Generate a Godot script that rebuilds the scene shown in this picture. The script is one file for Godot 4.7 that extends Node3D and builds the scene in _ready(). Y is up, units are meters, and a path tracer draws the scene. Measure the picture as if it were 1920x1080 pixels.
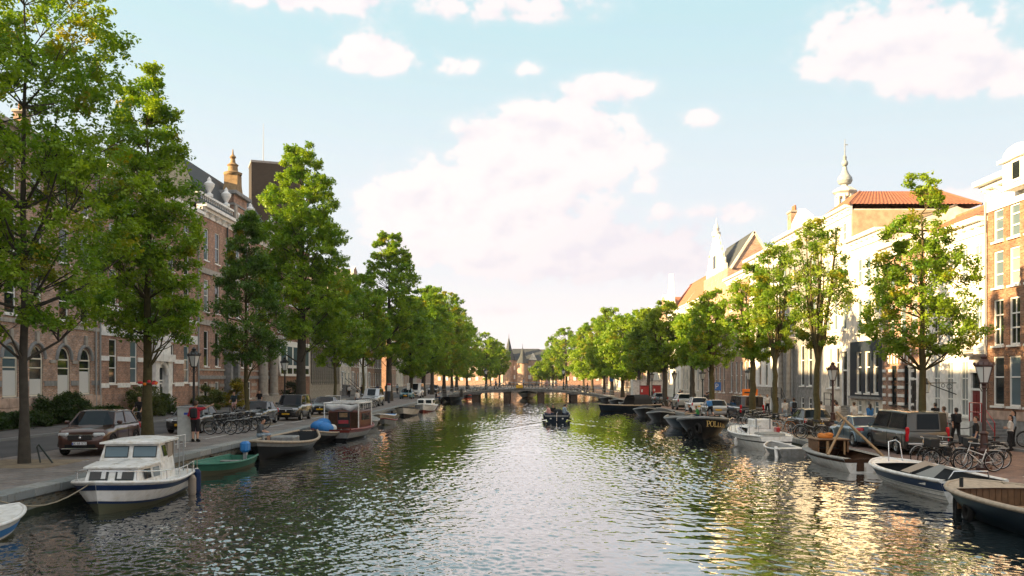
extends Node3D
# A canal between two tree-lined quays in low evening light. Units are metres, y is up, the view runs along -z.

const LEFT_EDGE := -13.17      # canal side of the left quay
const RIGHT_EDGE := 14.55      # canal side of the right quay
const LEFT_FRONT := -30.0      # house fronts on the left
const RIGHT_FRONT := 24.4      # house fronts on the right
const RIGHT_Y := -0.32         # the right quay lies a little lower
const WATER_Y := -0.70

var rng := RandomNumberGenerator.new()
var taken := {}
var mats := {}
var tex := {}
var cache := {}

func _ready():
	rng.seed = 7
	camera_sky_and_sun()
	make_textures()
	make_materials()
	build_water()
	build_quays()
	build_left_houses()
	build_right_houses()
	build_landmarks()
	build_bridge()
	build_trees()
	build_boats()
	build_vehicles()
	build_street()
	build_bicycles()
	build_people()

func camera_sky_and_sun():
	var cam := Camera3D.new()
	cam.name = "camera"
	cam.projection = Camera3D.PROJECTION_FRUSTUM
	cam.near = 0.5
	cam.far = 2000.0
	cam.size = 0.5 * 1080.0 / 1750.0
	cam.frustum_offset = Vector2(-26.0, 169.0) / 1750.0 * 0.5
	cam.position = Vector3(0, 2.95, 0)
	add_child(cam)
	cam.current = true
	var env := Environment.new()
	env.background_mode = Environment.BG_SKY
	env.tonemap_mode = Environment.TONE_MAPPER_LINEAR
	env.tonemap_exposure = 5.0
	env.fog_enabled = true
	env.fog_density = 0.00012
	env.fog_light_color = Color(1.0, 0.95, 0.94)
	env.sdfgi_enabled = true
	env.ssao_enabled = true
	env.ssil_enabled = true
	var sky := Sky.new()
	var pano := PanoramaSkyMaterial.new()
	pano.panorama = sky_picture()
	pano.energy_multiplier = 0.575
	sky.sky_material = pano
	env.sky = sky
	var we := WorldEnvironment.new()
	we.name = "world_environment"
	we.environment = env
	add_child(we)
	var sun := DirectionalLight3D.new()
	sun.name = "sun"
	sun.light_energy = 1.28
	sun.light_color = Color(1.0, 0.85, 0.62)
	sun.light_angular_distance = 0.5
	sun.shadow_enabled = true
	add_child(sun)
	var to_sun := Vector3(-0.94, 0.25, 0.34).normalized()
	sun.look_at_from_position(Vector3.ZERO, -to_sun, Vector3.UP)

# the sky: pale blue above, milky pink towards the horizon, evening cumulus, with denser cloud added out of view; columns run round the horizon, the first one along -z
func sky_picture() -> ImageTexture:
	var w := 4096
	var h := 2048
	var puff := FastNoiseLite.new()
	puff.seed = 11
	puff.noise_type = FastNoiseLite.TYPE_SIMPLEX_SMOOTH
	puff.frequency = 0.11
	puff.fractal_octaves = 5
	puff.fractal_gain = 0.55
	var wide := FastNoiseLite.new()
	wide.seed = 5
	wide.noise_type = FastNoiseLite.TYPE_SIMPLEX_SMOOTH
	wide.frequency = 0.028
	wide.fractal_octaves = 4
	# cumulus in degrees: azimuth, height, half width, half height, thickness, shade
	var clouds := [
		[-3.0, 9.6, 6.0, 2.6, 1.25, 0.0], [-6.5, 10.2, 3.4, 2.3, 1.0, 0.0], [0.5, 12.4, 5.0, 2.2, 1.3, 0.0], [2.6, 15.4, 3.4, 1.5, 1.15, 0.0], [-1.2, 14.3, 3.2, 1.6, 1.15, 0.0],
		[4.3, 13.2, 3.6, 1.5, 1.2, 0.0], [5.4, 7.6, 5.6, 2.2, 1.1, 0.75], [-1.0, 7.2, 6.5, 1.6, 0.8, 0.25], [9.2, 7.2, 3.0, 1.4, 0.8, 0.6],
		[-9.2, 18.8, 2.9, 1.2, 1.25, 0.0], [-14.2, 21.9, 5.6, 1.4, 1.3, 0.1], [-0.8, 21.6, 5.6, 1.3, 0.8, 0.2], [5.2, 17.2, 2.7, 0.9, 0.85, 0.0], [-4.2, 18.3, 1.9, 0.7, 0.6, 0.0], [0.2, 18.3, 1.0, 0.6, 0.7, 0.0],
		[22.0, 18.8, 5.4, 2.2, 1.35, 0.0], [24.0, 16.2, 3.3, 1.2, 1.15, 0.1], [18.8, 17.4, 2.6, 0.7, 0.9, 0.0], [27.5, 15.8, 1.7, 1.1, 1.1, 0.0],
		[10.5, 15.2, 1.3, 0.7, 1.0, 0.0], [12.3, 9.8, 2.0, 0.7, 0.85, 0.0], [24.6, 9.8, 1.9, 0.9, 1.1, 0.0], [8.2, 10.0, 0.8, 0.45, 0.8, 0.0], [7.4, 11.4, 0.8, 0.5, 0.8, 0.0], [-1.6, 4.2, 2.6, 0.5, 0.5, 0.7],
	]
	var img := Image.create(w, h, false, Image.FORMAT_RGB8)
	img.fill(Color(0.42, 0.42, 0.40))
	var y := 0
	while y < h / 2 + 8:
		var el := 90.0 - (y + 0.5) / h * 180.0
		var fine_row := el < 23.5
		var x := 0
		while x < w:
			var az := wrapf((x + 0.5) / w * 360.0, -180.0, 180.0)
			var fine := fine_row and absf(az) < 31.0
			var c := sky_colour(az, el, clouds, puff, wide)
			if fine:
				img.set_pixel(x, y, c)
				x += 1
			else:
				img.fill_rect(Rect2i(x, y, 8, 1 if fine_row else 8), c)
				x += 8
		y += 1 if fine_row else 8
	return ImageTexture.create_from_image(img)

func sky_colour(az: float, el: float, clouds: Array, puff: FastNoiseLite, wide: FastNoiseLite) -> Color:
	var e := clampf(el, 0.0, 90.0)
	var low := Color(0.78, 0.735, 0.75)
	var mid := Color(0.625, 0.685, 0.735)
	var high := Color(0.43, 0.625, 0.68)
	var top := Color(0.44, 0.60, 0.68)
	var c := low.lerp(mid, smoothstep(1.0, 10.0, e))
	c = c.lerp(high, smoothstep(9.0, 23.0, e))
	c = c.lerp(top, smoothstep(24.0, 75.0, e))
	var bump := puff.get_noise_2d(az * 2.2, el * 3.4)
	var thick := 0.0
	var shade := 0.0
	if absf(az) < 36.0 and el < 30.0:
		for k in clouds:
			var dx: float = (az - k[0]) / k[2]
			var dy: float = (el - k[1]) / k[3]
			if dy < 0.0:
				dy *= 1.25
			var q := dx * dx + dy * dy
			if q < 3.2:
				var t: float = k[4] * exp(-q * 1.15)
				thick += t
				shade += t * (k[5] + maxf(0.0, -dy) * 0.22)
	# out of view, denser cloud cover added to brighten the shaded street
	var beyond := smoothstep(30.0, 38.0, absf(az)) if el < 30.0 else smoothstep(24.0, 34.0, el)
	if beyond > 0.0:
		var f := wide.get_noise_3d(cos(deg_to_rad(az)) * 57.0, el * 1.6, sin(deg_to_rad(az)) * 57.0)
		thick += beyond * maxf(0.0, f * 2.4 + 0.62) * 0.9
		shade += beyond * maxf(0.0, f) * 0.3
	if thick > 0.02:
		var fine := puff.get_noise_2d(az * 7.0 + 40.0, el * 9.0)
		var share := minf(1.0, thick * 1.8)
		var dense := thick * 1.15 + (bump * 0.95 + fine * 0.42) * share - 0.30
		var a := smoothstep(0.0, 0.45, dense)
		a = maxf(a, 0.30 * smoothstep(-0.22, 0.35, dense))
		var towards := puff.get_noise_2d((az - 0.7) * 2.2, (el + 0.8) * 3.4)
		var lit := clampf(0.90 + (bump - towards) * 1.2 + fine * 0.2, 0.0, 1.0)
		var s := clampf(shade / maxf(thick, 0.2) * 0.9 + (1.0 - lit) * 0.75, 0.0, 1.0)
		var white := Color(0.800, 0.752, 0.750).lerp(Color(0.660, 0.640, 0.695), s)
		c = c.lerp(white, a)
	# added glow round the low sun, left and behind, filling the shaded fronts
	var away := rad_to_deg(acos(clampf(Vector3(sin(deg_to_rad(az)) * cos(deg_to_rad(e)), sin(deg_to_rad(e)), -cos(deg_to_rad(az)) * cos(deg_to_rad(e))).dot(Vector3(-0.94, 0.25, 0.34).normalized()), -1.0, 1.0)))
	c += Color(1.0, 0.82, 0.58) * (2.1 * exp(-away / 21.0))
	return (Color(minf(c.r, 2.2), minf(c.g, 2.2), minf(c.b, 2.2)) * (1.0 / 2.2)).linear_to_srgb()

# ---------------------------------------------------------------- meshes
class Shape:
	var v := PackedVector3Array()
	var n := PackedVector3Array()
	func tri(a: Vector3, b: Vector3, c: Vector3):
		var m := (b - a).cross(c - a).normalized()
		v.append(a); v.append(c); v.append(b)
		n.append(m); n.append(m); n.append(m)
	func quad(a: Vector3, b: Vector3, c: Vector3, d: Vector3):
		tri(a, b, c)
		tri(a, c, d)
	func smooth_tri(a, b, c, na, nb, nc):
		v.append(a); v.append(c); v.append(b)
		n.append(na); n.append(nc); n.append(nb)
	func box(c: Vector3, s: Vector3, turn := Basis()):
		var x := turn.x * s.x * 0.5
		var y := turn.y * s.y * 0.5
		var z := turn.z * s.z * 0.5
		quad(c - x - y + z, c + x - y + z, c + x + y + z, c - x + y + z)
		quad(c + x - y - z, c - x - y - z, c - x + y - z, c + x + y - z)
		quad(c + x - y + z, c + x - y - z, c + x + y - z, c + x + y + z)
		quad(c - x - y - z, c - x - y + z, c - x + y + z, c - x + y - z)
		quad(c - x + y + z, c + x + y + z, c + x + y - z, c - x + y - z)
		quad(c - x - y - z, c + x - y - z, c + x - y + z, c - x - y + z)
		return self
	func span(x0: float, y0: float, z0: float, x1: float, y1: float, z1: float):
		return box(Vector3(x0 + x1, y0 + y1, z0 + z1) * 0.5, Vector3(absf(x1 - x0), absf(y1 - y0), absf(z1 - z0)))
	# a box with chamfered edges
	func soft(c: Vector3, s: Vector3, r: float, turn := Basis()):
		var p := [-0.5, 0.5]
		var h := s * 0.5
		var i := h - Vector3(r, r, r)
		var f := func(x: float, y: float, z: float) -> Vector3: return c + turn * Vector3(x, y, z)
		for s1 in [-1.0, 1.0]:
			for s2 in [-1.0, 1.0]:
				_oriented([f.call(s1 * h.x, s2 * i.y, -i.z), f.call(s1 * h.x, s2 * i.y, i.z), f.call(s1 * i.x, s2 * h.y, i.z), f.call(s1 * i.x, s2 * h.y, -i.z)], c)
				_oriented([f.call(s1 * h.x, -i.y, s2 * i.z), f.call(s1 * h.x, i.y, s2 * i.z), f.call(s1 * i.x, i.y, s2 * h.z), f.call(s1 * i.x, -i.y, s2 * h.z)], c)
				_oriented([f.call(-i.x, s1 * h.y, s2 * i.z), f.call(i.x, s1 * h.y, s2 * i.z), f.call(i.x, s1 * i.y, s2 * h.z), f.call(-i.x, s1 * i.y, s2 * h.z)], c)
				for s3 in [-1.0, 1.0]:
					_oriented([f.call(s1 * h.x, s2 * i.y, s3 * i.z), f.call(s1 * i.x, s2 * h.y, s3 * i.z), f.call(s1 * i.x, s2 * i.y, s3 * h.z)], c)
			_oriented([f.call(s1 * h.x, -i.y, -i.z), f.call(s1 * h.x, i.y, -i.z), f.call(s1 * h.x, i.y, i.z), f.call(s1 * h.x, -i.y, i.z)], c)
			_oriented([f.call(-i.x, s1 * h.y, -i.z), f.call(i.x, s1 * h.y, -i.z), f.call(i.x, s1 * h.y, i.z), f.call(-i.x, s1 * h.y, i.z)], c)
			_oriented([f.call(-i.x, -i.y, s1 * h.z), f.call(i.x, -i.y, s1 * h.z), f.call(i.x, i.y, s1 * h.z), f.call(-i.x, i.y, s1 * h.z)], c)
		return self
	func _oriented(p: Array, c: Vector3):
		var m: Vector3 = (p[1] - p[0]).cross(p[2] - p[0])
		var k := p.size()
		var flip: bool = m.dot(p[0] - c) < 0.0
		for j in range(1, k - 1):
			if flip: tri(p[0], p[j + 1], p[j])
			else: tri(p[0], p[j], p[j + 1])
	# a tube through points, with a radius at each
	func tube(pts: Array, radii, seg := 6, closed := false):
		var rings := []
		var norms := []
		var count := pts.size()
		var side := Vector3.ZERO
		for i in count:
			var d: Vector3
			if closed: d = pts[(i + 1) % count] - pts[(i - 1 + count) % count]
			else: d = pts[mini(i + 1, count - 1)] - pts[maxi(i - 1, 0)]
			d = d.normalized()
			if side == Vector3.ZERO:
				side = d.cross(Vector3.UP if absf(d.y) < 0.9 else Vector3.RIGHT).normalized()
			side = (side - d * side.dot(d)).normalized()
			var other := d.cross(side)
			var r: float = radii[i] if radii is Array else radii
			var ring := []
			var nn := []
			for k in seg:
				var a := TAU * k / seg
				var o := side * cos(a) + other * sin(a)
				ring.append(pts[i] + o * r)
				nn.append(o)
			rings.append(ring)
			norms.append(nn)
		for i in (count if closed else count - 1):
			var j := (i + 1) % count
			for k in seg:
				var l := (k + 1) % seg
				smooth_tri(rings[i][k], rings[i][l], rings[j][l], norms[i][k], norms[i][l], norms[j][l])
				smooth_tri(rings[i][k], rings[j][l], rings[j][k], norms[i][k], norms[j][l], norms[j][k])
		if not closed:
			for k in range(1, seg - 1):
				tri(rings[0][0], rings[0][k + 1], rings[0][k])
				tri(rings[count - 1][0], rings[count - 1][k], rings[count - 1][k + 1])
		return self
	func rod(a: Vector3, b: Vector3, r: float, seg := 6, r2 := -1.0):
		return tube([a, b], [r, r if r2 < 0.0 else r2], seg)
	func ring(c: Vector3, axis: Vector3, r: float, thick: float, seg := 20, sides := 5):
		var x := axis.cross(Vector3.UP if absf(axis.y) < 0.9 else Vector3.RIGHT).normalized()
		var y := axis.cross(x).normalized()
		var pts := []
		for k in seg:
			var a := TAU * k / seg
			pts.append(c + (x * cos(a) + y * sin(a)) * r)
		return tube(pts, thick, sides, true)
	# profile of (radius, height) turned about the y axis
	func lathe(profile: Array, seg := 12, at := Vector3.ZERO, flat := false, start := 0.0):
		for i in profile.size() - 1:
			var p: Vector2 = profile[i]
			var q: Vector2 = profile[i + 1]
			var t := Vector2(q.y - p.y, p.x - q.x).normalized()
			for k in seg:
				var a := TAU * k / seg + start
				var b := TAU * (k + 1) / seg + start
				var ca := Vector3(cos(a), 0, sin(a))
				var cb := Vector3(cos(b), 0, sin(b))
				var p0 := at + ca * p.x + Vector3(0, p.y, 0)
				var p1 := at + cb * p.x + Vector3(0, p.y, 0)
				var q0 := at + ca * q.x + Vector3(0, q.y, 0)
				var q1 := at + cb * q.x + Vector3(0, q.y, 0)
				if flat:
					quad(p0, q0, q1, p1)
				else:
					var na := ca * t.x + Vector3(0, t.y, 0)
					var nb := cb * t.x + Vector3(0, t.y, 0)
					smooth_tri(p0, q0, q1, na, na, nb)
					smooth_tri(p0, q1, p1, na, nb, nb)
		return self
	# a surface through rows of points; smooth unless told otherwise
	func sheet(rows: Array, around := false, flip := false, flat := false):
		var a := rows.size()
		var b: int = rows[0].size()
		var nn := []
		if not flat:
			for i in a:
				var line := []
				for j in b:
					var du: Vector3 = rows[mini(i + 1, a - 1)][j] - rows[maxi(i - 1, 0)][j]
					var dv: Vector3
					if around: dv = rows[i][(j + 1) % b] - rows[i][(j - 1 + b) % b]
					else: dv = rows[i][mini(j + 1, b - 1)] - rows[i][maxi(j - 1, 0)]
					var m := du.cross(dv)
					if m.length() < 1e-9:
						m = Vector3.UP
					m = m.normalized()
					line.append(-m if flip else m)
				nn.append(line)
		for i in a - 1:
			for j in (b if around else b - 1):
				var k := (j + 1) % b
				var p: Vector3 = rows[i][j]
				var q: Vector3 = rows[i + 1][j]
				var r: Vector3 = rows[i + 1][k]
				var s: Vector3 = rows[i][k]
				if flat:
					if flip: quad(p, s, r, q)
					else: quad(p, q, r, s)
				elif flip:
					smooth_tri(p, s, r, nn[i][j], nn[i][k], nn[i + 1][k])
					smooth_tri(p, r, q, nn[i][j], nn[i + 1][k], nn[i + 1][j])
				else:
					smooth_tri(p, q, r, nn[i][j], nn[i + 1][j], nn[i + 1][k])
					smooth_tri(p, r, s, nn[i][j], nn[i + 1][k], nn[i][k])
		return self
	# a flat outline in x and y (counter-clockwise), given depth from z0 (back) to z1 (front)
	func plate(outline: Array, z0: float, z1: float):
		var poly := PackedVector2Array(outline)
		if Geometry2D.is_polygon_clockwise(poly):
			poly.reverse()
		var t := Geometry2D.triangulate_polygon(poly)
		for i in range(0, t.size(), 3):
			var a := poly[t[i]]
			var b := poly[t[i + 1]]
			var c := poly[t[i + 2]]
			if (b - a).cross(c - a) < 0.0:
				var s := b; b = c; c = s
			tri(Vector3(a.x, a.y, z1), Vector3(b.x, b.y, z1), Vector3(c.x, c.y, z1))
			tri(Vector3(a.x, a.y, z0), Vector3(c.x, c.y, z0), Vector3(b.x, b.y, z0))
		var k := poly.size()
		for i in k:
			var a := poly[i]
			var b := poly[(i + 1) % k]
			quad(Vector3(a.x, a.y, z1), Vector3(a.x, a.y, z0), Vector3(b.x, b.y, z0), Vector3(b.x, b.y, z1))
		return self
	func ball(c: Vector3, r: Vector3, seg := 10, rings := 6):
		for i in rings:
			var t0 := PI * i / rings - PI / 2
			var t1 := PI * (i + 1) / rings - PI / 2
			for k in seg:
				var a := TAU * k / seg
				var b := TAU * (k + 1) / seg
				var p := [Vector3(cos(t0) * cos(a), sin(t0), cos(t0) * sin(a)), Vector3(cos(t1) * cos(a), sin(t1), cos(t1) * sin(a)), Vector3(cos(t1) * cos(b), sin(t1), cos(t1) * sin(b)), Vector3(cos(t0) * cos(b), sin(t0), cos(t0) * sin(b))]
				smooth_tri(c + p[0] * r, c + p[1] * r, c + p[2] * r, p[0], p[1], p[2])
				smooth_tri(c + p[0] * r, c + p[2] * r, c + p[3] * r, p[0], p[2], p[3])
		return self
	# a thin flat pane seen from both sides
	func quad2(a: Vector3, b: Vector3, c: Vector3, d: Vector3):
		var m := (b - a).cross(c - a).normalized() * 0.012
		quad(a + m, b + m, c + m, d + m)
		quad(a - m, d - m, c - m, b - m)
		return self
	func moved(t: Transform3D, from := 0):
		for i in range(from, v.size()):
			v[i] = t * v[i]
			n[i] = (t.basis * n[i]).normalized()
		return self
	func add(o: Shape, t := Transform3D()):
		for i in o.v.size():
			v.append(t * o.v[i])
			n.append((t.basis * o.n[i]).normalized())
		return self
	func mesh() -> ArrayMesh:
		var a := []
		a.resize(Mesh.ARRAY_MAX)
		a[Mesh.ARRAY_VERTEX] = v
		a[Mesh.ARRAY_NORMAL] = n
		var m := ArrayMesh.new()
		m.add_surface_from_arrays(Mesh.PRIMITIVE_TRIANGLES, a)
		return m

# ---------------------------------------------------------------- nodes
func numbered(called: String) -> String:
	var k: int = taken.get(called, 0)
	taken[called] = k + 1
	return called if k == 0 else "%s_%03d" % [called, k]

func tag(o: Node3D, label: String, category: String, group := ""):
	o.set_meta("label", label)
	o.set_meta("category", category)
	if group != "":
		o.set_meta("group", group)

func thing(called: String, label: String, category: String, at := Vector3.ZERO, turn := 0.0, group := "") -> Node3D:
	var o := Node3D.new()
	o.name = numbered(called)
	o.position = at
	o.rotation.y = turn
	add_child(o)
	tag(o, label, category, group)
	return o

func part(parent: Node, called: String, shape, m: Material, at := Vector3.ZERO, turn := 0.0) -> MeshInstance3D:
	var o := MeshInstance3D.new()
	o.name = called
	o.mesh = shape.mesh() if shape is Shape else shape
	o.material_override = m
	o.position = at
	o.rotation.y = turn
	parent.add_child(o, true)
	return o

func structure(called: String, shape, m: Material, parent: Node = null) -> MeshInstance3D:
	var o := part(parent if parent else self, numbered(called) if parent == null else called, shape, m)
	if parent == null:
		o.set_meta("kind", "structure")
	return o

func shape() -> Shape:
	return Shape.new()

func kept(key: String, make: Callable) -> Mesh:
	if not cache.has(key):
		cache[key] = make.call().mesh()
	return cache[key]

# ---------------------------------------------------------------- textures and materials
func noise_texture(key: String, size: int, freq: float, octaves: int, low: float, high: float, seed_: int) -> ImageTexture:
	var f := FastNoiseLite.new()
	f.seed = seed_
	f.frequency = freq
	f.noise_type = FastNoiseLite.TYPE_SIMPLEX_SMOOTH
	f.fractal_octaves = octaves
	var im := f.get_seamless_image(size, size)
	var data := im.get_data()
	var out := PackedByteArray()
	out.resize(size * size * 3)
	for i in size * size:
		var g := int(clampf(lerpf(low, high, data[i] / 255.0), 0.0, 1.0) * 255.0)
		out[i * 3] = g; out[i * 3 + 1] = g; out[i * 3 + 2] = g
	tex[key] = ImageTexture.create_from_image(Image.create_from_data(size, size, false, Image.FORMAT_RGB8, out))
	return tex[key]

# a bond of small bricks: tone, and relief. The picture is one metre high and one wide.
func brick_textures():
	var s := 512
	var tone := Image.create(s, s, false, Image.FORMAT_RGB8)
	var relief := Image.create(s, s, false, Image.FORMAT_RGB8)
	tone.fill(Color(0.98, 0.95, 0.9))
	relief.fill(Color(0.2, 0.2, 0.2))
	var r := RandomNumberGenerator.new()
	r.seed = 3
	var courses := 16
	var ch := s / courses
	for i in courses:
		var x := 0
		var off := (i % 2) * 26 + (i % 3) * 9
		while x < s:
			var bw := 100 if (x / 100) % 3 != 2 else 56
			if x + bw > s - 20:
				bw = s - x
			var t := r.randf_range(0.62, 0.94)
			var warm := r.randf_range(-0.05, 0.06)
			for part_ in [0, -s]:
				tone.fill_rect(Rect2i(x + off + part_ + 3, i * ch + 3, bw - 6, ch - 6), Color(t + warm, t, t - warm))
				relief.fill_rect(Rect2i(x + off + part_ + 3, i * ch + 3, bw - 6, ch - 6), Color(0.8, 0.8, 0.8) * r.randf_range(0.85, 1.1))
			x += bw
	tex["brick"] = ImageTexture.create_from_image(tone)
	tex["brick_relief"] = ImageTexture.create_from_image(relief)

func make_textures():
	noise_texture("fine", 512, 0.06, 4, 0.84, 1.08, 1)
	noise_texture("coarse", 512, 0.012, 5, 0.80, 1.10, 2)
	noise_texture("speck", 512, 0.18, 3, 0.66, 1.2, 4)
	noise_texture("soft", 256, 0.02, 3, 0.88, 1.04, 6)
	brick_textures()
	# weathering: scattered brownish blotches on a clean ground
	var im: Image = tex["coarse"].get_image()
	var gr := Image.create(512, 512, false, Image.FORMAT_RGB8)
	for y in 512:
		for x in 512:
			var v := im.get_pixel(x, y).r
			gr.set_pixel(x, y, Color(0.84, 0.81, 0.74).lerp(Color(1, 1, 1), smoothstep(0.80, 0.93, v)))
	tex["grime"] = ImageTexture.create_from_image(gr)

func m(key: String, r: float, g: float, b: float, rough := 0.8, texture := "", scale := 1.0, over := "", over_scale := 0.1) -> StandardMaterial3D:
	var k := StandardMaterial3D.new()
	k.resource_name = key
	k.albedo_color = Color(r, g, b).linear_to_srgb()
	k.roughness = rough
	if texture != "":
		k.albedo_texture = tex[texture]
		k.uv1_triplanar = true
		k.uv1_world_triplanar = true
		k.uv1_scale = Vector3.ONE * scale
	if over != "":
		k.detail_enabled = true
		k.detail_blend_mode = BaseMaterial3D.BLEND_MODE_MUL
		k.detail_albedo = tex[over]
		k.detail_uv_layer = BaseMaterial3D.DETAIL_UV_2
		k.uv2_triplanar = true
		k.uv2_world_triplanar = true
		k.uv2_scale = Vector3.ONE * over_scale
	mats[key] = k
	return k

func brick(key: String, r: float, g: float, b: float):
	var k := m(key, r, g, b, 0.85, "brick", 1.0, "coarse", 0.13)
	k.heightmap_enabled = true
	k.heightmap_texture = tex["brick_relief"]
	k.heightmap_scale = 0.8

func coat(key: String, r: float, g: float, b: float, rough := 0.35, metal := 0.0):
	var k := m(key, r, g, b, rough)
	k.metallic = metal
	k.clearcoat_enabled = true
	k.clearcoat = 1.0
	k.clearcoat_roughness = 0.04

func metal(key: String, r: float, g: float, b: float, rough := 0.35):
	var k := m(key, r, g, b, rough)
	k.metallic = 0.9

func glass(key: String, r: float, g: float, b: float, spec := 0.48):
	var k := m(key, r, g, b, 0.04)
	k.metallic_specular = spec

func make_materials():
	brick("brick_red", 0.58, 0.37, 0.29)
	brick("brick_brown", 0.54, 0.38, 0.30)
	brick("brick_ochre", 0.42, 0.245, 0.165)
	brick("brick_dark", 0.16, 0.115, 0.09)
	brick("brick_pink", 0.66, 0.47, 0.38)
	brick("brick_tower", 0.036, 0.031, 0.028)
	brick("quay_brick", 0.38, 0.34, 0.26)
	m("white", 0.86, 0.85, 0.83, 0.7, "soft", 0.35)
	m("cream", 0.80, 0.74, 0.65, 0.75, "soft", 0.35, "coarse", 0.08)
	m("tan_plaster", 0.52, 0.40, 0.27, 0.85, "coarse", 0.2, "fine", 0.6)
	m("stone", 0.46, 0.42, 0.37, 0.8, "coarse", 0.3, "fine", 0.9)
	m("stone_grey", 0.30, 0.30, 0.30, 0.8, "coarse", 0.3, "fine", 0.9)
	m("sandstone", 0.30, 0.20, 0.10, 0.85, "coarse", 0.3, "fine", 0.9)
	m("stone_pink", 0.58, 0.42, 0.34, 0.8, "coarse", 0.25, "fine", 0.8)
	m("concrete", 0.44, 0.40, 0.33, 0.85, "coarse", 0.3, "fine", 0.9)
	m("navy", 0.022, 0.032, 0.05, 0.45, "soft", 0.5)
	m("frame_white", 0.82, 0.81, 0.78, 0.5)
	m("frame_cream", 0.70, 0.66, 0.56, 0.5)
	m("frame_dark", 0.018, 0.028, 0.03, 0.4)
	m("door_red", 0.16, 0.012, 0.014, 0.35)
	m("door_green", 0.012, 0.03, 0.022, 0.35)
	m("door_black", 0.012, 0.013, 0.014, 0.35)
	glass("pane_dark", 0.012, 0.018, 0.020)
	glass("pane_pale", 0.24, 0.27, 0.275)
	glass("pane_blue", 0.10, 0.15, 0.18)
	m("tile_red", 0.40, 0.155, 0.085, 0.75, "coarse", 0.4, "fine", 1.0)
	m("tile_dark", 0.10, 0.085, 0.075, 0.7, "coarse", 0.4, "fine", 1.0)
	m("slate", 0.060, 0.075, 0.085, 0.8, "coarse", 0.4, "speck", 0.7)
	m("lead", 0.20, 0.23, 0.25, 0.6, "coarse", 0.4)
	m("verdigris", 0.32, 0.36, 0.36, 0.6, "coarse", 0.4)
	m("asphalt", 0.085, 0.085, 0.088, 0.85, "fine", 0.8, "coarse", 0.06)
	m("clinker", 0.300, 0.205, 0.175, 0.85, "brick", 1.0, "coarse", 0.08)
	m("paving", 0.320, 0.285, 0.270, 0.85, "brick", 1.0, "coarse", 0.08)
	m("pavement_stone", 0.15, 0.14, 0.135, 0.85, "fine", 1.0, "coarse", 0.08)
	m("gravel", 0.30, 0.23, 0.15, 0.95, "speck", 1.6, "coarse", 0.2)
	m("coping", 0.24, 0.255, 0.25, 0.75, "grime", 0.5, "speck", 1.2)
	m("coping_pale", 0.33, 0.33, 0.31, 0.75, "grime", 0.6, "speck", 1.2)
	m("algae", 0.045, 0.055, 0.022, 0.7, "speck", 1.5, "coarse", 0.5)
	m("kerb", 0.22, 0.23, 0.235, 0.8, "fine", 1.0)
	m("line_white", 0.50, 0.50, 0.48, 0.8, "speck", 1.0)
	m("bark", 0.075, 0.065, 0.050, 0.95, "speck", 0.8, "coarse", 0.5)
	m("bark_moss", 0.105, 0.090, 0.035, 0.95, "speck", 0.8, "coarse", 0.5)
	m("iron", 0.012, 0.014, 0.014, 0.45)
	m("iron_green", 0.016, 0.024, 0.020, 0.45)
	m("lamp_brown", 0.055, 0.022, 0.018, 0.5)
	m("rubber", 0.014, 0.014, 0.014, 0.8)
	metal("chrome", 0.72, 0.73, 0.74, 0.18)
	metal("alloy", 0.50, 0.51, 0.52, 0.3)
	m("steel_grey", 0.30, 0.31, 0.31, 0.45)
	m("plate_yellow", 0.75, 0.42, 0.01, 0.5)
	m("plate_white", 0.75, 0.76, 0.78, 0.5)
	m("plate_blue", 0.02, 0.07, 0.40, 0.5)
	m("print_black", 0.015, 0.015, 0.015, 0.6)
	glass("lamp_clear", 0.55, 0.57, 0.58)
	glass("lamp_red", 0.45, 0.012, 0.02)
	glass("car_glass", 0.006, 0.010, 0.014, 0.30)
	coat("paint_bronze", 0.055, 0.017, 0.010, 0.4, 0.45)
	coat("paint_black", 0.010, 0.011, 0.012)
	coat("paint_nightblue", 0.010, 0.018, 0.030)
	coat("paint_grey", 0.14, 0.16, 0.17, 0.35, 0.5)
	coat("paint_silver", 0.40, 0.42, 0.43, 0.35, 0.6)
	coat("paint_steelblue", 0.10, 0.16, 0.20, 0.35, 0.5)
	coat("paint_olive", 0.050, 0.053, 0.047, 0.35, 0.4)
	coat("paint_white", 0.72, 0.72, 0.71)
	coat("paint_teal", 0.03, 0.14, 0.17, 0.35, 0.3)
	coat("paint_red", 0.36, 0.016, 0.016)
	m("boat_white", 0.80, 0.79, 0.76, 0.4, "soft", 0.6, "grime", 0.45)
	m("boat_grey", 0.28, 0.29, 0.29, 0.5, "coarse", 0.6, "grime", 0.7)
	m("boat_black", 0.012, 0.013, 0.014, 0.4, "coarse", 0.6)
	m("boat_navy", 0.010, 0.022, 0.038, 0.35, "coarse", 0.6)
	m("boat_bluestripe", 0.012, 0.030, 0.085, 0.4)
	m("boat_green", 0.030, 0.17, 0.11, 0.6, "coarse", 0.6)
	m("boat_red", 0.20, 0.03, 0.02, 0.5, "coarse", 0.6)
	m("boat_orange", 0.75, 0.085, 0.02, 0.5)
	m("antifoul", 0.10, 0.105, 0.06, 0.8, "speck", 0.8)
	m("deck_tan", 0.42, 0.34, 0.25, 0.7, "coarse", 0.8)
	m("deck_grey", 0.30, 0.30, 0.28, 0.7, "coarse", 0.8)
	m("wood", 0.20, 0.105, 0.048, 0.6, "coarse", 0.7, "fine", 2.0)
	m("gold_paint", 0.55, 0.40, 0.14, 0.5)
	m("wood_dark", 0.075, 0.038, 0.020, 0.6, "coarse", 0.7, "fine", 2.0)
	m("wood_pale", 0.40, 0.26, 0.13, 0.6, "coarse", 0.7, "fine", 2.0)
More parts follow.
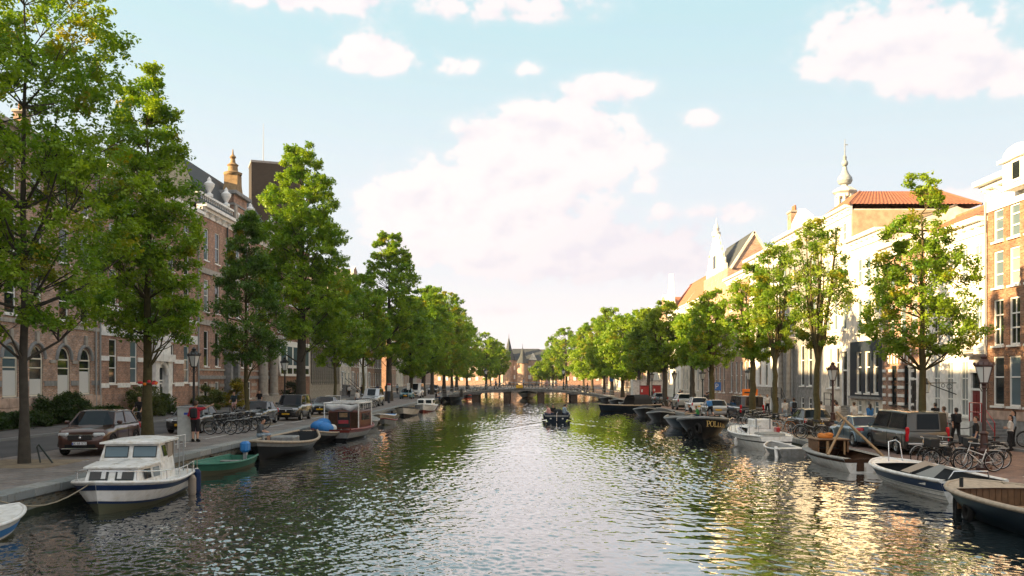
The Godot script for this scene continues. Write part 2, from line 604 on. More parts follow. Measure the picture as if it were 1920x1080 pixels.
	m("wood_red", 0.13, 0.028, 0.014, 0.4, "coarse", 0.7, "fine", 2.0)
	m("canvas_grey", 0.22, 0.23, 0.22, 0.9, "fine", 1.2)
	m("canvas_dark", 0.030, 0.034, 0.038, 0.85, "fine", 1.2)
	m("canvas_white", 0.68, 0.68, 0.66, 0.9, "fine", 1.2)
	m("canvas_blue", 0.02, 0.20, 0.55, 0.5, "fine", 1.2)
	m("canvas_orange", 0.60, 0.20, 0.03, 0.8, "fine", 1.2)
	m("canvas_tan", 0.33, 0.27, 0.21, 0.9, "fine", 1.2)
	m("rope", 0.28, 0.24, 0.17, 0.9)
	m("sign_blue", 0.02, 0.14, 0.55, 0.5)
	m("sign_orange", 0.85, 0.20, 0.01, 0.5)
	m("box_grey", 0.46, 0.48, 0.46, 0.6, "soft", 0.8)
	m("container_white", 0.70, 0.70, 0.68, 0.6, "soft", 0.5, "grime", 0.3)
	m("poster_pink", 0.72, 0.30, 0.40, 0.6)
	m("crate_yellow", 0.72, 0.42, 0.03, 0.7)
	m("flower_red", 0.65, 0.04, 0.05, 0.7)
	m("skin", 0.50, 0.29, 0.20, 0.55)
	m("hair_dark", 0.016, 0.012, 0.010, 0.6)
	m("hair_brown", 0.06, 0.032, 0.016, 0.6)
	for k in ["boat_black", "boat_navy", "boat_bluestripe", "canvas_dark", "wood_dark", "rubber"]:
		mats[k].metallic_specular = 0.28
	m("lamp_glass", 0.62, 0.64, 0.62, 0.08)
	var leaf := m("leaf", 1.0, 1.0, 1.0, 0.38)
	leaf.vertex_color_use_as_albedo = true
	leaf.backlight_enabled = true
	leaf.backlight = Color(0.95, 0.92, 0.35)
	leaf.metallic_specular = 0.5
	var w := m("water", 0.014, 0.024, 0.026, 0.02)
	w.metallic_specular = 0.60
	w.clearcoat_enabled = true
	w.clearcoat = 1.0
	w.clearcoat_roughness = 0.02

# ---------------------------------------------------------------- water
func build_water():
	var small := FastNoiseLite.new()
	small.seed = 21
	small.noise_type = FastNoiseLite.TYPE_SIMPLEX_SMOOTH
	small.frequency = 1.0
	small.fractal_octaves = 3
	small.fractal_gain = 0.5
	var swell := FastNoiseLite.new()
	swell.seed = 22
	swell.noise_type = FastNoiseLite.TYPE_SIMPLEX_SMOOTH
	swell.frequency = 1.0
	swell.fractal_octaves = 2
	var cols := 440
	var x0 := LEFT_EDGE - 0.25
	var x1 := RIGHT_EDGE + 0.25
	var v := PackedVector3Array()
	var d := 9.0
	var rows := 0
	while d < 266.0:
		for j in cols:
			var x := lerpf(x0, x1, float(j) / (cols - 1))
			var patch := clampf(0.78 + 1.3 * swell.get_noise_2d(x * 0.07 + 9.0, d * 0.045), 0.25, 1.35)
			var y := small.get_noise_2d(x * 3.6, d * 5.0) * 0.025 * patch
			y += swell.get_noise_2d(x * 0.7, d * 1.1) * 0.013
			# wake of the boat under way
			var back := 77.0 - d
			if back > 0.0 and back < 26.0:
				for s in [-1.0, 1.0]:
					var arm: float = absf(x - (2.6 + s * (0.8 + back * 0.33)))
					y += 0.028 * exp(-arm * arm * 9.0) * (1.0 - back / 26.0)
			v.append(Vector3(x, WATER_Y + y, -d))
		rows += 1
		d *= 1.0046
	var n := PackedVector3Array()
	n.resize(v.size())
	var idx := PackedInt32Array()
	for i in rows:
		for j in cols:
			var a := v[maxi(i - 1, 0) * cols + j]
			var b := v[mini(i + 1, rows - 1) * cols + j]
			var c := v[i * cols + maxi(j - 1, 0)]
			var e := v[i * cols + mini(j + 1, cols - 1)]
			n[i * cols + j] = (e - c).cross(b - a).normalized()
			if i < rows - 1 and j < cols - 1:
				var k := i * cols + j
				idx.append_array([k, k + cols, k + 1, k + 1, k + cols, k + cols + 1])
	var arr := []
	arr.resize(Mesh.ARRAY_MAX)
	arr[Mesh.ARRAY_VERTEX] = v
	arr[Mesh.ARRAY_NORMAL] = n
	arr[Mesh.ARRAY_INDEX] = idx
	var mesh := ArrayMesh.new()
	mesh.add_surface_from_arrays(Mesh.PRIMITIVE_TRIANGLES, arr)
	structure("canal_water", mesh, mats.water)

# ---------------------------------------------------------------- quays, streets, ground
func sheet_at(x0: float, z0: float, x1: float, z1: float, y: float) -> Shape:
	return shape().span(x0, y - 0.5, z0, x1, y, z1)

func build_quays():
	var near := 30.0
	structure("ground", sheet_at(-900, near, LEFT_EDGE - 0.55, -900, -0.006), mats.paving)
	structure("ground", sheet_at(RIGHT_EDGE + 0.55, near, 900, -900, RIGHT_Y - 0.006), mats.clinker)
	structure("ground", sheet_at(LEFT_EDGE - 0.55, -264, RIGHT_EDGE + 0.55, -900, -0.05), mats.paving)
	# left: quay strip, road, raised pavement with planting bed
	structure("road", shape().span(-24.4, -0.3, near, -19.4, 0.004, -600), mats.asphalt)
	structure("pavement", shape().span(LEFT_FRONT - 1.0, -0.3, near, -24.65, 0.11, -600), mats.pavement_stone)
	structure("road", shape().span(RIGHT_EDGE + 3.6, -0.6, near, 21.9, RIGHT_Y + 0.004, -600), mats.clinker)
	structure("pavement", shape().span(22.15, -0.6, near, RIGHT_FRONT + 1.0, RIGHT_Y + 0.11, -600), mats.pavement_stone)
	for side in 2:
		var k := structure("pavement_kerb", shape().span(-24.65, -0.3, -14.0, -24.4, 0.118, -600) if side == 0 else shape().span(21.9, -0.6, -14.0, 22.15, RIGHT_Y + 0.118, -600), mats.kerb)
		k.set_meta("label", "long stone kerb between road and pavement")
	# quay walls with coping stones
	for side in 2:
		var s := -1.0 if side == 0 else 1.0
		var edge := LEFT_EDGE if side == 0 else RIGHT_EDGE
		var top := 0.0 if side == 0 else RIGHT_Y
		var wall := structure("quay_wall", shape().span(edge + s * 0.06, -2.5, near, edge + s * 0.6, top - 0.24, -264), mats.quay_brick)
		var r := RandomNumberGenerator.new()
		r.seed = 40 + side
		var meshes := []
		for l in [1.1, 1.35, 1.6]:
			meshes.append(shape().soft(Vector3(0, 0, -l / 2), Vector3(0.62, 0.25, l - 0.022), 0.022).mesh())
		var d := 14.0
		while d < 62.0:
			var q := r.randi_range(0, 2)
			var stone := part(wall, "coping_stone", meshes[q], mats.coping if r.randf() < 0.6 else mats.coping_pale, Vector3(edge + s * (0.30 + r.randf_range(-0.012, 0.012)), top - 0.122 + r.randf_range(-0.008, 0.008), -d))
			stone.rotation.z = r.randf_range(-0.01, 0.01)
			d += [1.1, 1.35, 1.6][q]
		var far := part(wall, "coping", shape().span(edge, top - 0.24, -d, edge + s * 0.61, top, -264), mats.coping)
		far.set_meta("kind", "stuff")
		# weed along the waterline, ragged at its upper edge
		var weed := shape()
		var lines := []
		for i in 420:
			var dz := -14.0 - i * 0.45
			var h := 0.10 + 0.10 * absf(sin(i * 1.7) * sin(i * 0.37)) + r.randf() * 0.07
			lines.append([Vector3(edge + s * 0.055, WATER_Y - 0.3, dz), Vector3(edge + s * 0.045, WATER_Y + h * 0.6, dz), Vector3(edge + s * 0.058, WATER_Y + h, dz)])
		part(wall, "weed_line", weed.sheet(lines, false, side == 0), mats.algae)
		# rubbing timbers at the waterline
		for k in 14:
			part(wall, "fender_pile", kept("pile", func(): return shape().rod(Vector3(0, -1.2, 0), Vector3(0, 0.42, 0), 0.10, 7)), mats.wood_dark, Vector3(edge - s * 0.09, WATER_Y, -21.0 - k * 17.3 - r.randf() * 4.0))
	# parking bays: dashes along the quay strip
	for k in 9:
		var line := structure("parking_line", shape().span(-15.6, -0.1, -34.0 - k * 5.6, -15.5, 0.008, -37.6 - k * 5.6), mats.line_white)
		line.set_meta("label", "painted dash at the edge of a parking bay")
	for z in [-33.2, -42.0, -47.2, -56.5, -61.6]:
		structure("parking_line", shape().span(-19.2, -0.1, z, -15.6, 0.008, z - 0.10), mats.line_white)
	structure("parking_line", shape().span(16.6, RIGHT_Y - 0.1, -30.9, 24.0, RIGHT_Y + 0.010, -31.0), mats.line_white)
	structure("parking_line", shape().span(16.5, RIGHT_Y - 0.1, -28.0, 16.6, RIGHT_Y + 0.010, -31.0), mats.line_white)

# ---------------------------------------------------------------- houses
# A front in its own axes: u along x, height along y, facing +z. Openings are cut through it; each window is a part with frame, panes and sill.
func front_wall(width: float, height: float, holes: Array, deep := 0.22) -> Shape:
	var b := shape()
	var xs := [0.0, width]
	var ys := [0.0, height]
	for h in holes:
		xs.append(h[0]); xs.append(h[0] + h[2])
		ys.append(h[1]); ys.append(h[1] + h[3])
	xs.sort()
	ys.sort()
	for i in xs.size() - 1:
		if xs[i + 1] - xs[i] < 0.001: continue
		var run := -1.0
		for j in ys.size() - 1:
			if ys[j + 1] - ys[j] < 0.001: continue
			var cx: float = (xs[i] + xs[i + 1]) / 2
			var cy: float = (ys[j] + ys[j + 1]) / 2
			var open := false
			for h in holes:
				if cx > h[0] and cx < h[0] + h[2] and cy > h[1] and cy < h[1] + h[3]:
					open = true
					break
			if not open and run < 0.0:
				run = ys[j]
			if open and run >= 0.0:
				b.quad(Vector3(xs[i], run, 0), Vector3(xs[i + 1], run, 0), Vector3(xs[i + 1], ys[j], 0), Vector3(xs[i], ys[j], 0))
				run = -1.0
		if run >= 0.0:
			b.quad(Vector3(xs[i], run, 0), Vector3(xs[i + 1], run, 0), Vector3(xs[i + 1], height, 0), Vector3(xs[i], height, 0))
	for h in holes:
		var x0: float = h[0]
		var x1: float = h[0] + h[2]
		var y0: float = h[1]
		var y1: float = h[1] + h[3]
		b.quad(Vector3(x0, y0, -deep), Vector3(x0, y0, 0), Vector3(x0, y1, 0), Vector3(x0, y1, -deep))
		b.quad(Vector3(x1, y0, 0), Vector3(x1, y0, -deep), Vector3(x1, y1, -deep), Vector3(x1, y1, 0))
		b.quad(Vector3(x0, y0, -deep), Vector3(x1, y0, -deep), Vector3(x1, y0, 0), Vector3(x0, y0, 0))
		if h.size() > 4 and h[4] == "arch":
			# the corners above a round arch
			var r: float = h[2] / 2
			var c := Vector3((x0 + x1) / 2, y1 - r, 0)
			var back := Vector3(0, 0, -deep)
			for k in 10:
				var a := PI * k / 10
				var a2 := PI * (k + 1) / 10
				var p := c + Vector3(cos(a), sin(a), 0) * r
				var q := c + Vector3(cos(a2), sin(a2), 0) * r
				var pt := Vector3(p.x, y1, 0)
				var qt := Vector3(q.x, y1, 0)
				b.quad(p, pt, qt, q)
				b.quad(p + back, p, q, q + back)
		else:
			b.quad(Vector3(x0, y1, 0), Vector3(x1, y1, 0), Vector3(x1, y1, -deep), Vector3(x0, y1, -deep))
	return b

func window_frame(w: float, h: float, cols: int, bars: Array, arch: bool, thick := 0.09) -> Shape:
	var b := shape()
	var top := h - w / 2 if arch else h
	b.span(0, 0, -0.05, thick, top, 0.05)
	b.span(w - thick, 0, -0.05, w, top, 0.05)
	b.span(thick, 0, -0.05, w - thick, thick, 0.05)
	if arch:
		var pts := []
		for k in 13:
			var a := PI * k / 12
			pts.append(Vector3(w / 2 + cos(a) * (w / 2 - thick / 2), top + sin(a) * (w / 2 - thick / 2), 0))
		b.tube(pts, thick * 0.62, 5)
		b.span(thick, top - thick / 2, -0.04, w - thick, top + thick / 2, 0.045)
	else:
		b.span(thick, h - thick, -0.05, w - thick, h, 0.05)
	for y in bars:
		b.span(thick, y * h - 0.035, -0.04, w - thick, y * h + 0.035, 0.045)
	for k in range(1, cols):
		var x := w * k / cols
		b.span(x - 0.018, thick, -0.035, x + 0.018, (h - thick) if not arch else h - w * 0.08, 0.035)
	return b

func pane_shape(w: float, h: float, arch: bool) -> Shape:
	if not arch:
		return shape().span(0.05, 0.05, -0.012, w - 0.05, h - 0.05, 0.012)
	var o := [Vector2(0.05, 0.05), Vector2(w - 0.05, 0.05)]
	for k in 11:
		var a := PI * k / 10
		o.append(Vector2(w / 2 + cos(a) * (w / 2 - 0.04), h - w / 2 + sin(a) * (w / 2 - 0.04)))
	return shape().plate(o, -0.012, 0.012)

# win: [u centre, y, w, h, columns, bars, frame material, pane material, arch]
func add_window(house: Node3D, q: Array):
	var w: float = q[2]
	var h: float = q[3]
	var arch: bool = q.size() > 8 and q[8]
	var key := "%.2f %.2f %d %s %s" % [w, h, q[4], str(q[5]), str(arch)]
	var o := part(house, "window", kept("frame " + key, func(): return window_frame(w, h, q[4], q[5], arch)), q[6], Vector3(q[0] - w / 2, q[1], -0.12))
	part(o, "pane", kept("pane " + key, func(): return pane_shape(w, h, arch)), q[7], Vector3(0, 0, -0.015))
	part(o, "sill", kept("sill %.2f" % w, func(): return shape().span(-0.08, -0.11, -0.08, w + 0.08, -0.003, 0.24)), q[6] if q.size() < 10 else q[9])

# side -1 left, 1 right; from and to are distances along the canal; windows as [distance, y, w, h, columns, bars, frame, pane, arch]
func house(called: String, label: String, side: int, from: float, to: float, height: float, wall: Material, windows: Array, depth := 11.0) -> Node3D:
	var width := to - from
	var at := Vector3(LEFT_FRONT, 0.0, -from) if side < 0 else Vector3(RIGHT_FRONT, RIGHT_Y, -to)
	var o := thing(called, label, "house", at, PI / 2 if side < 0 else -PI / 2, "canal houses on the left quay" if side < 0 else "canal houses on the right quay")
	var holes := []
	for q in windows:
		q[0] = q[0] - from if side < 0 else to - q[0]
		holes.append([q[0] - q[2] / 2, q[1], q[2], q[3], "arch" if q.size() > 8 and q[8] else ""])
	var b := front_wall(width, height, holes)
	b.quad(Vector3(0, 0, -depth), Vector3(0, 0, 0), Vector3(0, height, 0), Vector3(0, height, -depth))
	b.quad(Vector3(width, 0, 0), Vector3(width, 0, -depth), Vector3(width, height, -depth), Vector3(width, height, 0))
	b.quad(Vector3(width, 0, -depth), Vector3(0, 0, -depth), Vector3(0, height, -depth), Vector3(width, height, -depth))
	b.quad(Vector3(0, height, 0), Vector3(width, height, 0), Vector3(width, height, -depth), Vector3(0, height, -depth))
	part(o, "wall", b, wall)
	for q in windows:
		add_window(o, q)
	o.set_meta("width", width)
	o.set_meta("height", height)
	return o

func band(o: Node3D, y: float, h: float, out: float, mat: Material, called := "stone_band", x0 := 0.0, x1 := -1.0):
	var w: float = o.get_meta("width") if x1 < 0.0 else x1
	return part(o, called, shape().span(x0, y, 0.0, w, y + h, out), mat)

# a moulded cornice: three courses stepping out, with brackets below
func cornice(o: Node3D, y: float, mat: Material, out := 0.55, tall := 0.75, brackets := 0):
	var w: float = o.get_meta("width")
	var c := part(o, "cornice", shape().span(-0.02, y, -0.1, w + 0.02, y + tall * 0.45, 0.10).span(-0.05, y + tall * 0.45, -0.1, w + 0.05, y + tall * 0.7, out * 0.55).span(-0.09, y + tall * 0.7, -0.1, w + 0.09, y + tall, out), mat)
	for k in brackets:
		part(c, "bracket", kept("bracket %.2f" % out, func(): return shape().plate([Vector2(0, 0), Vector2(out * 0.5, tall * 0.28), Vector2(out * 0.5, tall * 0.44), Vector2(0, tall * 0.44)], -0.07, 0.07)), mat, Vector3(w * (k + 0.5) / brackets, y, 0.101), -PI / 2)
	return c

func tiled_slope(a: Vector3, b: Vector3, c: Vector3, d: Vector3, pitch := 0.3) -> Shape:
	# pantiles: rolls running up the slope from eaves a-b to ridge d-c
	var s := shape()
	var n := maxi(2, int((b - a).length() / pitch))
	var up := (b - a).cross(d - a).normalized()
	var steps := maxi(2, int((d - a).length() / 0.42))
	var rows := []
	for j in steps + 1:
		for lip in (2 if j > 0 and j < steps else 1):
			var t := float(j) / steps
			var row := []
			for i in n * 4 + 1:
				var f := float(i) / (n * 4)
				var p := a.lerp(b, f).lerp(d.lerp(c, f), t)
				row.append(p + up * (0.045 * absf(sin(PI * f * n)) + (0.03 if lip == 1 else 0.0)))
			rows.append(row)
	s.sheet(rows, false, true)
	return s



func _thick(a: Vector3, b: Vector3, c: Vector3, d: Vector3) -> Shape:
	var s := shape()
	var up := (b - a).cross(d - a).normalized() * 0.08
	s.quad(a + up, b + up, c + up, d + up)
	s.quad(a, d, c, b)
	for e in [[a, b], [b, c], [c, d], [d, a]]:
		s.quad(e[0], e[1], e[1] + up, e[0] + up)
	return s

# ridge along the street
func roof_along(o: Node3D, y: float, rise: float, depth: float, mat: Material, tiled: bool, end_wall: Material, z_front := 0.0):
	var w: float = o.get_meta("width")
	var a := Vector3(0, y, z_front)
	var b := Vector3(w, y, z_front)
	var r0 := Vector3(0, y + rise, z_front - depth / 2)
	var r1 := Vector3(w, y + rise, z_front - depth / 2)
	var c := Vector3(w, y, z_front - depth)
	var d := Vector3(0, y, z_front - depth)
	var roof := part(o, "roof", tiled_slope(a, b, r1, r0) if tiled else _thick(a, b, r1, r0), mat)
	part(roof, "rear_slope", tiled_slope(c, d, r0, r1, 0.6) if tiled else _thick(c, d, r0, r1), mat)
	part(roof, "gable_end", shape().plate([Vector2(-z_front, y), Vector2(-z_front + depth, y), Vector2(-z_front + depth / 2, y + rise)], -0.15, -0.02), end_wall, Vector3.ZERO, PI / 2)
	part(roof, "gable_end", shape().plate([Vector2(-z_front, y), Vector2(-z_front + depth, y), Vector2(-z_front + depth / 2, y + rise)], 0.02, 0.15), end_wall, Vector3(w, 0, 0), PI / 2)
	part(roof, "ridge", shape().rod(r0 + Vector3(0, 0.06, 0), r1 + Vector3(0, 0.06, 0), 0.13, 6), mat)
	return roof

# hipped roof, ridge running back from the street or along it
func roof_hip(o: Node3D, y: float, rise: float, depth: float, mat: Material, tiled: bool, inset_u: float, inset_z: float):
	var w: float = o.get_meta("width")
	var e := 0.25
	var p := [Vector3(-e, y, e), Vector3(w + e, y, e), Vector3(w + e, y, -depth - e), Vector3(-e, y, -depth - e)]
	var r := [Vector3(inset_u, y + rise, -inset_z), Vector3(w - inset_u, y + rise, -inset_z), Vector3(w - inset_u, y + rise, -depth + inset_z), Vector3(inset_u, y + rise, -depth + inset_z)]
	var roof := part(o, "roof", tiled_slope(p[0], p[1], r[1], r[0]) if tiled else _thick(p[0], p[1], r[1], r[0]), mat)
	for k in range(1, 4):
		var l := (k + 1) % 4
		part(roof, "roof_slope", tiled_slope(p[k], p[l], r[l], r[k]) if tiled else _thick(p[k], p[l], r[l], r[k]), mat)
		part(roof, "hip", shape().rod(p[k], r[k], 0.1, 5), mat)
	part(roof, "flat_top", shape().span(inset_u, y + rise - 0.1, -depth + inset_z, w - inset_u, y + rise + 0.03, -inset_z), mat)
	return roof

# a shaped gable standing on the front
func gable(o: Node3D, u: float, y: float, outline: Array, wall: Material, trim: Material, thick := 0.4):
	var g := part(o, "gable", shape().plate(outline, -thick, 0.0), wall, Vector3(u, y, -0.004))
	var b := shape()
	for i in outline.size() - 1:
		var p: Vector2 = outline[i]
		var q: Vector2 = outline[i + 1]
		if absf(p.y) < 0.01 and absf(q.y) < 0.01: continue
		var mid := (p + q) / 2
		var dir := (q - p)
		b.box(Vector3(mid.x, mid.y, -thick / 2), Vector3(dir.length() + 0.12, 0.16, thick + 0.16), Basis(Vector3(0, 0, 1), dir.angle()))
	part(g, "coping", b, trim)
	return g

func tri_outline(w: float, h: float) -> Array:
	return [Vector2(w / 2, 0), Vector2(0, h), Vector2(-w / 2, 0)]

func neck_outline(w: float, h: float) -> Array:
	var o := [Vector2(w * 0.5, 0)]
	for k in 5:
		o.append(Vector2(w * (0.5 - 0.23 * sin(PI / 2 * k / 4.0)), h * 0.45 * (1.0 - cos(PI / 2 * k / 4.0))))
	o.append_array([Vector2(w * 0.25, h * 0.82), Vector2(0, h), Vector2(-w * 0.25, h * 0.82)])
	for k in range(4, -1, -1):
		o.append(Vector2(-w * (0.5 - 0.23 * sin(PI / 2 * k / 4.0)), h * 0.45 * (1.0 - cos(PI / 2 * k / 4.0))))
	o.append(Vector2(-w * 0.5, 0))
	return o

func step_outline(w: float, h: float, steps: int) -> Array:
	var o := []
	for k in steps:
		var x := w * 0.5 * (1.0 - float(k) / steps)
		o.append(Vector2(x, h * k / steps)); o.append(Vector2(x, h * (k + 1) / steps))
	for k in range(steps - 1, -1, -1):
		var x := -w * 0.5 * (1.0 - float(k) / steps)
		o.append(Vector2(x, h * (k + 1) / steps)); o.append(Vector2(x, h * k / steps))
	return o

func chimney(o: Node3D, x: float, y: float, z: float, s: Vector3, mat: Material):
	var c := part(o, "chimney", shape().span(-s.x / 2, 0, -s.z / 2, s.x / 2, s.y, s.z / 2), mat, Vector3(x, y, z))
	part(c, "chimney_cap", shape().soft(Vector3(0, s.y + 0.09, 0), Vector3(s.x + 0.22, 0.18, s.z + 0.22), 0.03), mats.stone)
	for k in 2:
		part(c, "chimney_pot", kept("pot", func(): return shape().lathe([Vector2(0.0, 0), Vector2(0.13, 0), Vector2(0.15, 0.25), Vector2(0.11, 0.55), Vector2(0.0, 0.55)], 8)), mats.tile_red, Vector3((k - 0.5) * s.x * 0.5, s.y + 0.18, 0))

func door(o: Node3D, u: float, y: float, w: float, h: float, leaf: Material, frame: Material, light := 0.7):
	var f := part(o, "door_frame", shape().span(-w / 2 - 0.16, 0, 0.0, -w / 2, h + light + 0.2, 0.14).span(w / 2, 0, 0.0, w / 2 + 0.16, h + light + 0.2, 0.14).span(-w / 2 - 0.16, h + light + 0.2, 0.0, w / 2 + 0.16, h + light + 0.42, 0.20).span(-w / 2, h, 0.0, w / 2, h + 0.12, 0.12), frame, Vector3(u, y, 0.0))
	var d := part(o, "door", shape().span(-w / 2, 0, 0.0, w / 2, h, 0.05), leaf, Vector3(u, y, 0.004))
	var pn := shape()
	for k in 3:
		for s in [-1, 1]:
			pn.soft(Vector3(s * w * 0.22, h * (0.2 + 0.3 * k), 0.055), Vector3(w * 0.32, h * 0.22, 0.03), 0.012)
	part(d, "panels", pn, leaf)
	part(d, "handle", kept("knob", func(): return shape().ball(Vector3.ZERO, Vector3(0.04, 0.04, 0.04), 8, 5)), mats.alloy, Vector3(w * 0.38, h * 0.45, 0.09))
	if light > 0.1:
		part(f, "fanlight", shape().span(-w / 2, h + 0.12, 0.0, w / 2, h + light + 0.2, 0.03), mats.pane_dark, Vector3(0, 0, 0.006))
	return d

# a stoop: steps up to a landing with iron railings
func stoop(o: Node3D, u: float, top: float, w: float, run: float, mat: Material, rail: Material):
	var steps := maxi(2, int(top / 0.18))
	var s := part(o, "stoop", shape().span(u - w / 2, 0, 0.0, u + w / 2, top, run * 0.4), mat)
	for k in steps:
		part(s, "step", shape().soft(Vector3(u + w / 2 + 0.27 * (k + 0.5), top * (1.0 - float(k + 1) / (steps + 1)) / 2, run * 0.2), Vector3(0.27, top * (1.0 - float(k + 1) / (steps + 1)), run * 0.4), 0.015), mat)
	var b := shape()
	for p in [Vector3(u - w / 2, top, run * 0.4), Vector3(u + w / 2, top, run * 0.4)]:
		b.rod(p, p + Vector3(0, 1.0, 0), 0.035, 6)
	var foot := Vector3(u + w / 2 + 0.27 * steps, 0.05, run * 0.4)
	b.rod(foot, foot + Vector3(0, 1.0, 0), 0.035, 6)
	for h in [0.5, 0.98]:
		b.tube([Vector3(u - w / 2, top + h, run * 0.4), Vector3(u + w / 2, top + h, run * 0.4), foot + Vector3(0, h, 0)], 0.028, 5)
	part(s, "railing", b, rail)

# rows of windows: [sill, height] for each storey at the given distances
func rows_of(at: Array, storeys: Array, w: float, cols: int, bars: Array, frame: Material, pane: Material) -> Array:
	var out := []
	for s in storeys:
		for d in at:
			var t := rng.randf()
			out.append([d, s[0], w, s[1], cols, bars, frame, pane if t < 0.62 else mats.pane_blue if t < 0.78 else mats.pane_pale if t < 0.88 else mats.pane_dark])
	return out

func build_left_houses():
	var fw: Material = mats.frame_white
	var pd: Material = mats.pane_dark
	# beyond the left edge of the picture: its bulk shades the quays
	var o := house("brick_house", "tall brown brick house nearest the camera behind the left street trees", -1, -26.0, 46.0, 17.4, mats.brick_brown, rows_of([11, 15, 19, 23, 27, 31, 35, 39, 43], [[2.4, 3.0], [6.8, 2.5], [10.6, 2.3], [14.0, 2.0]], 1.4, 1, [0.5], fw, pd))
	cornice(o, 16.8, mats.stone, 0.7, 0.9, 12)
	roof_along(o, 17.4, 0.9, 11.0, mats.tile_dark, false, mats.brick_brown)
	# house with arched ground-floor windows
	var bays := [48.4, 51.4, 54.3, 57.2, 60.6, 63.5]
	var win := []
	for k in 6:
		win.append([bays[k], 1.85, 1.62, 3.1, 1 if k < 4 else 1, [0.56], mats.frame_cream, mats.pane_blue if k < 3 else mats.pane_dark, true, mats.stone])
	win.append_array(rows_of(bays, [[6.7, 2.5], [10.4, 2.3], [13.9, 2.0]], 1.25, 1, [0.5], fw, pd))
	o = house("arched_brick_house", "brown brick house with round-arched ground floor windows on a pink stone base", -1, 46.0, 65.8, 17.4, mats.brick_pink, win)
	var base := part(o, "stone_base", shape().span(0, 0, 0, 19.8, 0.02, 0.02), mats.stone_pink)
	var r := RandomNumberGenerator.new()
	r.seed = 90
	for row in 3:
		var x := 0.0
		var y0 := 0.05 + row * 0.58
		while x < 19.6:
			var l := minf(r.randf_range(1.2, 1.9), 19.8 - x)
			part(base, "stone_block", shape().soft(Vector3(x + l / 2, y0 + 0.285, 0.075), Vector3(l - 0.02, 0.56, 0.16), 0.018), mats.stone_pink)
			x += l
	for k in 6:
		var u: float = bays[k] - 46.0
		var a := shape()
		var pts := []
		for j in 13:
			var t := PI * j / 12
			pts.append(Vector3(u + cos(t) * 0.98, 4.14 + sin(t) * 0.98, 0.03))
		a.tube(pts, 0.13, 5)
		part(o, "arch_trim", a, mats.stone_grey)
		part(o, "blind", shape().span(u - 0.68, 1.95, -0.10, u + 0.68, 2.9 + 0.25 * (k % 3), -0.09), mats.canvas_white)
		part(o, "keystone", shape().soft(Vector3(u, 5.45, 0.07), Vector3(0.34, 0.75, 0.16), 0.02), mats.stone)
		part(o, "impost", shape().soft(Vector3(u - 1.5, 4.0, 0.05), Vector3(0.7, 0.22, 0.12), 0.02), mats.stone)
	for k in 7:
		var x0: float = 0.0 if k == 0 else bays[k - 1] - 46.0 + 0.95
		var x1: float = 19.8 if k == 6 else bays[k] - 46.0 - 0.95
		part(o, "stone_band", shape().span(x0, 2.45, 0.0, x1, 2.78, 0.06), mats.stone_grey)
	band(o, 6.2, 0.25, 0.10, mats.stone)
	cornice(o, 16.8, mats.stone, 0.7, 0.9, 10)
	roof_along(o, 17.4, 1.8, 11.0, mats.tile_dark, false, mats.brick_brown)
	for k in 3:
		chimney(o, 3.0 + k * 7.0, 18.2, -4.0, Vector3(0.9, 2.6, 0.7), mats.brick_pink)
	for d in [64.9, 65.55]:
		part(o, "drain_pipe", shape().rod(Vector3(d - 46.0, 0.1, 0.12), Vector3(d - 46.0, 16.8, 0.12), 0.07, 6), mats.steel_grey)
	# white-banded brick house with the pale arched portal
	var b2 := [67.8, 71.4, 78.9, 82.5]
	win = rows_of(b2, [[2.55, 3.25]], 1.30, 1, [0.35, 0.62], fw, pd)
	win.append_array(rows_of([67.8, 71.4, 75.1, 78.9, 82.5], [[8.4, 2.5], [12.0, 2.2], [15.0, 1.7]], 1.25, 1, [0.5], fw, pd))
	o = house("banded_brick_house", "red-brown brick house with white stone bands and a white arched portal", -1, 65.8, 85.4, 17.8, mats.brick_red, win)
	for y in [2.25, 4.2, 6.0]:
		var edges := [0.0]
		for d in b2:
			if y < 5.9:
				edges.append(d - 65.8 - 0.72); edges.append(d - 65.8 + 0.72)
		edges.append(19.6)
		for k in range(0, edges.size(), 2):
			part(o, "stone_band", shape().span(edges[k], y, 0.0, edges[k + 1], y + (0.75 if y > 5.9 else 0.34), 0.07), mats.white)
	# lattice frieze of crossed brick strips
	var fr := part(o, "frieze", shape().span(0.2, 7.0, 0.0, 19.4, 7.8, 0.02), mats.cream)
	var la := shape()
	for k in 38:
		for s in [-1, 1]:
			la.box(Vector3(0.5 + k * 0.5, 7.4, 0.05), Vector3(0.86, 0.10, 0.05 + 0.02 * s), Basis(Vector3(0, 0, 1), s * 0.9))
	part(fr, "lattice", la, mats.brick_red)
	band(o, 7.85, 0.28, 0.14, mats.white)
	var pu := 76.0 - 65.8
	var po := part(o, "portal", shape().span(pu - 1.75, 0, 0.0, pu - 0.95, 4.3, 0.55).span(pu + 0.95, 0, 0.0, pu + 1.75, 4.3, 0.55).span(pu - 2.0, 4.3, 0.0, pu + 2.0, 4.9, 0.75).span(pu - 1.6, 4.9, 0.0, pu + 1.6, 5.9, 0.5), mats.white)
	var ap := []
	for k in 11:
		var t := PI * k / 10
		ap.append(Vector3(pu + cos(t) * 1.05, 3.2 + sin(t) * 1.05, 0.35))
	part(po, "arch", shape().tube(ap, 0.2, 6), mats.white)
	part(po, "portal_foot", shape().span(pu - 1.85, 0, 0.0, pu - 0.9, 1.3, 0.65).span(pu + 0.9, 0, 0.0, pu + 1.85, 1.3, 0.65), mats.stone_grey)
	door(o, pu, 0.1, 1.8, 2.6, mats.door_black, mats.white, 0.9)
	cornice(o, 17.2, mats.white, 0.7, 0.9, 10)
	roof_along(o, 17.8, 2.0, 11.0, mats.slate, false, mats.brick_red)
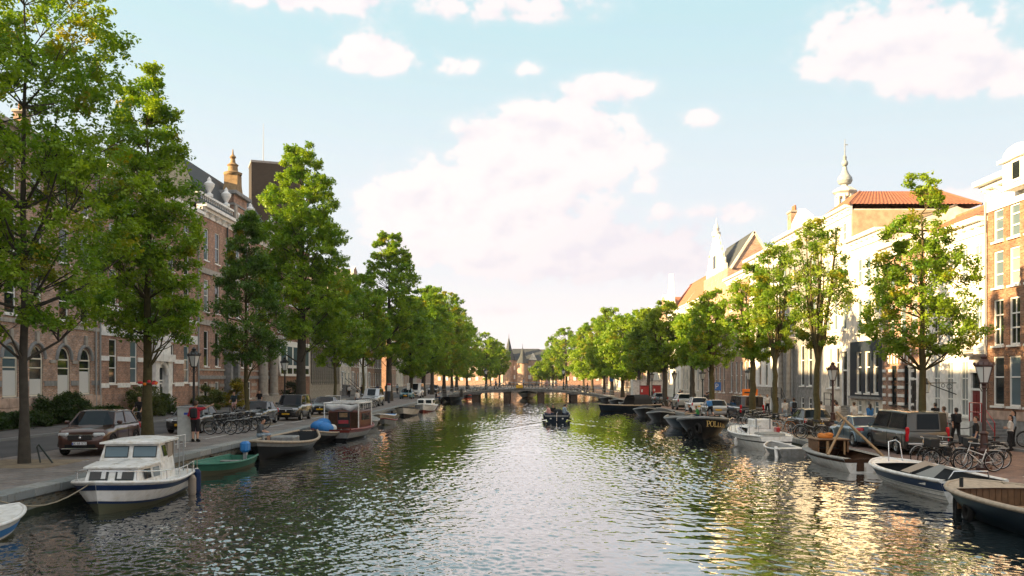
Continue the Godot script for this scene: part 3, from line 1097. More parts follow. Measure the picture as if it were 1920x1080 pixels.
	part(o, "drain_pipe", shape().rod(Vector3(19.4, 0.1, 0.13), Vector3(19.4, 17.0, 0.13), 0.08, 6), mats.steel_grey)
	# lodge with the crowned gable
	var b3 := [87.6, 90.7, 97.9, 101.2]
	win = rows_of(b3, [[0.75, 1.85]], 1.1, 1, [0.6], fw, pd)
	win.append_array(rows_of([87.6, 90.7, 95.5, 98.9, 101.9], [[4.05, 3.35]], 1.25, 1, [0.5], fw, pd))
	win.append_array(rows_of([87.6, 90.7, 94.0, 97.2, 100.4, 104.2, 108.0], [[9.2, 3.0], [14.0, 3.0]], 1.3, 1, [0.5], fw, mats.pane_blue))
	o = house("gabled_brick_house", "brick and stone house with a dark gable crowned by a golden finial", -1, 85.4, 110.8, 18.6, mats.brick_red, win)
	for y in [0.6, 1.35, 2.1]:
		for k in [[0.0, 1.55], [2.85, 4.65], [5.95, 9.4], [14.1, 15.2], [16.5, 18.4]]:
			part(o, "stone_band", shape().span(k[0], y, 0.0, k[1], y + 0.3, 0.05), mats.stone)
	band(o, 2.85, 0.35, 0.18, mats.stone_grey)
	band(o, 3.65, 0.18, 0.12, mats.stone)
	band(o, 7.9, 0.5, 0.2, mats.stone)
	band(o, 12.7, 0.5, 0.2, mats.stone)
	# dark stone doorcase with a hood and an urn niche
	var du := 94.3 - 85.4
	var dc := part(o, "doorcase", shape().span(du - 1.5, 0, 0.0, du - 0.85, 5.4, 0.7).span(du + 0.85, 0, 0.0, du + 1.5, 5.4, 0.7).span(du - 1.8, 5.4, 0.0, du + 1.8, 5.85, 1.0), mats.stone_grey)
	part(dc, "panel", shape().soft(Vector3(du, 4.9, 0.35), Vector3(1.6, 0.8, 0.5), 0.03), mats.stone)
	door(o, du, 0.1, 1.5, 2.9, mats.door_green, mats.stone_grey, 1.1)
	# giant columns at the gateway
	var gate := part(o, "gateway", shape().span(18.6, 0, 0.0, 25.2, 0.9, 1.1), mats.stone)
	part(gate, "lintel", shape().span(18.4, 7.0, 0.0, 25.3, 7.9, 1.2), mats.stone)
	for u in [19.4, 23.6]:
		part(gate, "column", kept("column", func(): return shape().lathe([Vector2(0.62, 0), Vector2(0.62, 0.18), Vector2(0.5, 0.3), Vector2(0.5, 2.4), Vector2(0.42, 5.6), Vector2(0.56, 5.8), Vector2(0.62, 6.05), Vector2(0, 6.05)], 14)), mats.stone, Vector3(u, 0.92, 0.55))
	door(o, 21.5, 0.95, 2.0, 4.2, mats.door_black, mats.stone, 1.0)
	cornice(o, 18.0, mats.white, 0.8, 1.0, 14)
	var bal := part(o, "balustrade", shape().span(0.0, 19.0, -0.25, 25.4, 19.2, 0.15).span(0.0, 19.95, -0.25, 25.4, 20.15, 0.15), mats.white)
	for k in 46:
		part(bal, "baluster", kept("baluster", func(): return shape().lathe([Vector2(0.06, 0), Vector2(0.11, 0.25), Vector2(0.05, 0.6), Vector2(0.07, 0.75)], 6)), mats.white, Vector3(0.4 + k * 0.54, 19.2, -0.05))
	for u in [3.2, 8.2, 16.4, 24.6]:
		part(bal, "urn", kept("urn", func(): return shape().lathe([Vector2(0.35, 0), Vector2(0.35, 0.25), Vector2(0.14, 0.4), Vector2(0.46, 1.0), Vector2(0.5, 1.25), Vector2(0.2, 1.5), Vector2(0.18, 1.7), Vector2(0.0, 1.95)], 10)), mats.white, Vector3(u, 20.15, -0.05))
	roof_hip(o, 19.0, 4.6, 11.0, mats.slate, false, 2.2, 2.2)
	var gx := 12.4
	var gb := part(o, "gable", shape().span(gx - 2.2, 19.0, -2.6, gx + 2.2, 24.0, 0.1), mats.brick_red)
	gb.position.y = -2.2
	part(gb, "gable_cornice", shape().span(gx - 2.7, 24.0, -2.9, gx + 2.7, 24.35, 0.5).span(gx - 2.45, 22.9, -2.7, gx + 2.45, 23.1, 0.25), mats.stone_grey)
	part(gb, "gable_window", shape().span(gx - 0.75, 19.9, 0.1, gx + 0.75, 22.3, 0.16), fw)
	part(gb, "gable_pane", shape().span(gx - 0.6, 20.05, 0.16, gx + 0.6, 22.15, 0.175), pd)
	part(gb, "gable_pilaster", shape().span(gx - 2.25, 19.0, 0.1, gx - 1.6, 22.9, 0.3).span(gx + 1.6, 19.0, 0.1, gx + 2.25, 22.9, 0.3), mats.stone)
	part(gb, "gable_crown", shape().plate([Vector2(gx + 1.7, 24.35), Vector2(gx + 1.1, 24.7), Vector2(gx + 0.75, 25.4), Vector2(gx + 0.7, 26.4), Vector2(gx - 0.7, 26.4), Vector2(gx - 0.75, 25.4), Vector2(gx - 1.1, 24.7), Vector2(gx - 1.7, 24.35)], -1.4, 0.0), mats.sandstone)
	part(gb, "finial", kept("finial", func(): return shape().lathe([Vector2(0.95, 0), Vector2(1.0, 0.22), Vector2(0.55, 0.4), Vector2(0.5, 0.9), Vector2(0.62, 1.05), Vector2(0.3, 1.3), Vector2(0.22, 1.7), Vector2(0.36, 1.9), Vector2(0.1, 2.2), Vector2(0.05, 2.7), Vector2(0, 2.75)], 8)), mats.sandstone, Vector3(gx, 26.4, -0.7))
	part(o, "drain_pipe", shape().rod(Vector3(8.0, 3.0, 0.14), Vector3(8.0, 18.0, 0.14), 0.09, 6), mats.frame_dark)
	# pale brick house with the white curved bay of windows
	win = rows_of([113.0, 116.0, 119.0, 122.0, 125.0], [[12.2, 2.2], [16.0, 2.0]], 1.7, 2, [0.5], fw, mats.pane_blue)
	o = house("bay_window_house", "pale brick house with a white framed curved window bay", -1, 110.8, 129.5, 20.0, mats.brick_ochre, win)
	var bay := part(o, "window_bay", shape().plate([Vector2(2.6, 3.2), Vector2(17.6, 3.2), Vector2(17.6, 7.6), Vector2(1.6, 7.6), Vector2(1.6, 5.6), Vector2(1.75, 4.5), Vector2(2.1, 3.7)], 0.0, 0.25), mats.frame_white)
	for k in 5:
		part(bay, "pane", shape().span(2.7 + k * 3.0, 4.6, 0.25, 5.0 + k * 3.0, 6.9, 0.27), mats.pane_blue)
		part(bay, "pane", shape().span(2.7 + k * 3.0, 3.5, 0.25, 5.0 + k * 3.0, 4.2, 0.27), pd)
	for k in 6:
		part(o, "louvre", shape().span(1.6, 7.8 + k * 0.6, 0.02, 6.4, 8.1 + k * 0.6, 0.3), mats.frame_white)
	roof_along(o, 20.0, 3.0, 11.0, mats.tile_dark, false, mats.brick_ochre)
	# grey block with concrete fins
	o = house("finned_block", "grey concrete block with a row of upright fins over dark glass", -1, 129.5, 150.5, 16.5, mats.concrete, [])
	part(o, "glass_strip", shape().span(0.8, 2.2, 0.0, 20.2, 6.8, 0.03), pd)
	part(o, "glass_strip", shape().span(0.8, 9.2, 0.0, 20.2, 13.6, 0.03), pd)
	for k in 15:
		part(o, "fin", kept("fin", func(): return shape().span(-0.12, 2.0, 0.03, 0.12, 7.0, 0.22)), mats.concrete, Vector3(1.2 + k * 1.32, 0, 0.0))
		part(o, "fin", kept("fin", func(): return shape()), mats.concrete, Vector3(1.2 + k * 1.32, 7.0, 0.0))
	band(o, 7.4, 1.4, 0.7, mats.concrete, "parapet_panel")
	# the rest of the row, smaller and smaller
	var rest := [
		["stepped_house", "cream house with a black front stoop behind the white van", 150.5, 160.0, 17.0, "cream", "cornice", "tile_dark"],
		["narrow_house", "narrow brown brick house left of the first trees by the far bridge", 160.0, 168.0, 18.5, "brick_brown", "neck", "tile_dark"],
		["narrow_house", "white plastered house with tall sash windows near the far bridge, left", 168.0, 176.5, 16.5, "white", "cornice", "slate"],
		["narrow_house", "ochre brick house with a neck gable past the far bridge, left", 176.5, 185.0, 13.0, "brick_ochre", "neck", "tile_dark"],
		["narrow_house", "dark brick house at the corner of the left side street", 185.0, 194.0, 12.0, "brick_dark", "cornice", "tile_dark"],
		["narrow_house", "red brick house past the left side street", 206.0, 216.0, 11.0, "brick_red", "cornice", "tile_red"],
		["narrow_house", "low cream house among the far left trees", 216.0, 228.0, 9.5, "cream", "cornice", "tile_dark"],
		["narrow_house", "brown brick gabled house deep in the left row", 228.0, 240.0, 12.0, "brick_brown", "neck", "tile_dark"],
		["narrow_house", "pale stone house deep in the left row", 240.0, 256.0, 12.5, "stone", "cornice", "slate"],
		["narrow_house", "last but one brick house of the left row", 256.0, 280.0, 13.0, "brick_red", "cornice", "tile_dark"],
		["narrow_house", "last house of the left row before the square", 280.0, 305.0, 13.0, "brick_pink", "cornice", "tile_dark"],
	]
	plain_houses(-1, rest)

func plain_houses(side: int, rest: Array):
	for k in rest.size():
		var q: Array = rest[k]
		var from: float = q[2]
		var to: float = q[3]
		var h: float = q[4]
		var n := maxi(3, int((to - from) / 2.6))
		var at := []
		for j in n:
			at.append(from + (to - from) * (j + 0.5) / n)
		var storeys := []
		var y := 1.3
		while y + 2.4 < h:
			var t := maxf(1.5, 2.7 - y * 0.07)
			storeys.append([y, t])
			y += t + 1.05
		var o := house(q[0], q[1], side, from, to, h, mats[q[5]], rows_of(at, storeys, 1.25, 1, [0.5], mats.frame_white, mats.pane_dark if k % 3 else mats.pane_blue))
		if q[6] == "cornice":
			cornice(o, h - 0.5, mats.white, 0.5, 0.7, 0)
			roof_along(o, h + 0.1, 2.8, 10.0, mats[q[7]], from < 140.0, mats[q[5]], -0.4)
		elif q[6] == "neck":
			gable(o, (to - from) / 2, h, neck_outline((to - from) * 0.9, 4.0), mats[q[5]], mats.white)
			var w := to - from
			part(o, "roof", _thick(Vector3(0, h, 0), Vector3(w / 2, h + 3.6, 0), Vector3(w / 2, h + 3.6, -10), Vector3(0, h, -10)), mats[q[7]], Vector3(0, 0, -0.4))
			part(o, "roof", _thick(Vector3(w / 2, h + 3.6, 0), Vector3(w, h, 0), Vector3(w, h, -10), Vector3(w / 2, h + 3.6, -10)), mats[q[7]], Vector3(0, 0, -0.4))
		band(o, 0.0, 0.9, 0.06, mats.stone_grey, "plinth")
		if from < 180.0:
			door(o, (to - from) * (0.5 / n), 0.92, 1.1, 2.2, mats.door_green if k % 2 else mats.door_black, mats.white, 0.6)
			chimney(o, (to - from) * 0.8, h + 1.5, -3.5, Vector3(0.8, 2.2, 0.7), mats.brick_brown)

func build_right_houses():
	var fw: Material = mats.frame_white
	var fd: Material = mats.frame_dark
	var pd: Material = mats.pane_dark
	var pp: Material = mats.pane_pale
	# ochre brick house nearest
	var at := [48.2, 46.6, 45.0, 43.4, 41.8]
	var win := []
	win.append_array(rows_of(at, [[10.35, 1.65], [7.95, 1.9]], 1.0, 1, [0.36, 0.70], fw, mats.pane_blue))
	win.append_array(rows_of(at, [[4.95, 2.4]], 1.05, 2, [0.36, 0.66], fw, pd))
	win.append_array(rows_of(at, [[1.85, 2.55]], 1.15, 1, [0.58], fw, pd))
	var o := house("ochre_brick_house", "ochre brick house with white window frames and a white attic at the right edge", 1, 40.2, 49.4, 12.7, mats.brick_ochre, win)
	band(o, 12.0, 0.75, 0.06, mats.white, "frieze")
	cornice(o, 12.75, mats.white, 0.75, 0.85, 8)
	band(o, 1.15, 0.45, 0.10, mats.stone_pink, "plinth_band")
	band(o, 0.0, 1.15, 0.07, mats.stone_grey, "plinth")
	var att := part(o, "attic", shape().span(3.2, 12.5, -2.4, 6.0, 14.0, 0.80), mats.white)
	var seg := []
	for k in 13:
		var a := PI * k / 12
		seg.append(Vector2(4.6 + cos(a) * 1.25, 14.02 + sin(a) * 0.5))
	part(att, "pediment", shape().plate(seg, 0.3, 0.9), mats.white)
	part(att, "attic_cornice", shape().span(3.0, 13.86, 0.805, 6.2, 14.015, 1.0), mats.white)
	part(att, "attic_window", shape().span(4.15, 12.75, 0.80, 5.05, 13.8, 0.87), fw)
	part(att, "attic_pane", shape().span(4.27, 12.87, 0.87, 4.93, 13.68, 0.885), pd)
	roof_hip(o, 13.5, 1.2, 11.0, mats.slate, false, 2.0, 2.6)
	stoop(o, 0.9, 1.0, 1.3, 2.6, mats.stone_grey, mats.paint_red)
	part(o, "drain_pipe", shape().rod(Vector3(0.06, 0.1, 0.12), Vector3(0.06, 12.6, 0.12), 0.06, 6), mats.steel_grey)
	o = house("brown_brick_house", "brown brick house just outside the right edge, beside the ochre one", 1, 24.0, 40.2, 12.4, mats.brick_brown, rows_of([38.4, 36.0, 33.6, 31.2, 28.8, 26.4], [[1.85, 2.5], [5.2, 2.3], [8.7, 1.9]], 1.1, 1, [0.5], fw, pd))
	cornice(o, 12.0, mats.white, 0.6, 0.8, 8)
	roof_along(o, 12.8, 2.0, 10.0, mats.tile_dark, false, mats.brick_brown, -0.5)
	# white house with three tall windows
	var a2 := [55.5, 53.8, 52.0]
	win = rows_of(a2, [[1.15, 3.1]], 0.95, 2, [0.30, 0.68], fw, pp)
	win.append_array(rows_of([55.5, 53.8, 52.0, 50.4], [[5.3, 2.4], [8.6, 1.9]], 0.95, 2, [0.30, 0.66], fw, mats.pane_blue))
	o = house("white_house", "white plastered house with a red front door and three tall pale windows", 1, 49.4, 57.0, 11.4, mats.white, win)
	cornice(o, 11.0, mats.white, 0.6, 0.85, 8)
	band(o, 0.0, 0.75, 0.06, mats.white, "plinth")
	band(o, 4.75, 0.22, 0.10, mats.white)
	door(o, 57.0 - 50.35, 0.3, 1.0, 2.3, mats.door_red, mats.white, 0.75)
	var bk := part(o, "balcony", shape().span(5.8, 4.45, 0.0, 7.5, 4.55, 0.7), mats.stone)
	var bb := shape()
	for k in 15:
		bb.rod(Vector3(5.85 + k * 0.114, 4.55, 0.66), Vector3(5.85 + k * 0.114, 5.0, 0.66), 0.014, 4)
	for y in [4.58, 5.0]:
		bb.rod(Vector3(5.82, y, 0.66), Vector3(7.48, y, 0.66), 0.022, 4)
	part(bk, "balcony_rail", bb, mats.iron)
	roof_along(o, 11.7, 2.2, 9.0, mats.tile_dark, true, mats.white, -0.5)
	# striped brick house
	win = rows_of([61.9, 59.8], [[1.5, 2.6]], 0.95, 1, [0.55], fd, pd)
	win.append_array(rows_of([62.2, 60.4, 58.6], [[5.9, 2.3], [9.1, 1.7]], 0.95, 1, [0.5], fw, mats.pane_blue))
	o = house("striped_brick_house", "red brick house striped with white stone blocks round its windows", 1, 57.0, 63.8, 11.9, mats.brick_red, win)
	for k in 11:
		for x in [0.0, 1.1, 2.6, 3.1, 4.7, 6.2]:
			if k % 2 == 0:
				part(o, "stone_block", kept("stripe", func(): return shape().soft(Vector3(0.27, 0.1, 0.03), Vector3(0.5, 0.2, 0.08), 0.012)), mats.white, Vector3(x + 0.02 * (k % 3), 0.95 + k * 0.27, 0.0))
	for u in [1.9, 4.0]:
		var fan := part(o, "brick_arch", shape().plate([Vector2(u - 0.85, 4.25), Vector2(u + 0.85, 4.25), Vector2(u + 1.05, 5.1), Vector2(u - 1.05, 5.1)], 0.0, 0.05), mats.brick_ochre)
		for k in 7:
			part(fan, "voussoir", kept("voussoir", func(): return shape().soft(Vector3(0, 0.42, 0.06), Vector3(0.13, 0.9, 0.06), 0.01)), mats.white if k % 2 == 0 else mats.brick_red, Vector3(u - 0.75 + k * 0.25, 4.25, 0.0))
	band(o, 0.0, 0.85, 0.08, mats.stone, "plinth")
	door(o, 5.3, 0.85, 1.0, 2.3, mats.door_black, mats.white, 0.6)
	cornice(o, 11.4, mats.white, 0.6, 0.8, 6)
	roof_along(o, 12.0, 2.2, 9.0, mats.tile_red, true, mats.brick_red, -0.5)
	# navy house
	win = rows_of([68.3, 66.6, 65.0], [[2.2, 3.0]], 1.05, 1, [0.62], fw, pd)
	win.append_array(rows_of([68.3, 66.6, 65.0], [[0.75, 0.95]], 0.9, 1, [0.55], fw, pd))
	win.append_array(rows_of([68.3, 66.6, 65.0], [[6.6, 2.4], [10.2, 1.8]], 1.0, 1, [0.5], fw, mats.pane_blue))
	o = house("navy_fronted_house", "house with a dark navy lower front and three tall white-framed windows", 1, 63.8, 70.1, 13.2, mats.cream, win)
	part(o, "navy_front", front_wall(6.3, 4.0, [[1.275, 0.25, 1.05, 3.0], [2.975, 0.25, 1.05, 3.0], [4.575, 0.25, 1.05, 3.0]], 0.045), mats.navy, Vector3(0, 1.95, 0.05))
	band(o, 1.78, 0.17, 0.22, mats.stone_grey, "shop_ledge")
	cornice(o, 12.8, mats.white, 0.6, 0.8, 6)
	roof_along(o, 13.4, 1.6, 9.0, mats.tile_dark, true, mats.cream, -0.5)
	# tall white house with the hipped tile roof
	win = rows_of([74.9, 73.1], [[2.5, 3.2]], 1.0, 1, [0.62], fw, pd)
	win.append_array(rows_of([75.6, 73.6, 71.6], [[7.0, 2.5], [10.6, 2.2], [13.7, 1.5]], 1.0, 1, [0.5], fw, mats.pane_blue))
	o = house("hipped_roof_house", "tall cream house with a tan side wall and an orange tiled hipped roof", 1, 70.1, 77.1, 16.0, mats.cream, win, 9.5)
	door(o, 6.1, 1.2, 1.0, 2.6, mats.door_black, mats.white, 1.3)
	stoop(o, 5.3, 1.15, 1.6, 3.0, mats.stone, mats.iron)
	part(o, "side_wall", shape().span(0.0, 13.0, -9.4, 0.02, 15.9, -0.1), mats.tan_plaster, Vector3(7.0, 0, 0))
	cornice(o, 15.6, mats.white, 0.5, 0.7, 6)
	roof_hip(o, 16.3, 1.5, 9.5, mats.tile_red, true, 2.6, 1.6)
	band(o, 0.0, 1.1, 0.06, mats.stone_grey, "plinth")
	# grey stone house with the columned door
	win = rows_of([80.2, 82.4], [[2.6, 3.6]], 1.15, 1, [0.62], fw, pd)
	win.append_array(rows_of([79.2, 82.0, 85.0, 88.2], [[7.6, 2.8], [11.6, 2.2]], 1.15, 1, [0.5], fw, mats.pane_blue))
	win.append_array(rows_of([80.2, 82.4], [[0.5, 1.1]], 1.0, 1, [0.5], fw, pd))
	o = house("grey_stone_house", "grey stone house with a columned doorway and a double stoop", 1, 77.1, 90.0, 16.1, mats.stone_grey, win)
	var pu := 90.0 - 86.2
	var po := part(o, "doorcase", shape().span(pu - 1.6, 6.2, 0.0, pu + 1.6, 6.9, 0.9).plate([Vector2(pu - 1.7, 6.9), Vector2(pu + 1.7, 6.9), Vector2(pu, 7.6)], 0.0, 0.9), mats.stone)
	for u in [pu - 1.3, pu + 1.3]:
		part(po, "column", kept("door column", func(): return shape().lathe([Vector2(0.3, 0), Vector2(0.24, 0.2), Vector2(0.2, 4.5), Vector2(0.3, 4.75), Vector2(0, 4.75)], 10)), mats.stone, Vector3(u, 1.42, 0.5))
	door(o, pu, 1.42, 1.3, 2.9, mats.door_black, mats.white, 1.2)
	stoop(o, pu, 1.4, 3.4, 3.2, mats.stone_grey, mats.iron)
	cornice(o, 15.7, mats.white, 0.7, 0.9, 9)
	part(o, "attic", shape().plate([Vector2(4.2, 16.6), Vector2(9.0, 16.6), Vector2(9.0, 17.4), Vector2(6.6, 18.4), Vector2(4.2, 17.4)], -0.6, 0.0), mats.white)
	chimney(o, 0.9, 16.6, -1.2, Vector3(1.2, 2.4, 0.9), mats.brick_brown)
	roof_along(o, 16.5, 1.4, 10.0, mats.slate, false, mats.stone_grey, -0.7)
	# pale fronts further along
	win = rows_of([92.2, 94.8, 97.4, 100.2], [[2.5, 3.9], [8.0, 3.0], [12.4, 2.2]], 1.2, 1, [0.55], fw, pd)
	win.append_array(rows_of([92.2, 94.8, 97.4, 100.2], [[0.35, 1.1]], 0.9, 1, [0.5], fw, pd))
	o = house("pale_stone_house", "pale stone house with very tall ground-floor windows over a block base", 1, 90.0, 102.0, 15.6, mats.white, win)
	for k in 8:
		for j in 2:
			part(o, "stone_block", kept("ashlar", func(): return shape().soft(Vector3(0, 0, 0.03), Vector3(1.46, 0.42, 0.10), 0.02)), mats.stone, Vector3(0.75 + k * 1.5, 1.72 + j * 0.45, 0.0))
	cornice(o, 15.2, mats.white, 0.7, 0.9, 8)
	roof_along(o, 16.0, 2.2, 10.0, mats.slate, false, mats.white, -0.7)
	win = rows_of([103.6, 105.8, 108.2, 110.8], [[1.6, 3.6], [6.6, 3.0], [11.2, 2.2]], 1.15, 1, [0.55], fw, mats.pane_blue)
	o = house("brown_brick_house", "brown brick house with tall white-framed windows in the middle of the right row", 1, 102.0, 113.0, 14.8, mats.brick_brown, win)
	cornice(o, 14.4, mats.white, 0.6, 0.8, 8)
	roof_along(o, 15.2, 2.0, 10.0, mats.tile_dark, true, mats.brick_brown, -0.6)
	# stone gable house with the slate roof and the brick side gable
	win = rows_of([115.0, 117.4, 119.8, 122.2, 124.6], [[1.5, 3.2], [6.4, 2.6], [10.6, 2.4]], 1.15, 1, [0.5], fw, pd)
	o = house("stone_gabled_house", "house with a stepped cream stone gable, a slate roof and a brick side gable", 1, 113.0, 128.0, 16.6, mats.brick_pink, win, 6.0)
	var g = gable(o, 7.5, 16.6, step_outline(10.5, 5.0, 6), mats.cream, mats.white)
	part(g, "pinnacle", kept("pinnacle", func(): return shape().lathe([Vector2(0.55, 0), Vector2(0.55, 0.5), Vector2(0.32, 0.6), Vector2(0.4, 1.0), Vector2(0.12, 1.6), Vector2(0.0, 2.4)], 8)), mats.cream, Vector3(0, 5.0, -0.2))
	for s in [-1, 1]:
		for k in 5:
			part(g, "pinnacle", kept("small pinnacle", func(): return shape().lathe([Vector2(0.22, 0), Vector2(0.12, 0.3), Vector2(0.16, 0.5), Vector2(0.0, 1.0)], 6)), mats.cream, Vector3(s * (4.85 - k * 0.875), 5.0 * (k + 1) / 6.0, -0.2))
	part(g, "gable_window", shape().span(-1.0, 0.6, 0.0, 1.0, 2.6, 0.06), mats.frame_white)
	part(g, "gable_pane", shape().span(-0.85, 0.75, 0.06, 0.85, 2.45, 0.075), pd)
	roof_along(o, 16.6, 4.3, 5.6, mats.slate, false, mats.brick_pink, -0.4)
	part(o, "verge", shape().box(Vector3(15.1, 18.75, -1.8), Vector3(0.4, 0.25, 5.25), Basis(Vector3(1, 0, 0), 0.995)).box(Vector3(15.1, 18.75, -4.6), Vector3(0.4, 0.25, 5.25), Basis(Vector3(1, 0, 0), -0.995)), mats.cream)
	# red roofs
	win = rows_of([132.5, 135.5, 138.5, 141.5, 144.5], [[1.5, 3.2], [6.2, 2.6], [10.2, 2.2]], 1.2, 1, [0.5], fw, mats.pane_blue)
	o = house("red_roofed_house", "cream house with a steep red tiled roof and yellow brick chimneys", 1, 128.0, 147.0, 14.2, mats.cream, win)
	roof_along(o, 14.2, 5.6, 8.0, mats.tile_red, true, mats.brick_ochre, -0.3)
	chimney(o, 18.3, 16.6, -1.6, Vector3(1.0, 3.4, 1.2), mats.brick_ochre)
	chimney(o, 18.3, 17.6, -4.4, Vector3(1.0, 3.2, 1.2), mats.brick_ochre)
	cornice(o, 13.7, mats.white, 0.5, 0.7, 0)
	win = rows_of([149.5, 152.5, 155.5, 158.5], [[1.5, 3.0], [6.0, 2.4], [9.8, 2.0]], 1.2, 1, [0.5], fw, pd)
	o = house("white_gabled_house", "white house with a stepped gable and bright red roof above the far trees", 1, 147.0, 161.0, 14.6, mats.white, win)
	roof_along(o, 14.6, 4.6, 7.0, mats.tile_red, true, mats.cream, -0.4)
	gable(o, 3.0, 14.6, step_outline(5.6, 6.2, 5), mats.white, mats.white)
	plain_houses(1, [
		["narrow_house", "pink brick house on the right just before the far bridge", 161.0, 170.0, 14.0, "brick_pink", "neck", "tile_red"],
		["narrow_house", "white house on the right just past the far bridge", 170.0, 180.0, 13.0, "white", "cornice", "tile_dark"],
		["narrow_house", "cream gabled house past the far bridge, right row", 180.0, 190.0, 13.5, "cream", "neck", "tile_red"],
		["narrow_house", "red brick house past the far bridge, right row", 190.0, 204.0, 13.0, "brick_red", "cornice", "tile_dark"],
		["narrow_house", "pale stone house deep in the right row", 204.0, 220.0, 13.0, "stone", "cornice", "slate"],
		["narrow_house", "brown brick house deep in the right row", 220.0, 240.0, 14.0, "brick_brown", "neck", "tile_dark"],
		["narrow_house", "last but one house of the right row", 240.0, 268.0, 13.0, "cream", "cornice", "tile_red"],
		["narrow_house", "last house of the right row before the square", 268.0, 300.0, 13.0, "brick_red", "cornice", "tile_dark"],
	])

# ---------------------------------------------------------------- landmarks
func build_landmarks():
	# carillon tower above the roofs on the right
	var t := thing("bell_tower", "slender bell tower with an onion dome above the orange tiled roof", "tower", Vector3(54.7, RIGHT_Y, -160))
	part(t, "shaft", shape().span(-2.0, 0, -2.0, 2.0, 31.0, 2.0), mats.stone)
	part(t, "gallery", shape().lathe([Vector2(0, 30.9), Vector2(2.3, 30.9), Vector2(2.3, 31.4), Vector2(0, 31.4)], 8, Vector3.ZERO, true), mats.cream)
	var core := shape()
	for k in 8:
		var a := TAU * k / 8 + PI / 8
		core.rod(Vector3(cos(a) * 1.35, 31.4, sin(a) * 1.35), Vector3(cos(a) * 1.35, 34.6, sin(a) * 1.35), 0.27, 6)
	part(t, "lantern_columns", core, mats.cream)
	part(t, "bells", shape().lathe([Vector2(0.0, 31.8), Vector2(0.5, 31.9), Vector2(0.3, 32.6), Vector2(0.05, 32.8)], 8).lathe([Vector2(0.0, 33.0), Vector2(0.4, 33.1), Vector2(0.22, 33.7), Vector2(0.05, 33.9)], 8), mats.verdigris)
	part(t, "entablature", shape().lathe([Vector2(0, 34.3), Vector2(1.6, 34.3), Vector2(1.6, 34.8), Vector2(2.15, 35.1), Vector2(2.15, 35.25), Vector2(1.2, 35.9), Vector2(0.6, 36.1), Vector2(0.5, 36.4)], 8, Vector3.ZERO, true), mats.cream)
	part(t, "onion_dome", shape().lathe([Vector2(0.5, 36.4), Vector2(1.05, 36.6), Vector2(1.3, 37.1), Vector2(1.2, 37.6), Vector2(0.75, 38.2), Vector2(0.42, 38.9), Vector2(0.34, 39.5)], 10), mats.verdigris)
	part(t, "ball", shape().ball(Vector3(0, 40.1, 0), Vector3(0.55, 0.6, 0.55), 10, 6), mats.verdigris)
	part(t, "spire", shape().lathe([Vector2(0.28, 40.6), Vector2(0.3, 41.2), Vector2(0.1, 41.6), Vector2(0.05, 44.2), Vector2(0, 44.3)], 6), mats.lead)
	part(t, "weather_vane", shape().span(-0.05, 43.2, -0.03, 0.5, 43.35, 0.03), mats.lead)
	# dark brick tower slab behind the left row
	var s := thing("brick_tower_block", "plain dark brick tower block behind the crowned gable", "building", Vector3(-50.2, 0, -184), 0.37)
	part(s, "shaft", shape().span(-4.0, 0, -3.0, 6.0, 44.6, 3.0), mats.brick_tower)
	part(s, "parapet", shape().span(-4.1, 44.6, -3.1, 6.1, 45.0, 3.1), mats.stone_grey)
	part(s, "antenna", shape().rod(Vector3(-1.5, 45.0, 0), Vector3(-1.5, 53.0, 0), 0.08, 5, 0.03), mats.steel_grey)
	# old weigh-house at the end of the canal
	var w := thing("weigh_house", "distant brick weigh house with pointed slate spires closing the view", "building", Vector3(0, 0, -345))
	part(w, "hall", shape().span(-8.5, 0, -14, 9.0, 9.5, 0), mats.brick_pink)
	part(w, "hall_roof", shape().sheet([[Vector3(-8.9, 9.5, 0.4), Vector3(9.4, 9.5, 0.4), Vector3(9.4, 9.5, -14.4), Vector3(-8.9, 9.5, -14.4)], [Vector3(-5, 14.0, -6), Vector3(5, 14.0, -6), Vector3(5, 14.0, -8), Vector3(-5, 14.0, -8)]], true, true, true), mats.slate)
	for q in [[-6.3, -1.0, 2.2, 9.6, 8.4], [-1.2, 1.6, 2.0, 8.4, 5.8], [6.6, 0.2, 2.0, 8.0, 3.6]]:
		var tw := part(w, "turret", shape().lathe([Vector2(q[2], 0), Vector2(q[2], q[3]), Vector2(q[2] + 0.3, q[3])], 10, Vector3.ZERO), mats.brick_pink, Vector3(q[0], 0, q[1]))
		part(tw, "turret_spire", shape().lathe([Vector2(q[2] + 0.35, q[3]), Vector2(q[2] * 0.55, q[3] + q[4] * 0.42), Vector2(0.1, q[3] + q[4]), Vector2(0.03, q[3] + q[4] + 1.4)], 8, Vector3.ZERO, true), mats.slate)
	for k in 6:
		for j in 2:
			part(w, "window", kept("weigh window", func(): return shape().span(-0.55, 0, 0, 0.55, 1.5, 0.1)), mats.frame_white, Vector3(-7.4 + k * 2.9, 2.6 + j * 3.4, 0.02))
	part(w, "gable", shape().plate([Vector2(1.0, 9.5), Vector2(4.2, 9.5), Vector2(2.6, 12.5)], -2.0, 0.2), mats.cream)
	# brick houses behind it close the square
	var far := [[-60.0, -30.0, 11.0, "brick_brown"], [-30.0, -10.0, 11.5, "brick_pink"], [-10.0, 12.0, 11.0, "cream"], [12.0, 34.0, 11.0, "brick_red"], [34.0, 62.0, 13.0, "stone"]]
	var said := ["brown house row left behind the weigh house", "pink house row just left behind the weigh house", "cream house row right behind the weigh house roof", "red brick house row right of the weigh house", "grey house row furthest right across the square"]
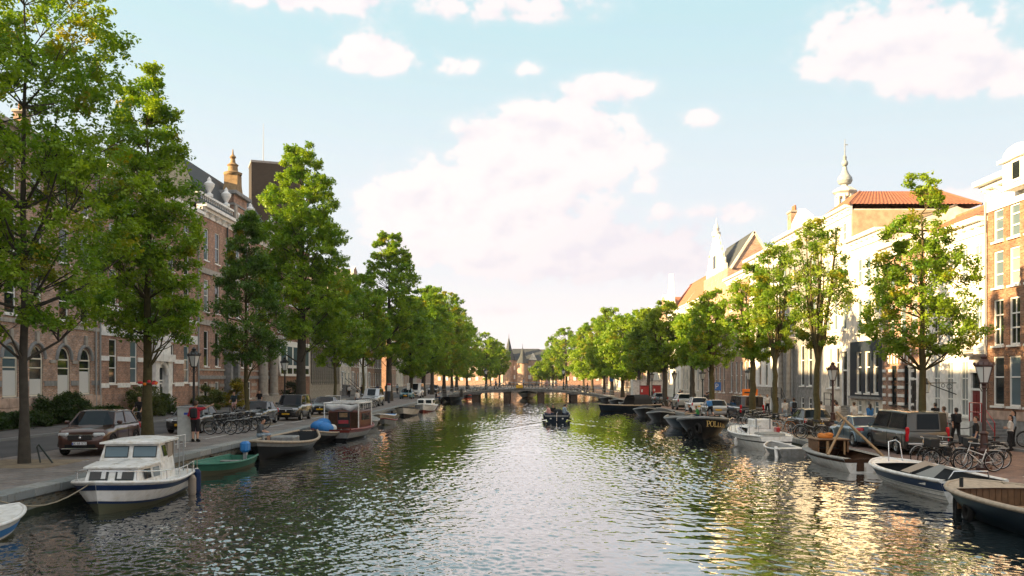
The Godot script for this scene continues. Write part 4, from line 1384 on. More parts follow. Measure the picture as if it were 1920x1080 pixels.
	for k in 5:
		var q: Array = far[k]
		var h := thing("square_house", said[k], "house", Vector3(q[0], 0, -372), 0.0, "houses across the square")
		var wd: float = q[1] - q[0]
		part(h, "wall", shape().span(0, 0, -8, wd, q[2], 0), mats[q[3]])
		part(h, "roof", _thick(Vector3(0, q[2], 0), Vector3(wd, q[2], 0), Vector3(wd, q[2] + 3.5, -5), Vector3(0, q[2] + 3.5, -5)), mats.tile_dark)
		for i in int(wd / 3.0):
			for j in 3:
				part(h, "window", kept("weigh window", func(): return shape()), mats.frame_white, Vector3(1.5 + i * 3.0, 2.0 + j * 4.0, 0.02))

# ---------------------------------------------------------------- bridge
const BRIDGE := 158.0

func deck_y(x: float) -> float:
	var t := clampf((x - LEFT_EDGE) / (RIGHT_EDGE - LEFT_EDGE), 0.0, 1.0)
	return lerpf(0.05, RIGHT_Y + 0.05, t) + 1.30 * sin(PI * t) ** 0.9

func build_bridge():
	var o := thing("canal_bridge", "low arched bridge on dark piers crossing the canal, lined with railings", "bridge", Vector3(0, 0, -BRIDGE))
	var n := 24
	var top := []
	var rows := []
	for i in n + 1:
		var x := lerpf(LEFT_EDGE - 1.0, RIGHT_EDGE + 1.0, float(i) / n)
		var y := deck_y(x)
		top.append(Vector3(x, y, 0))
		rows.append([Vector3(x, y, 0.0), Vector3(x, y, -9.0), Vector3(x, y - 0.42, -9.0), Vector3(x, y - 0.42, -0.25), Vector3(x, y - 0.40, 0.0)])
	part(o, "deck", shape().sheet(rows, true, true, true), mats.stone_grey)
	var girder := []
	for p in top:
		girder.append([p + Vector3(0, 0.06, 0.16), p + Vector3(0, 0.06, -0.05), p + Vector3(0, -0.10, -0.05), p + Vector3(0, -0.10, 0.16)])
	part(o, "edge_beam", shape().sheet(girder, true, true, true), mats.coping_pale)
	for x in [-8.6, -3.2, 2.6, 8.2]:
		var p := part(o, "pier", shape().soft(Vector3(x, -1.3 + deck_y(x) * 0.5, -4.5), Vector3(1.15, 2.6 + deck_y(x) - 0.75, 8.0), 0.06), mats.brick_dark)
		part(p, "pier_cap", shape().soft(Vector3(x, deck_y(x) - 0.48, -4.5), Vector3(1.5, 0.2, 8.5), 0.03), mats.stone_grey)
	part(o, "abutment", shape().span(RIGHT_EDGE - 1.6, -2.0, -8.8, RIGHT_EDGE + 0.5, -0.05, -0.1), mats.cream)
	part(o, "abutment", shape().span(LEFT_EDGE - 0.5, -2.0, -8.8, LEFT_EDGE + 1.3, -0.05, -0.1), mats.quay_brick)
	for z in [0.05, -8.9]:
		var rail := []
		var mid := []
		for p in top:
			rail.append(p + Vector3(0, 1.02, z))
			mid.append(p + Vector3(0, 0.55, z))
		var r := part(o, "railing", shape().tube(rail, 0.035, 5).tube(mid, 0.022, 4), mats.steel_grey)
		for i in range(0, n + 1):
			part(r, "post", kept("rail post", func(): return shape().span(-0.03, 0, -0.03, 0.03, 1.05, 0.03)), mats.steel_grey, top[i] + Vector3(0, 0, z))
	for x in [-6.8, 6.4]:
		lamp_post(Vector3(x, deck_y(x), -BRIDGE - 0.35), 3.7, "iron_green", "street lamp on the bridge, %s one" % ("left" if x < 0 else "right"))
	var c := thing("flower_crate", "yellow crate hung on the bridge railing at mid span", "crate", Vector3(-1.1, deck_y(-1.1) + 0.06, -BRIDGE + 0.3))
	part(c, "crate", shape().soft(Vector3(0, 0.28, 0), Vector3(1.15, 0.55, 0.36), 0.03), mats.crate_yellow)
	part(c, "hook", shape().span(-0.4, 0.5, -0.26, -0.34, 0.56, -0.1).span(0.34, 0.5, -0.26, 0.4, 0.56, -0.1), mats.iron)

# ---------------------------------------------------------------- trees
# a twig with its leaves: each leaf a folded blade of four points
func spray(leaves: int, reach: float, size: float, seed_: int) -> Mesh:
	var b := shape()
	var r := RandomNumberGenerator.new()
	r.seed = seed_
	for k in leaves:
		var t := float(k + 1) / leaves
		var base := Vector3(r.randf_range(-0.45, 0.45) * reach, r.randf_range(-0.35, 0.35) * reach, r.randf_range(-0.2, 1.0) * reach)
		var dir := Vector3(r.randf_range(-1, 1), r.randf_range(-0.95, 0.25), r.randf_range(-0.4, 1.0)).normalized()
		var wide := dir.cross(Vector3(r.randf_range(-0.5, 0.5), 1, r.randf_range(-0.5, 0.5))).normalized()
		var up := wide.cross(dir)
		var l := size * r.randf_range(0.75, 1.25)
		var tip := base + dir * l
		var left := base + dir * l * 0.45 + wide * l * 0.36 + up * l * 0.10
		var right := base + dir * l * 0.45 - wide * l * 0.36 + up * l * 0.10
		b.tri(base, right, tip)
		b.tri(base, tip, left)
	var mesh := b.mesh()
	mesh.surface_set_material(0, mats.leaf)
	return mesh

# profile: radius share from the foot of the crown to its top
func tree(called: String, label: String, group: String, at: Vector3, q: Dictionary) -> Node3D:
	var o := thing(called, label, "tree", at, 0.0, group)
	var r := RandomNumberGenerator.new()
	r.seed = q.seed
	var top: float = q.top
	var foot: float = q.foot
	var rad: float = q.r
	var prof: Array = q.profile
	var lean: Vector3 = q.get("lean", Vector3.ZERO)
	var shift: Vector3 = q.get("shift", Vector3.ZERO)
	var bark: Material = mats[q.get("bark", "bark")]
	var tr: float = q.trunk
	# trunk
	var axis := []
	var radii := []
	var fork: float = q.get("fork", top * 0.86)
	var steps := 9
	for i in steps + 1:
		var t := float(i) / steps
		var y := t * fork
		axis.append(Vector3(r.randf_range(-1, 1) * 0.05 * minf(1.0, y), y, r.randf_range(-1, 1) * 0.05 * minf(1.0, y)) + lean * t * t)
		radii.append(tr * lerpf(1.0, 0.75 if q.has("fork") else 0.16, t) * (1.3 if i == 0 else 1.0))
	part(o, "trunk", shape().tube(axis, radii, 9), bark)
	var nodes := []
	for i in range(2, steps + 1):
		nodes.append([axis[i], radii[i]])
	var limbs := shape()
	for k in q.get("stems", 0):
		var a = TAU * k / float(q.stems) + r.randf_range(-0.3, 0.3)
		var out := rad * r.randf_range(0.35, 0.62)
		var end_y := lerpf(fork, top, r.randf_range(0.62, 0.9))
		var pts := []
		var rr := []
		for i in 6:
			var t := i / 5.0
			var p: Vector3 = axis[steps] + Vector3(cos(a), 0, sin(a)) * out * pow(t, 0.75) + Vector3(0, (end_y - fork) * t, 0) + Vector3(r.randf_range(-1, 1), 0, r.randf_range(-1, 1)) * 0.07
			pts.append(p)
			rr.append(tr * lerpf(0.55, 0.10, t))
			nodes.append([p, rr[i]])
		limbs.tube(pts, rr, 6)
	# leaf clumps along the limbs
	var n: int = q.clumps
	var per: int = q.per
	var clump_r: float = q.get("clump", 0.9)
	var places := PackedVector3Array()
	var sizes := []
	for k in n:
		var t := 0.0
		var env := 0.0
		for attempt in 12:
			t = r.randf()
			var f := t * (prof.size() - 1)
			var i := mini(int(f), prof.size() - 2)
			env = lerpf(prof[i], prof[i + 1], f - i) * rad
			if r.randf() < pow(env / rad, 0.85) + 0.05: break
		var a := r.randf() * TAU
		var share := sqrt(r.randf_range(0.05, 1.0))
		var c := Vector3(cos(a) * env * share, lerpf(foot, top, t), sin(a) * env * share) + lean * 0.9 + shift * t
		places.append(c)
		sizes.append(clump_r * r.randf_range(0.5, 1.3) * clampf(env / rad + 0.12, 0.3, 1.0))
		var best := -1
		var score := 1e9
		for j in nodes.size():
			var p: Vector3 = nodes[j][0]
			var flat := Vector2(c.x - p.x, c.z - p.z).length()
			var s := p.distance_to(c) + maxf(0.0, p.y - (c.y - flat * 0.45)) * 3.0
			if s < score:
				score = s
				best = j
		if best >= 0 and score < 9.0:
			var p: Vector3 = nodes[best][0]
			var mid := p.lerp(c, 0.5) + Vector3(r.randf_range(-1, 1), r.randf_range(-1.2, 0.4), r.randf_range(-1, 1)) * 0.16 * p.distance_to(c) * 0.5
			var w := clampf(p.distance_to(c) * 0.016 + 0.012, 0.015, nodes[best][1] * 0.7)
			limbs.tube([p, mid, c], [w, w * 0.7, w * 0.25], 5)
			if k % 3 == 0:
				nodes.append([mid, w * 0.8])
	part(o, "limbs", limbs, bark)
	# leaves
	var mm := MultiMesh.new()
	mm.transform_format = MultiMesh.TRANSFORM_3D
	mm.use_colors = true
	var key := "spray %.2f %d" % [q.leaf, q.get("leaves", 9)]
	if not cache.has(key):
		cache[key] = spray(q.get("leaves", 9), 0.34 * q.get("spread", 1.0), q.leaf, 5)
	mm.mesh = cache[key]
	mm.instance_count = n * per
	var dark: Color = q.get("dark", Color(0.085, 0.225, 0.020))
	var pale: Color = q.get("pale", Color(0.340, 0.480, 0.030))
	var gold: float = q.get("gold", 0.05)  # share of yellowed clumps, higher where sunlight is painted into the leaves
	var buf := PackedFloat32Array()
	buf.resize(n * per * 16)
	var at_ := 0
	for k in n:
		var tone := r.randf()
		var yellow := r.randf() < gold
		for j in per:
			var a := r.randf() * TAU
			var z := r.randf_range(-1, 1)
			var dist := pow(r.randf(), 0.45)
			var ring := sqrt(1.0 - z * z)
			var off = Vector3(cos(a) * ring, z * 0.8, sin(a) * ring) * dist * sizes[k]
			var p = places[k] + off
			var out := Vector3(p.x - lean.x, 0, p.z - lean.z)
			var face := atan2(out.x, out.z) + r.randf_range(-1.3, 1.3)
			var bs := Basis.from_euler(Vector3(r.randf_range(-0.35, 0.75), face, r.randf_range(-0.5, 0.5))).scaled(Vector3.ONE * r.randf_range(0.75, 1.2))
			var c := dark.lerp(pale, clampf(tone * 0.6 + r.randf() * 0.45, 0.0, 1.0))
			if yellow and r.randf() < 0.7:
				c = c.lerp(Color(0.36, 0.30, 0.02), r.randf_range(0.4, 0.9))
			for e in [bs.x.x, bs.y.x, bs.z.x, p.x, bs.x.y, bs.y.y, bs.z.y, p.y, bs.x.z, bs.y.z, bs.z.z, p.z, c.r, c.g, c.b, 1.0]:
				buf[at_] = e
				at_ += 1
	mm.buffer = buf
	var crown := MultiMeshInstance3D.new()
	crown.name = "crown"
	crown.multimesh = mm
	crown.set_meta("kind", "stuff")
	o.add_child(crown)
	return o

func build_trees():
	var oval := [0.45, 0.82, 1.0, 1.0, 0.92, 0.78, 0.58, 0.3]
	var cone := [0.75, 1.0, 0.98, 0.9, 0.78, 0.60, 0.42, 0.26, 0.16]
	var vase := [0.30, 0.62, 0.85, 1.0, 0.95, 0.80, 0.52, 0.25]
	var tall := [0.7, 0.95, 1.0, 0.92, 0.85, 0.72, 0.52, 0.25]
	var gl := "elms along the left quay"
	var gr := "elms along the right quay"
	# left row
	tree("elm_tree", "nearest left elm, slim dark trunk beside the bronze car, branches against the sky", gl, Vector3(-17.3, 0, -32.2), {"seed": 102, "top": 18.4, "foot": 4.6, "r": 3.7, "profile": [0.5, 0.85, 1.0, 1.0, 0.95, 0.95, 0.9, 0.7, 0.4], "trunk": 0.17, "clumps": 300, "per": 20, "leaf": 0.16, "clump": 0.62, "gold": 0.14})
	tree("elm_tree", "tall upright elm behind the white cabin boat with a flower garland on its trunk", gl, Vector3(-17.9, 0, -44.2), {"seed": 103, "top": 17.4, "foot": 4.7, "r": 2.35, "profile": tall, "trunk": 0.25, "clumps": 250, "per": 22, "leaf": 0.17, "clump": 0.58, "gold": 0.02, "bark": "bark_moss"})
	tree("elm_tree", "small feathery elm standing before the crowned gable", gl, Vector3(-17.6, 0, -58.8), {"seed": 104, "top": 13.4, "foot": 4.0, "r": 2.2, "profile": cone, "trunk": 0.16, "clumps": 160, "per": 18, "leaf": 0.17, "clump": 0.5, "gold": 0.02, "bark": "bark_moss", "dark": Color(0.045, 0.125, 0.024), "pale": Color(0.16, 0.28, 0.045)})
	tree("elm_tree", "biggest elm of the left row, thick trunk and sunlit golden top", gl, Vector3(-17.5, 0, -72.8), {"seed": 105, "top": 21.0, "foot": 5.8, "r": 3.8, "profile": tall, "trunk": 0.42, "clumps": 310, "per": 23, "leaf": 0.21, "clump": 0.78, "gold": 0.02})
	tree("elm_tree", "thin young elm behind the hand cart on the left quay", gl, Vector3(-18.2, 0, -89.0), {"seed": 106, "top": 13.5, "foot": 4.3, "r": 2.9, "profile": oval, "trunk": 0.17, "clumps": 110, "per": 22, "leaf": 0.23, "clump": 0.8, "bark": "bark_moss"})
	tree("elm_tree", "thin elm beside the silver van on the left quay", gl, Vector3(-18.2, 0, -104.5), {"seed": 107, "top": 14.5, "foot": 4.6, "r": 3.0, "profile": oval, "trunk": 0.19, "clumps": 110, "per": 22, "leaf": 0.25, "clump": 0.8, "bark": "bark_moss"})
	tree("elm_tree", "second big elm of the left row, airy twigs at its top", gl, Vector3(-17.6, 0, -120.0), {"seed": 108, "top": 21.5, "foot": 5.5, "r": 3.9, "profile": oval, "trunk": 0.45, "clumps": 200, "per": 23, "leaf": 0.28, "clump": 0.85})
	var far_l := [[-17.0, 138.0, 16.0, 3.4, "elm before the parked teal car on the left"], [-16.8, 153.0, 18.0, 4.4, "elm at the left foot of the far bridge"], [-16.9, 168.0, 19.5, 4.0, "first elm past the far bridge on the left"], [-16.2, 184.0, 20.0, 5.0, "leaning elm past the far bridge, sun on its side"], [-16.0, 202.0, 18.5, 4.6, "golden sunlit elm left of the far bridge"], [-16.4, 221.0, 19.5, 5.2, "second golden elm beyond the bridge on the left"], [-15.4, 244.0, 17.5, 4.4, "round elm in the far left row"], [-11.6, 272.0, 16.5, 4.8, "small round elm in the far left row"], [-8.6, 303.0, 14.5, 4.4, "last elm of the left row beside the weigh house"]]
	for k in far_l.size():
		var q: Array = far_l[k]
		tree("elm_tree", q[4], gl, Vector3(q[0], 0, -q[1]), {"seed": 120 + k, "top": q[2], "foot": 3.4 + 0.5 * (k % 3), "r": q[3] - 0.4, "profile": [oval, tall, vase][k % 3], "trunk": 0.34 + 0.05 * (k % 2), "clumps": 150, "per": 23, "leaf": 0.30, "leaves": 8, "spread": 1.2, "clump": 1.05, "gold": 0.25 if k in [3, 4, 5] else 0.06, "lean": Vector3(1.2, 0, 0) if k == 3 else Vector3(0.4 * (k % 2), 0, 0.3)})
	# right row
	tree("elm_tree", "cone-shaped elm with sunlit yellow top beside the grey van", gr, Vector3(18.0, RIGHT_Y, -42.4), {"seed": 201, "top": 12.5, "foot": 4.4, "r": 2.65, "profile": cone, "trunk": 0.2, "clumps": 170, "per": 15, "leaf": 0.16, "clump": 0.42, "gold": 0.10, "bark": "bark_moss", "pale": Color(0.30, 0.42, 0.03)})
	tree("elm_tree", "vase-shaped elm with many bare stems behind the small black car", gr, Vector3(16.4, RIGHT_Y, -52.6), {"seed": 202, "top": 12.2, "foot": 5.0, "r": 1.85, "profile": vase, "trunk": 0.2, "fork": 4.2, "stems": 9, "clumps": 110, "per": 11, "leaf": 0.17, "clump": 0.42, "gold": 0.15, "bark": "bark_moss", "pale": Color(0.33, 0.41, 0.045)})
	tree("elm_tree", "vase-shaped elm behind the white sailing boat", gr, Vector3(16.3, RIGHT_Y, -61.0), {"seed": 203, "top": 12.0, "foot": 4.9, "r": 1.8, "profile": vase, "trunk": 0.2, "fork": 4.4, "stems": 7, "clumps": 110, "per": 12, "leaf": 0.18, "clump": 0.45, "gold": 0.12, "bark": "bark_moss", "pale": Color(0.30, 0.41, 0.045)})
	tree("elm_tree", "elm with one low branch bent towards the orange sign", gr, Vector3(16.4, RIGHT_Y, -67.4), {"seed": 204, "top": 11.4, "foot": 4.6, "r": 1.9, "profile": oval, "trunk": 0.26, "fork": 4.5, "stems": 6, "clumps": 105, "per": 15, "leaf": 0.19, "clump": 0.62, "bark": "bark_moss"})
	tree("elm_tree", "upright elm beside the blue parking sign", gr, Vector3(16.6, RIGHT_Y, -83.4), {"seed": 205, "top": 11.0, "foot": 4.4, "r": 1.9, "profile": tall, "trunk": 0.28, "fork": 4.6, "stems": 6, "clumps": 100, "per": 16, "leaf": 0.22, "clump": 0.65, "bark": "bark_moss"})
	tree("elm_tree", "elm with many rising stems behind the silver cars", gr, Vector3(16.5, RIGHT_Y, -92.5), {"seed": 206, "top": 10.8, "foot": 4.6, "r": 2.2, "profile": vase, "trunk": 0.3, "fork": 4.0, "stems": 8, "clumps": 100, "per": 17, "leaf": 0.23, "clump": 0.7})
	tree("elm_tree", "dense elm whose trunk splits above the row of parked cars", gr, Vector3(16.4, RIGHT_Y, -110.0), {"seed": 207, "top": 12.2, "foot": 4.2, "r": 2.6, "profile": oval, "trunk": 0.32, "fork": 4.4, "stems": 7, "clumps": 120, "per": 18, "leaf": 0.26, "clump": 0.85, "dark": Color(0.028, 0.11, 0.022)})
	tree("elm_tree", "elm rising behind the red box on the right quay", gr, Vector3(16.7, RIGHT_Y, -127.0), {"seed": 208, "top": 12.6, "foot": 4.4, "r": 2.5, "profile": oval, "trunk": 0.3, "clumps": 105, "per": 18, "leaf": 0.28, "clump": 0.9, "dark": Color(0.028, 0.11, 0.022)})
	tree("elm_tree", "elm beside the white site container", gr, Vector3(17.0, RIGHT_Y, -140.0), {"seed": 209, "top": 13.4, "foot": 4.4, "r": 2.7, "profile": tall, "trunk": 0.3, "clumps": 105, "per": 18, "leaf": 0.30, "clump": 0.9})
	var far_r := [[16.6, 160.0, 14.5, 4.0, "elm at the right foot of the far bridge"], [16.4, 178.0, 16.5, 4.6, "first elm past the far bridge on the right"], [16.6, 198.0, 16.0, 4.2, "yellow-green elm past the far bridge on the right"], [15.8, 222.0, 17.5, 5.0, "dark round elm in the far right row"], [15.2, 246.0, 16.5, 4.6, "pale elm in the far right row"], [12.0, 275.0, 18.5, 5.2, "golden topped elm at the end of the right row"], [8.9, 306.0, 17.0, 4.8, "last elm of the right row beside the weigh house"]]
	for k in far_r.size():
		var q: Array = far_r[k]
		tree("elm_tree", q[4], gr, Vector3(q[0], RIGHT_Y, -q[1]), {"seed": 220 + k, "top": q[2], "foot": 3.2 + 0.5 * (k % 3), "r": q[3] - 0.4, "profile": [tall, oval, vase][k % 3], "trunk": 0.32 + 0.05 * (k % 2), "clumps": 140, "per": 22, "leaf": 0.31, "leaves": 8, "spread": 1.2, "clump": 1.05, "gold": 0.22 if k in [2, 5] else 0.06, "lean": Vector3(-0.5 * (k % 2), 0, 0.4)})
	# trees round the square
	for k in 5:
		tree("square_tree", ["round tree left of the weigh house", "small tree before the weigh house door", "round tree right of the weigh house", "dark tree far right on the square", "dark tree far left on the square"][k], "trees on the square", Vector3([-12.5, 5.5, 11.0, 24.0, -25.0][k], 0, [-330.0, -326.0, -334.0, -340.0, -338.0][k]), {"seed": 240 + k, "top": [13.0, 8.5, 13.0, 15.0, 15.0][k], "foot": 2.6, "r": [4.5, 3.2, 4.4, 5.5, 5.5][k], "profile": oval, "trunk": 0.3, "clumps": 40, "per": 40, "leaf": 0.42, "leaves": 8, "spread": 1.5, "clump": 1.5, "dark": Color(0.03, 0.11, 0.025)})
	# planting bed below the arched windows, and shrubs by the doors
	var bed = shape().span(LEFT_FRONT + 0.2, 0.0, -46.2, LEFT_FRONT + 1.9, 0.13, -65.4)
	structure("planting_bed", bed, mats.bark)
	var names := ["low dark shrub at the near end of the planting bed", "second low shrub in the planting bed", "third shrub, below the first arched window", "leafy shrub below the second arched window", "taller shrub between two arched windows", "climbing plant below the last arched window", "shrub at the foot of the drain pipe", "low plant at the far end of the planting bed"]
	for k in 8:
		shrub(names[k], Vector3(LEFT_FRONT + 1.1, 0.1, -47.4 - k * 2.45), 0.8, 0.75 + 1.0 * float(k in [4, 5]), 300 + k, Color(0.02, 0.06, 0.015), Color(0.07, 0.12, 0.03))
	shrub("big round bush beside the white arched portal", Vector3(LEFT_FRONT + 1.5, 0.11, -70.0), 1.5, 2.3, 320, Color(0.05, 0.09, 0.02), Color(0.15, 0.18, 0.05))
	shrub("bush left of the portal behind the cyclist", Vector3(LEFT_FRONT + 1.5, 0.11, -73.2), 0.9, 1.5, 321, Color(0.04, 0.08, 0.02), Color(0.11, 0.16, 0.04))
	shrub("green bush before the banded house", Vector3(LEFT_FRONT + 1.5, 0.11, -84.0), 1.2, 2.0, 322, Color(0.05, 0.09, 0.02), Color(0.16, 0.2, 0.04))
	shrub("yellow-flowering shrub by the dark doorcase", Vector3(LEFT_FRONT + 1.4, 0.11, -91.5), 1.2, 2.6, 323, Color(0.10, 0.12, 0.02), Color(0.42, 0.34, 0.02))
	shrub("dark clipped bush on the pavement before the curved bay", Vector3(LEFT_FRONT + 2.0, 0.11, -112.5), 1.1, 2.5, 324, Color(0.012, 0.03, 0.012), Color(0.03, 0.06, 0.02))
	# garland on one trunk
	var gar := thing("flower_garland", "red and orange flower garland tied round a trunk", "garland", Vector3(-17.9, 2.72, -44.2))
	var r := RandomNumberGenerator.new()
	r.seed = 77
	part(gar, "cord", shape().ring(Vector3.ZERO, Vector3.UP, 0.31, 0.02, 14, 4), mats.rope)
	for k in 12:
		var a := TAU * k / 12
		part(gar, "flower", kept("flower", func(): return shape().ball(Vector3.ZERO, Vector3(0.09, 0.07, 0.09), 7, 4)), mats.flower_red if k % 3 else mats.sign_orange, Vector3(cos(a) * 0.37, r.randf_range(-0.06, 0.08), sin(a) * 0.37))
	# gravel squares round the trunks
	for q in [[-17.3, -32.2, 0.0], [-17.9, -44.2, 0.0], [-17.6, -58.8, 0.0], [-17.5, -72.8, 0.0], [18.0, -42.4, RIGHT_Y], [16.4, -52.6, RIGHT_Y], [16.3, -61.0, RIGHT_Y]]:
		var s := structure("tree_pit", shape().span(q[0] - 1.5, q[2] - 0.3, q[1] - 1.6, q[0] + 1.5, q[2] + 0.012, q[1] + 1.6), mats.gravel)
		s.set_meta("label", "gravel square round a quay tree")

func shrub(label: String, at: Vector3, r: float, h: float, seed_: int, dark: Color, pale: Color):
	tree("shrub", label, "shrubs along the left fronts", at, {"seed": seed_, "top": h, "foot": 0.15, "r": r, "profile": [0.8, 1.0, 0.95, 0.75, 0.4], "trunk": 0.05, "clumps": 22, "per": 26, "leaf": 0.15, "clump": 0.42, "gold": 0.0, "dark": dark, "pale": pale})
	get_child(get_child_count() - 1).set_meta("category", "shrub")

# ---------------------------------------------------------------- boats
# hull in its own axes: bow towards -z, waterline at y 0. u runs from stern 0 to bow 1, v from keel 0 to gunwale 1.
func hull_point(q: Dictionary, u: float, v: float, s: float, inward := 0.0) -> Vector3:
	var l: float = q.l
	var b: float = q.b / 2.0
	var full: float = q.get("full", 0.62)
	var stern: float = q.get("stern", 0.75)
	var half: float
	if u < full:
		half = b * lerpf(stern, 1.0, sin(PI / 2 * u / full))
	else:
		var t := (u - full) / (1.0 - full)
		half = b * pow(maxf(0.0, 1.0 - pow(t, q.get("blunt", 2.2))), 0.75)
	var free: float = q.free + q.get("sheer_bow", 0.25) * pow(u, 3.0) + q.get("sheer_stern", 0.08) * pow(1.0 - u, 2.0)
	var draft: float = q.get("draft", 0.35) * (1.0 - pow(u, 6.0) * 0.5)
	var y := lerpf(-draft, free, v)
	var belly := pow(clampf(v, 0.0, 1.0), lerpf(0.30, 0.62, u))
	var x := maxf(0.0, half * belly * lerpf(1.0, 1.0 + q.get("flare", 0.06), v) - inward)
	var z := (0.5 - u) * l
	z -= q.get("rake", 0.35) * pow(u, 4.0) * (v - 0.3)
	z += q.get("rake_stern", 0.12) * pow(1.0 - u, 6.0) * (v - 0.3)
	return Vector3(x * s, y, z)

func hull_skin(q: Dictionary, v0: float, v1: float, out := 0.0, nv := 6, u0 := 0.0, u1 := 1.0) -> Shape:
	var b := shape()
	var nu := 18
	for s in [-1.0, 1.0]:
		var rows := []
		for i in nu + 1:
			var row := []
			var u := lerpf(u0, u1, float(i) / nu)
			for j in nv + 1:
				var p := hull_point(q, u, lerpf(v0, v1, float(j) / nv), s)
				row.append(p + Vector3(s * out, 0, -out * pow(u, 8.0)))
			rows.append(row)
		b.sheet(rows, false, s > 0)
	# transom
	if u0 == 0.0:
		for j in nv:
			var a := hull_point(q, 0, lerpf(v0, v1, float(j) / nv), 1.0)
			var c := hull_point(q, 0, lerpf(v0, v1, float(j + 1) / nv), 1.0)
			b.quad(Vector3(-a.x, a.y, a.z + out), Vector3(a.x, a.y, a.z + out), Vector3(c.x, c.y, c.z + out), Vector3(-c.x, c.y, c.z + out))
	return b

func hull_inside(q: Dictionary, floor_v: float, u0 := 0.02, u1 := 0.9) -> Shape:
	var b := shape()
	for s in [-1.0, 1.0]:
		var rows := []
		for i in 15:
			var u := lerpf(u0, u1, i / 14.0)
			var row := []
			for j in 4:
				row.append(hull_point(q, u, lerpf(floor_v, 0.995, j / 3.0), s, 0.07))
			rows.append(row)
		b.sheet(rows, false, s < 0)
	var fl := []
	for i in 15:
		var u := lerpf(u0, u1, i / 14.0)
		var p := hull_point(q, u, floor_v, 1.0, 0.07)
		fl.append([p, Vector3(-p.x, p.y, p.z)])
	b.sheet(fl, false, false)
	for u in [u0, u1]:
		var a := hull_point(q, u, floor_v, 1.0, 0.07)
		var c := hull_point(q, u, 0.995, 1.0, 0.07)
		b.quad(Vector3(-a.x, a.y, a.z), Vector3(a.x, a.y, a.z), Vector3(c.x, c.y, c.z), Vector3(-c.x, c.y, c.z))
	return b

# a flat deck or side deck: from gunwale inwards
func hull_deck(q: Dictionary, u0: float, u1: float, inset: float, drop := 0.0) -> Shape:
	var b := shape()
	var n := 14
	for s in [-1.0, 1.0]:
		var rows := []
		for i in n + 1:
			var p := hull_point(q, lerpf(u0, u1, float(i) / n), 1.0, s)
			var inner := 0.0 if inset <= 0.0 else maxf(0.0, absf(p.x) - inset)
			rows.append([p + Vector3(0, 0.01 - drop, 0), Vector3(inner * s, p.y + 0.03 - drop, p.z)])
		b.sheet(rows, false, s < 0)
	return b

func hull_rail(q: Dictionary, v: float, r: float, u0 := 0.0, u1 := 1.0, out := 0.0) -> Shape:
	var pts := []
	for i in 19:
		pts.append(hull_point(q, lerpf(u0, u1, i / 18.0), v, 1.0) + Vector3(out, 0, 0))
	for i in range(17, -1, -1):
		pts.append(hull_point(q, lerpf(u0, u1, i / 18.0), v, -1.0) - Vector3(out, 0, 0))
	return shape().tube(pts, r, 5)

# colours: bottom, lower, upper, rail; the sheer band starts at v 0.78
func hull(o: Node3D, q: Dictionary, bottom: Material, side: Material, stripe: Material, rail: Material, inside: Material, u1 := 0.9):
	var h := part(o, "hull", hull_skin(q, q.get("band", 0.45), 1.0), side)
	part(h, "bottom", hull_skin(q, 0.0, q.get("band", 0.45)), bottom)
	if stripe:
		part(h, "stripe", hull_skin(q, q.get("stripe0", 0.80), q.get("stripe1", 0.95), 0.008, 2), stripe)
	part(h, "rub_rail", hull_rail(q, 1.0, q.get("rail", 0.05)), rail)
	if inside:
		part(h, "inside", hull_inside(q, q.get("floor", 0.42), 0.02, u1), inside)
	return h

func boat(called: String, label: String, x: float, d: float, turn: float, group := "boats moored along the quays") -> Node3D:
	return thing(called, label, "boat", Vector3(x, WATER_Y, -d), turn, group)

func thwarts(o: Node3D, q: Dictionary, at: Array, mat: Material):
	for u in at:
		var p := hull_point(q, u, 0.8, 1.0, 0.08)
		part(o, "thwart", shape().soft(Vector3(0, p.y, p.z), Vector3(p.x * 2.0, 0.05, 0.32), 0.012), mat)

func mooring(o: Node3D, from: Vector3, to: Vector3):
	var pts := []
	for i in 9:
		var t := i / 8.0
		pts.append(from.lerp(to, t) - Vector3(0, 0.35 * sin(PI * t), 0))
	part(o, "mooring_rope", shape().tube(pts, 0.018, 4), mats.rope)

func fender(o: Node3D, p: Vector3, mat: Material, l := 0.6):
	var f := part(o, "fender", kept("fender %.1f" % l, func(): return shape().lathe([Vector2(0.0, -l / 2), Vector2(0.09, -l / 2 + 0.03), Vector2(0.125, -l / 2 + 0.12), Vector2(0.125, l / 2 - 0.12), Vector2(0.07, l / 2 - 0.02), Vector2(0.0, l / 2)], 10)), mat, p)
	part(f, "line", shape().rod(Vector3(0, l / 2, 0), Vector3(0, l / 2 + 0.35, 0), 0.012, 4), mats.rope)

func outboard(o: Node3D, p: Vector3, cover: Material):
	var e := part(o, "outboard_motor", shape().soft(p + Vector3(0, 0.34, 0.05), Vector3(0.34, 0.46, 0.5), 0.09), cover)
	part(e, "motor_leg", shape().span(p.x - 0.07, p.y - 0.55, p.z - 0.02, p.x + 0.07, p.y + 0.12, p.z + 0.16), mats.steel_grey)

func letters(parent: Node, text: String, height: float, mat: Material, at: Vector3, turn := 0.0, depth := 0.01) -> MeshInstance3D:
	var t := TextMesh.new()
	var f := SystemFont.new()
	f.font_names = PackedStringArray(["Droid Serif" if mat == mats.gold_paint else "Droid Sans"])
	t.font = f
	t.text = text
	t.font_size = 64
	t.pixel_size = height / 46.0
	t.depth = depth
	var o := part(parent, "lettering", t, mat, at, turn)
	return o

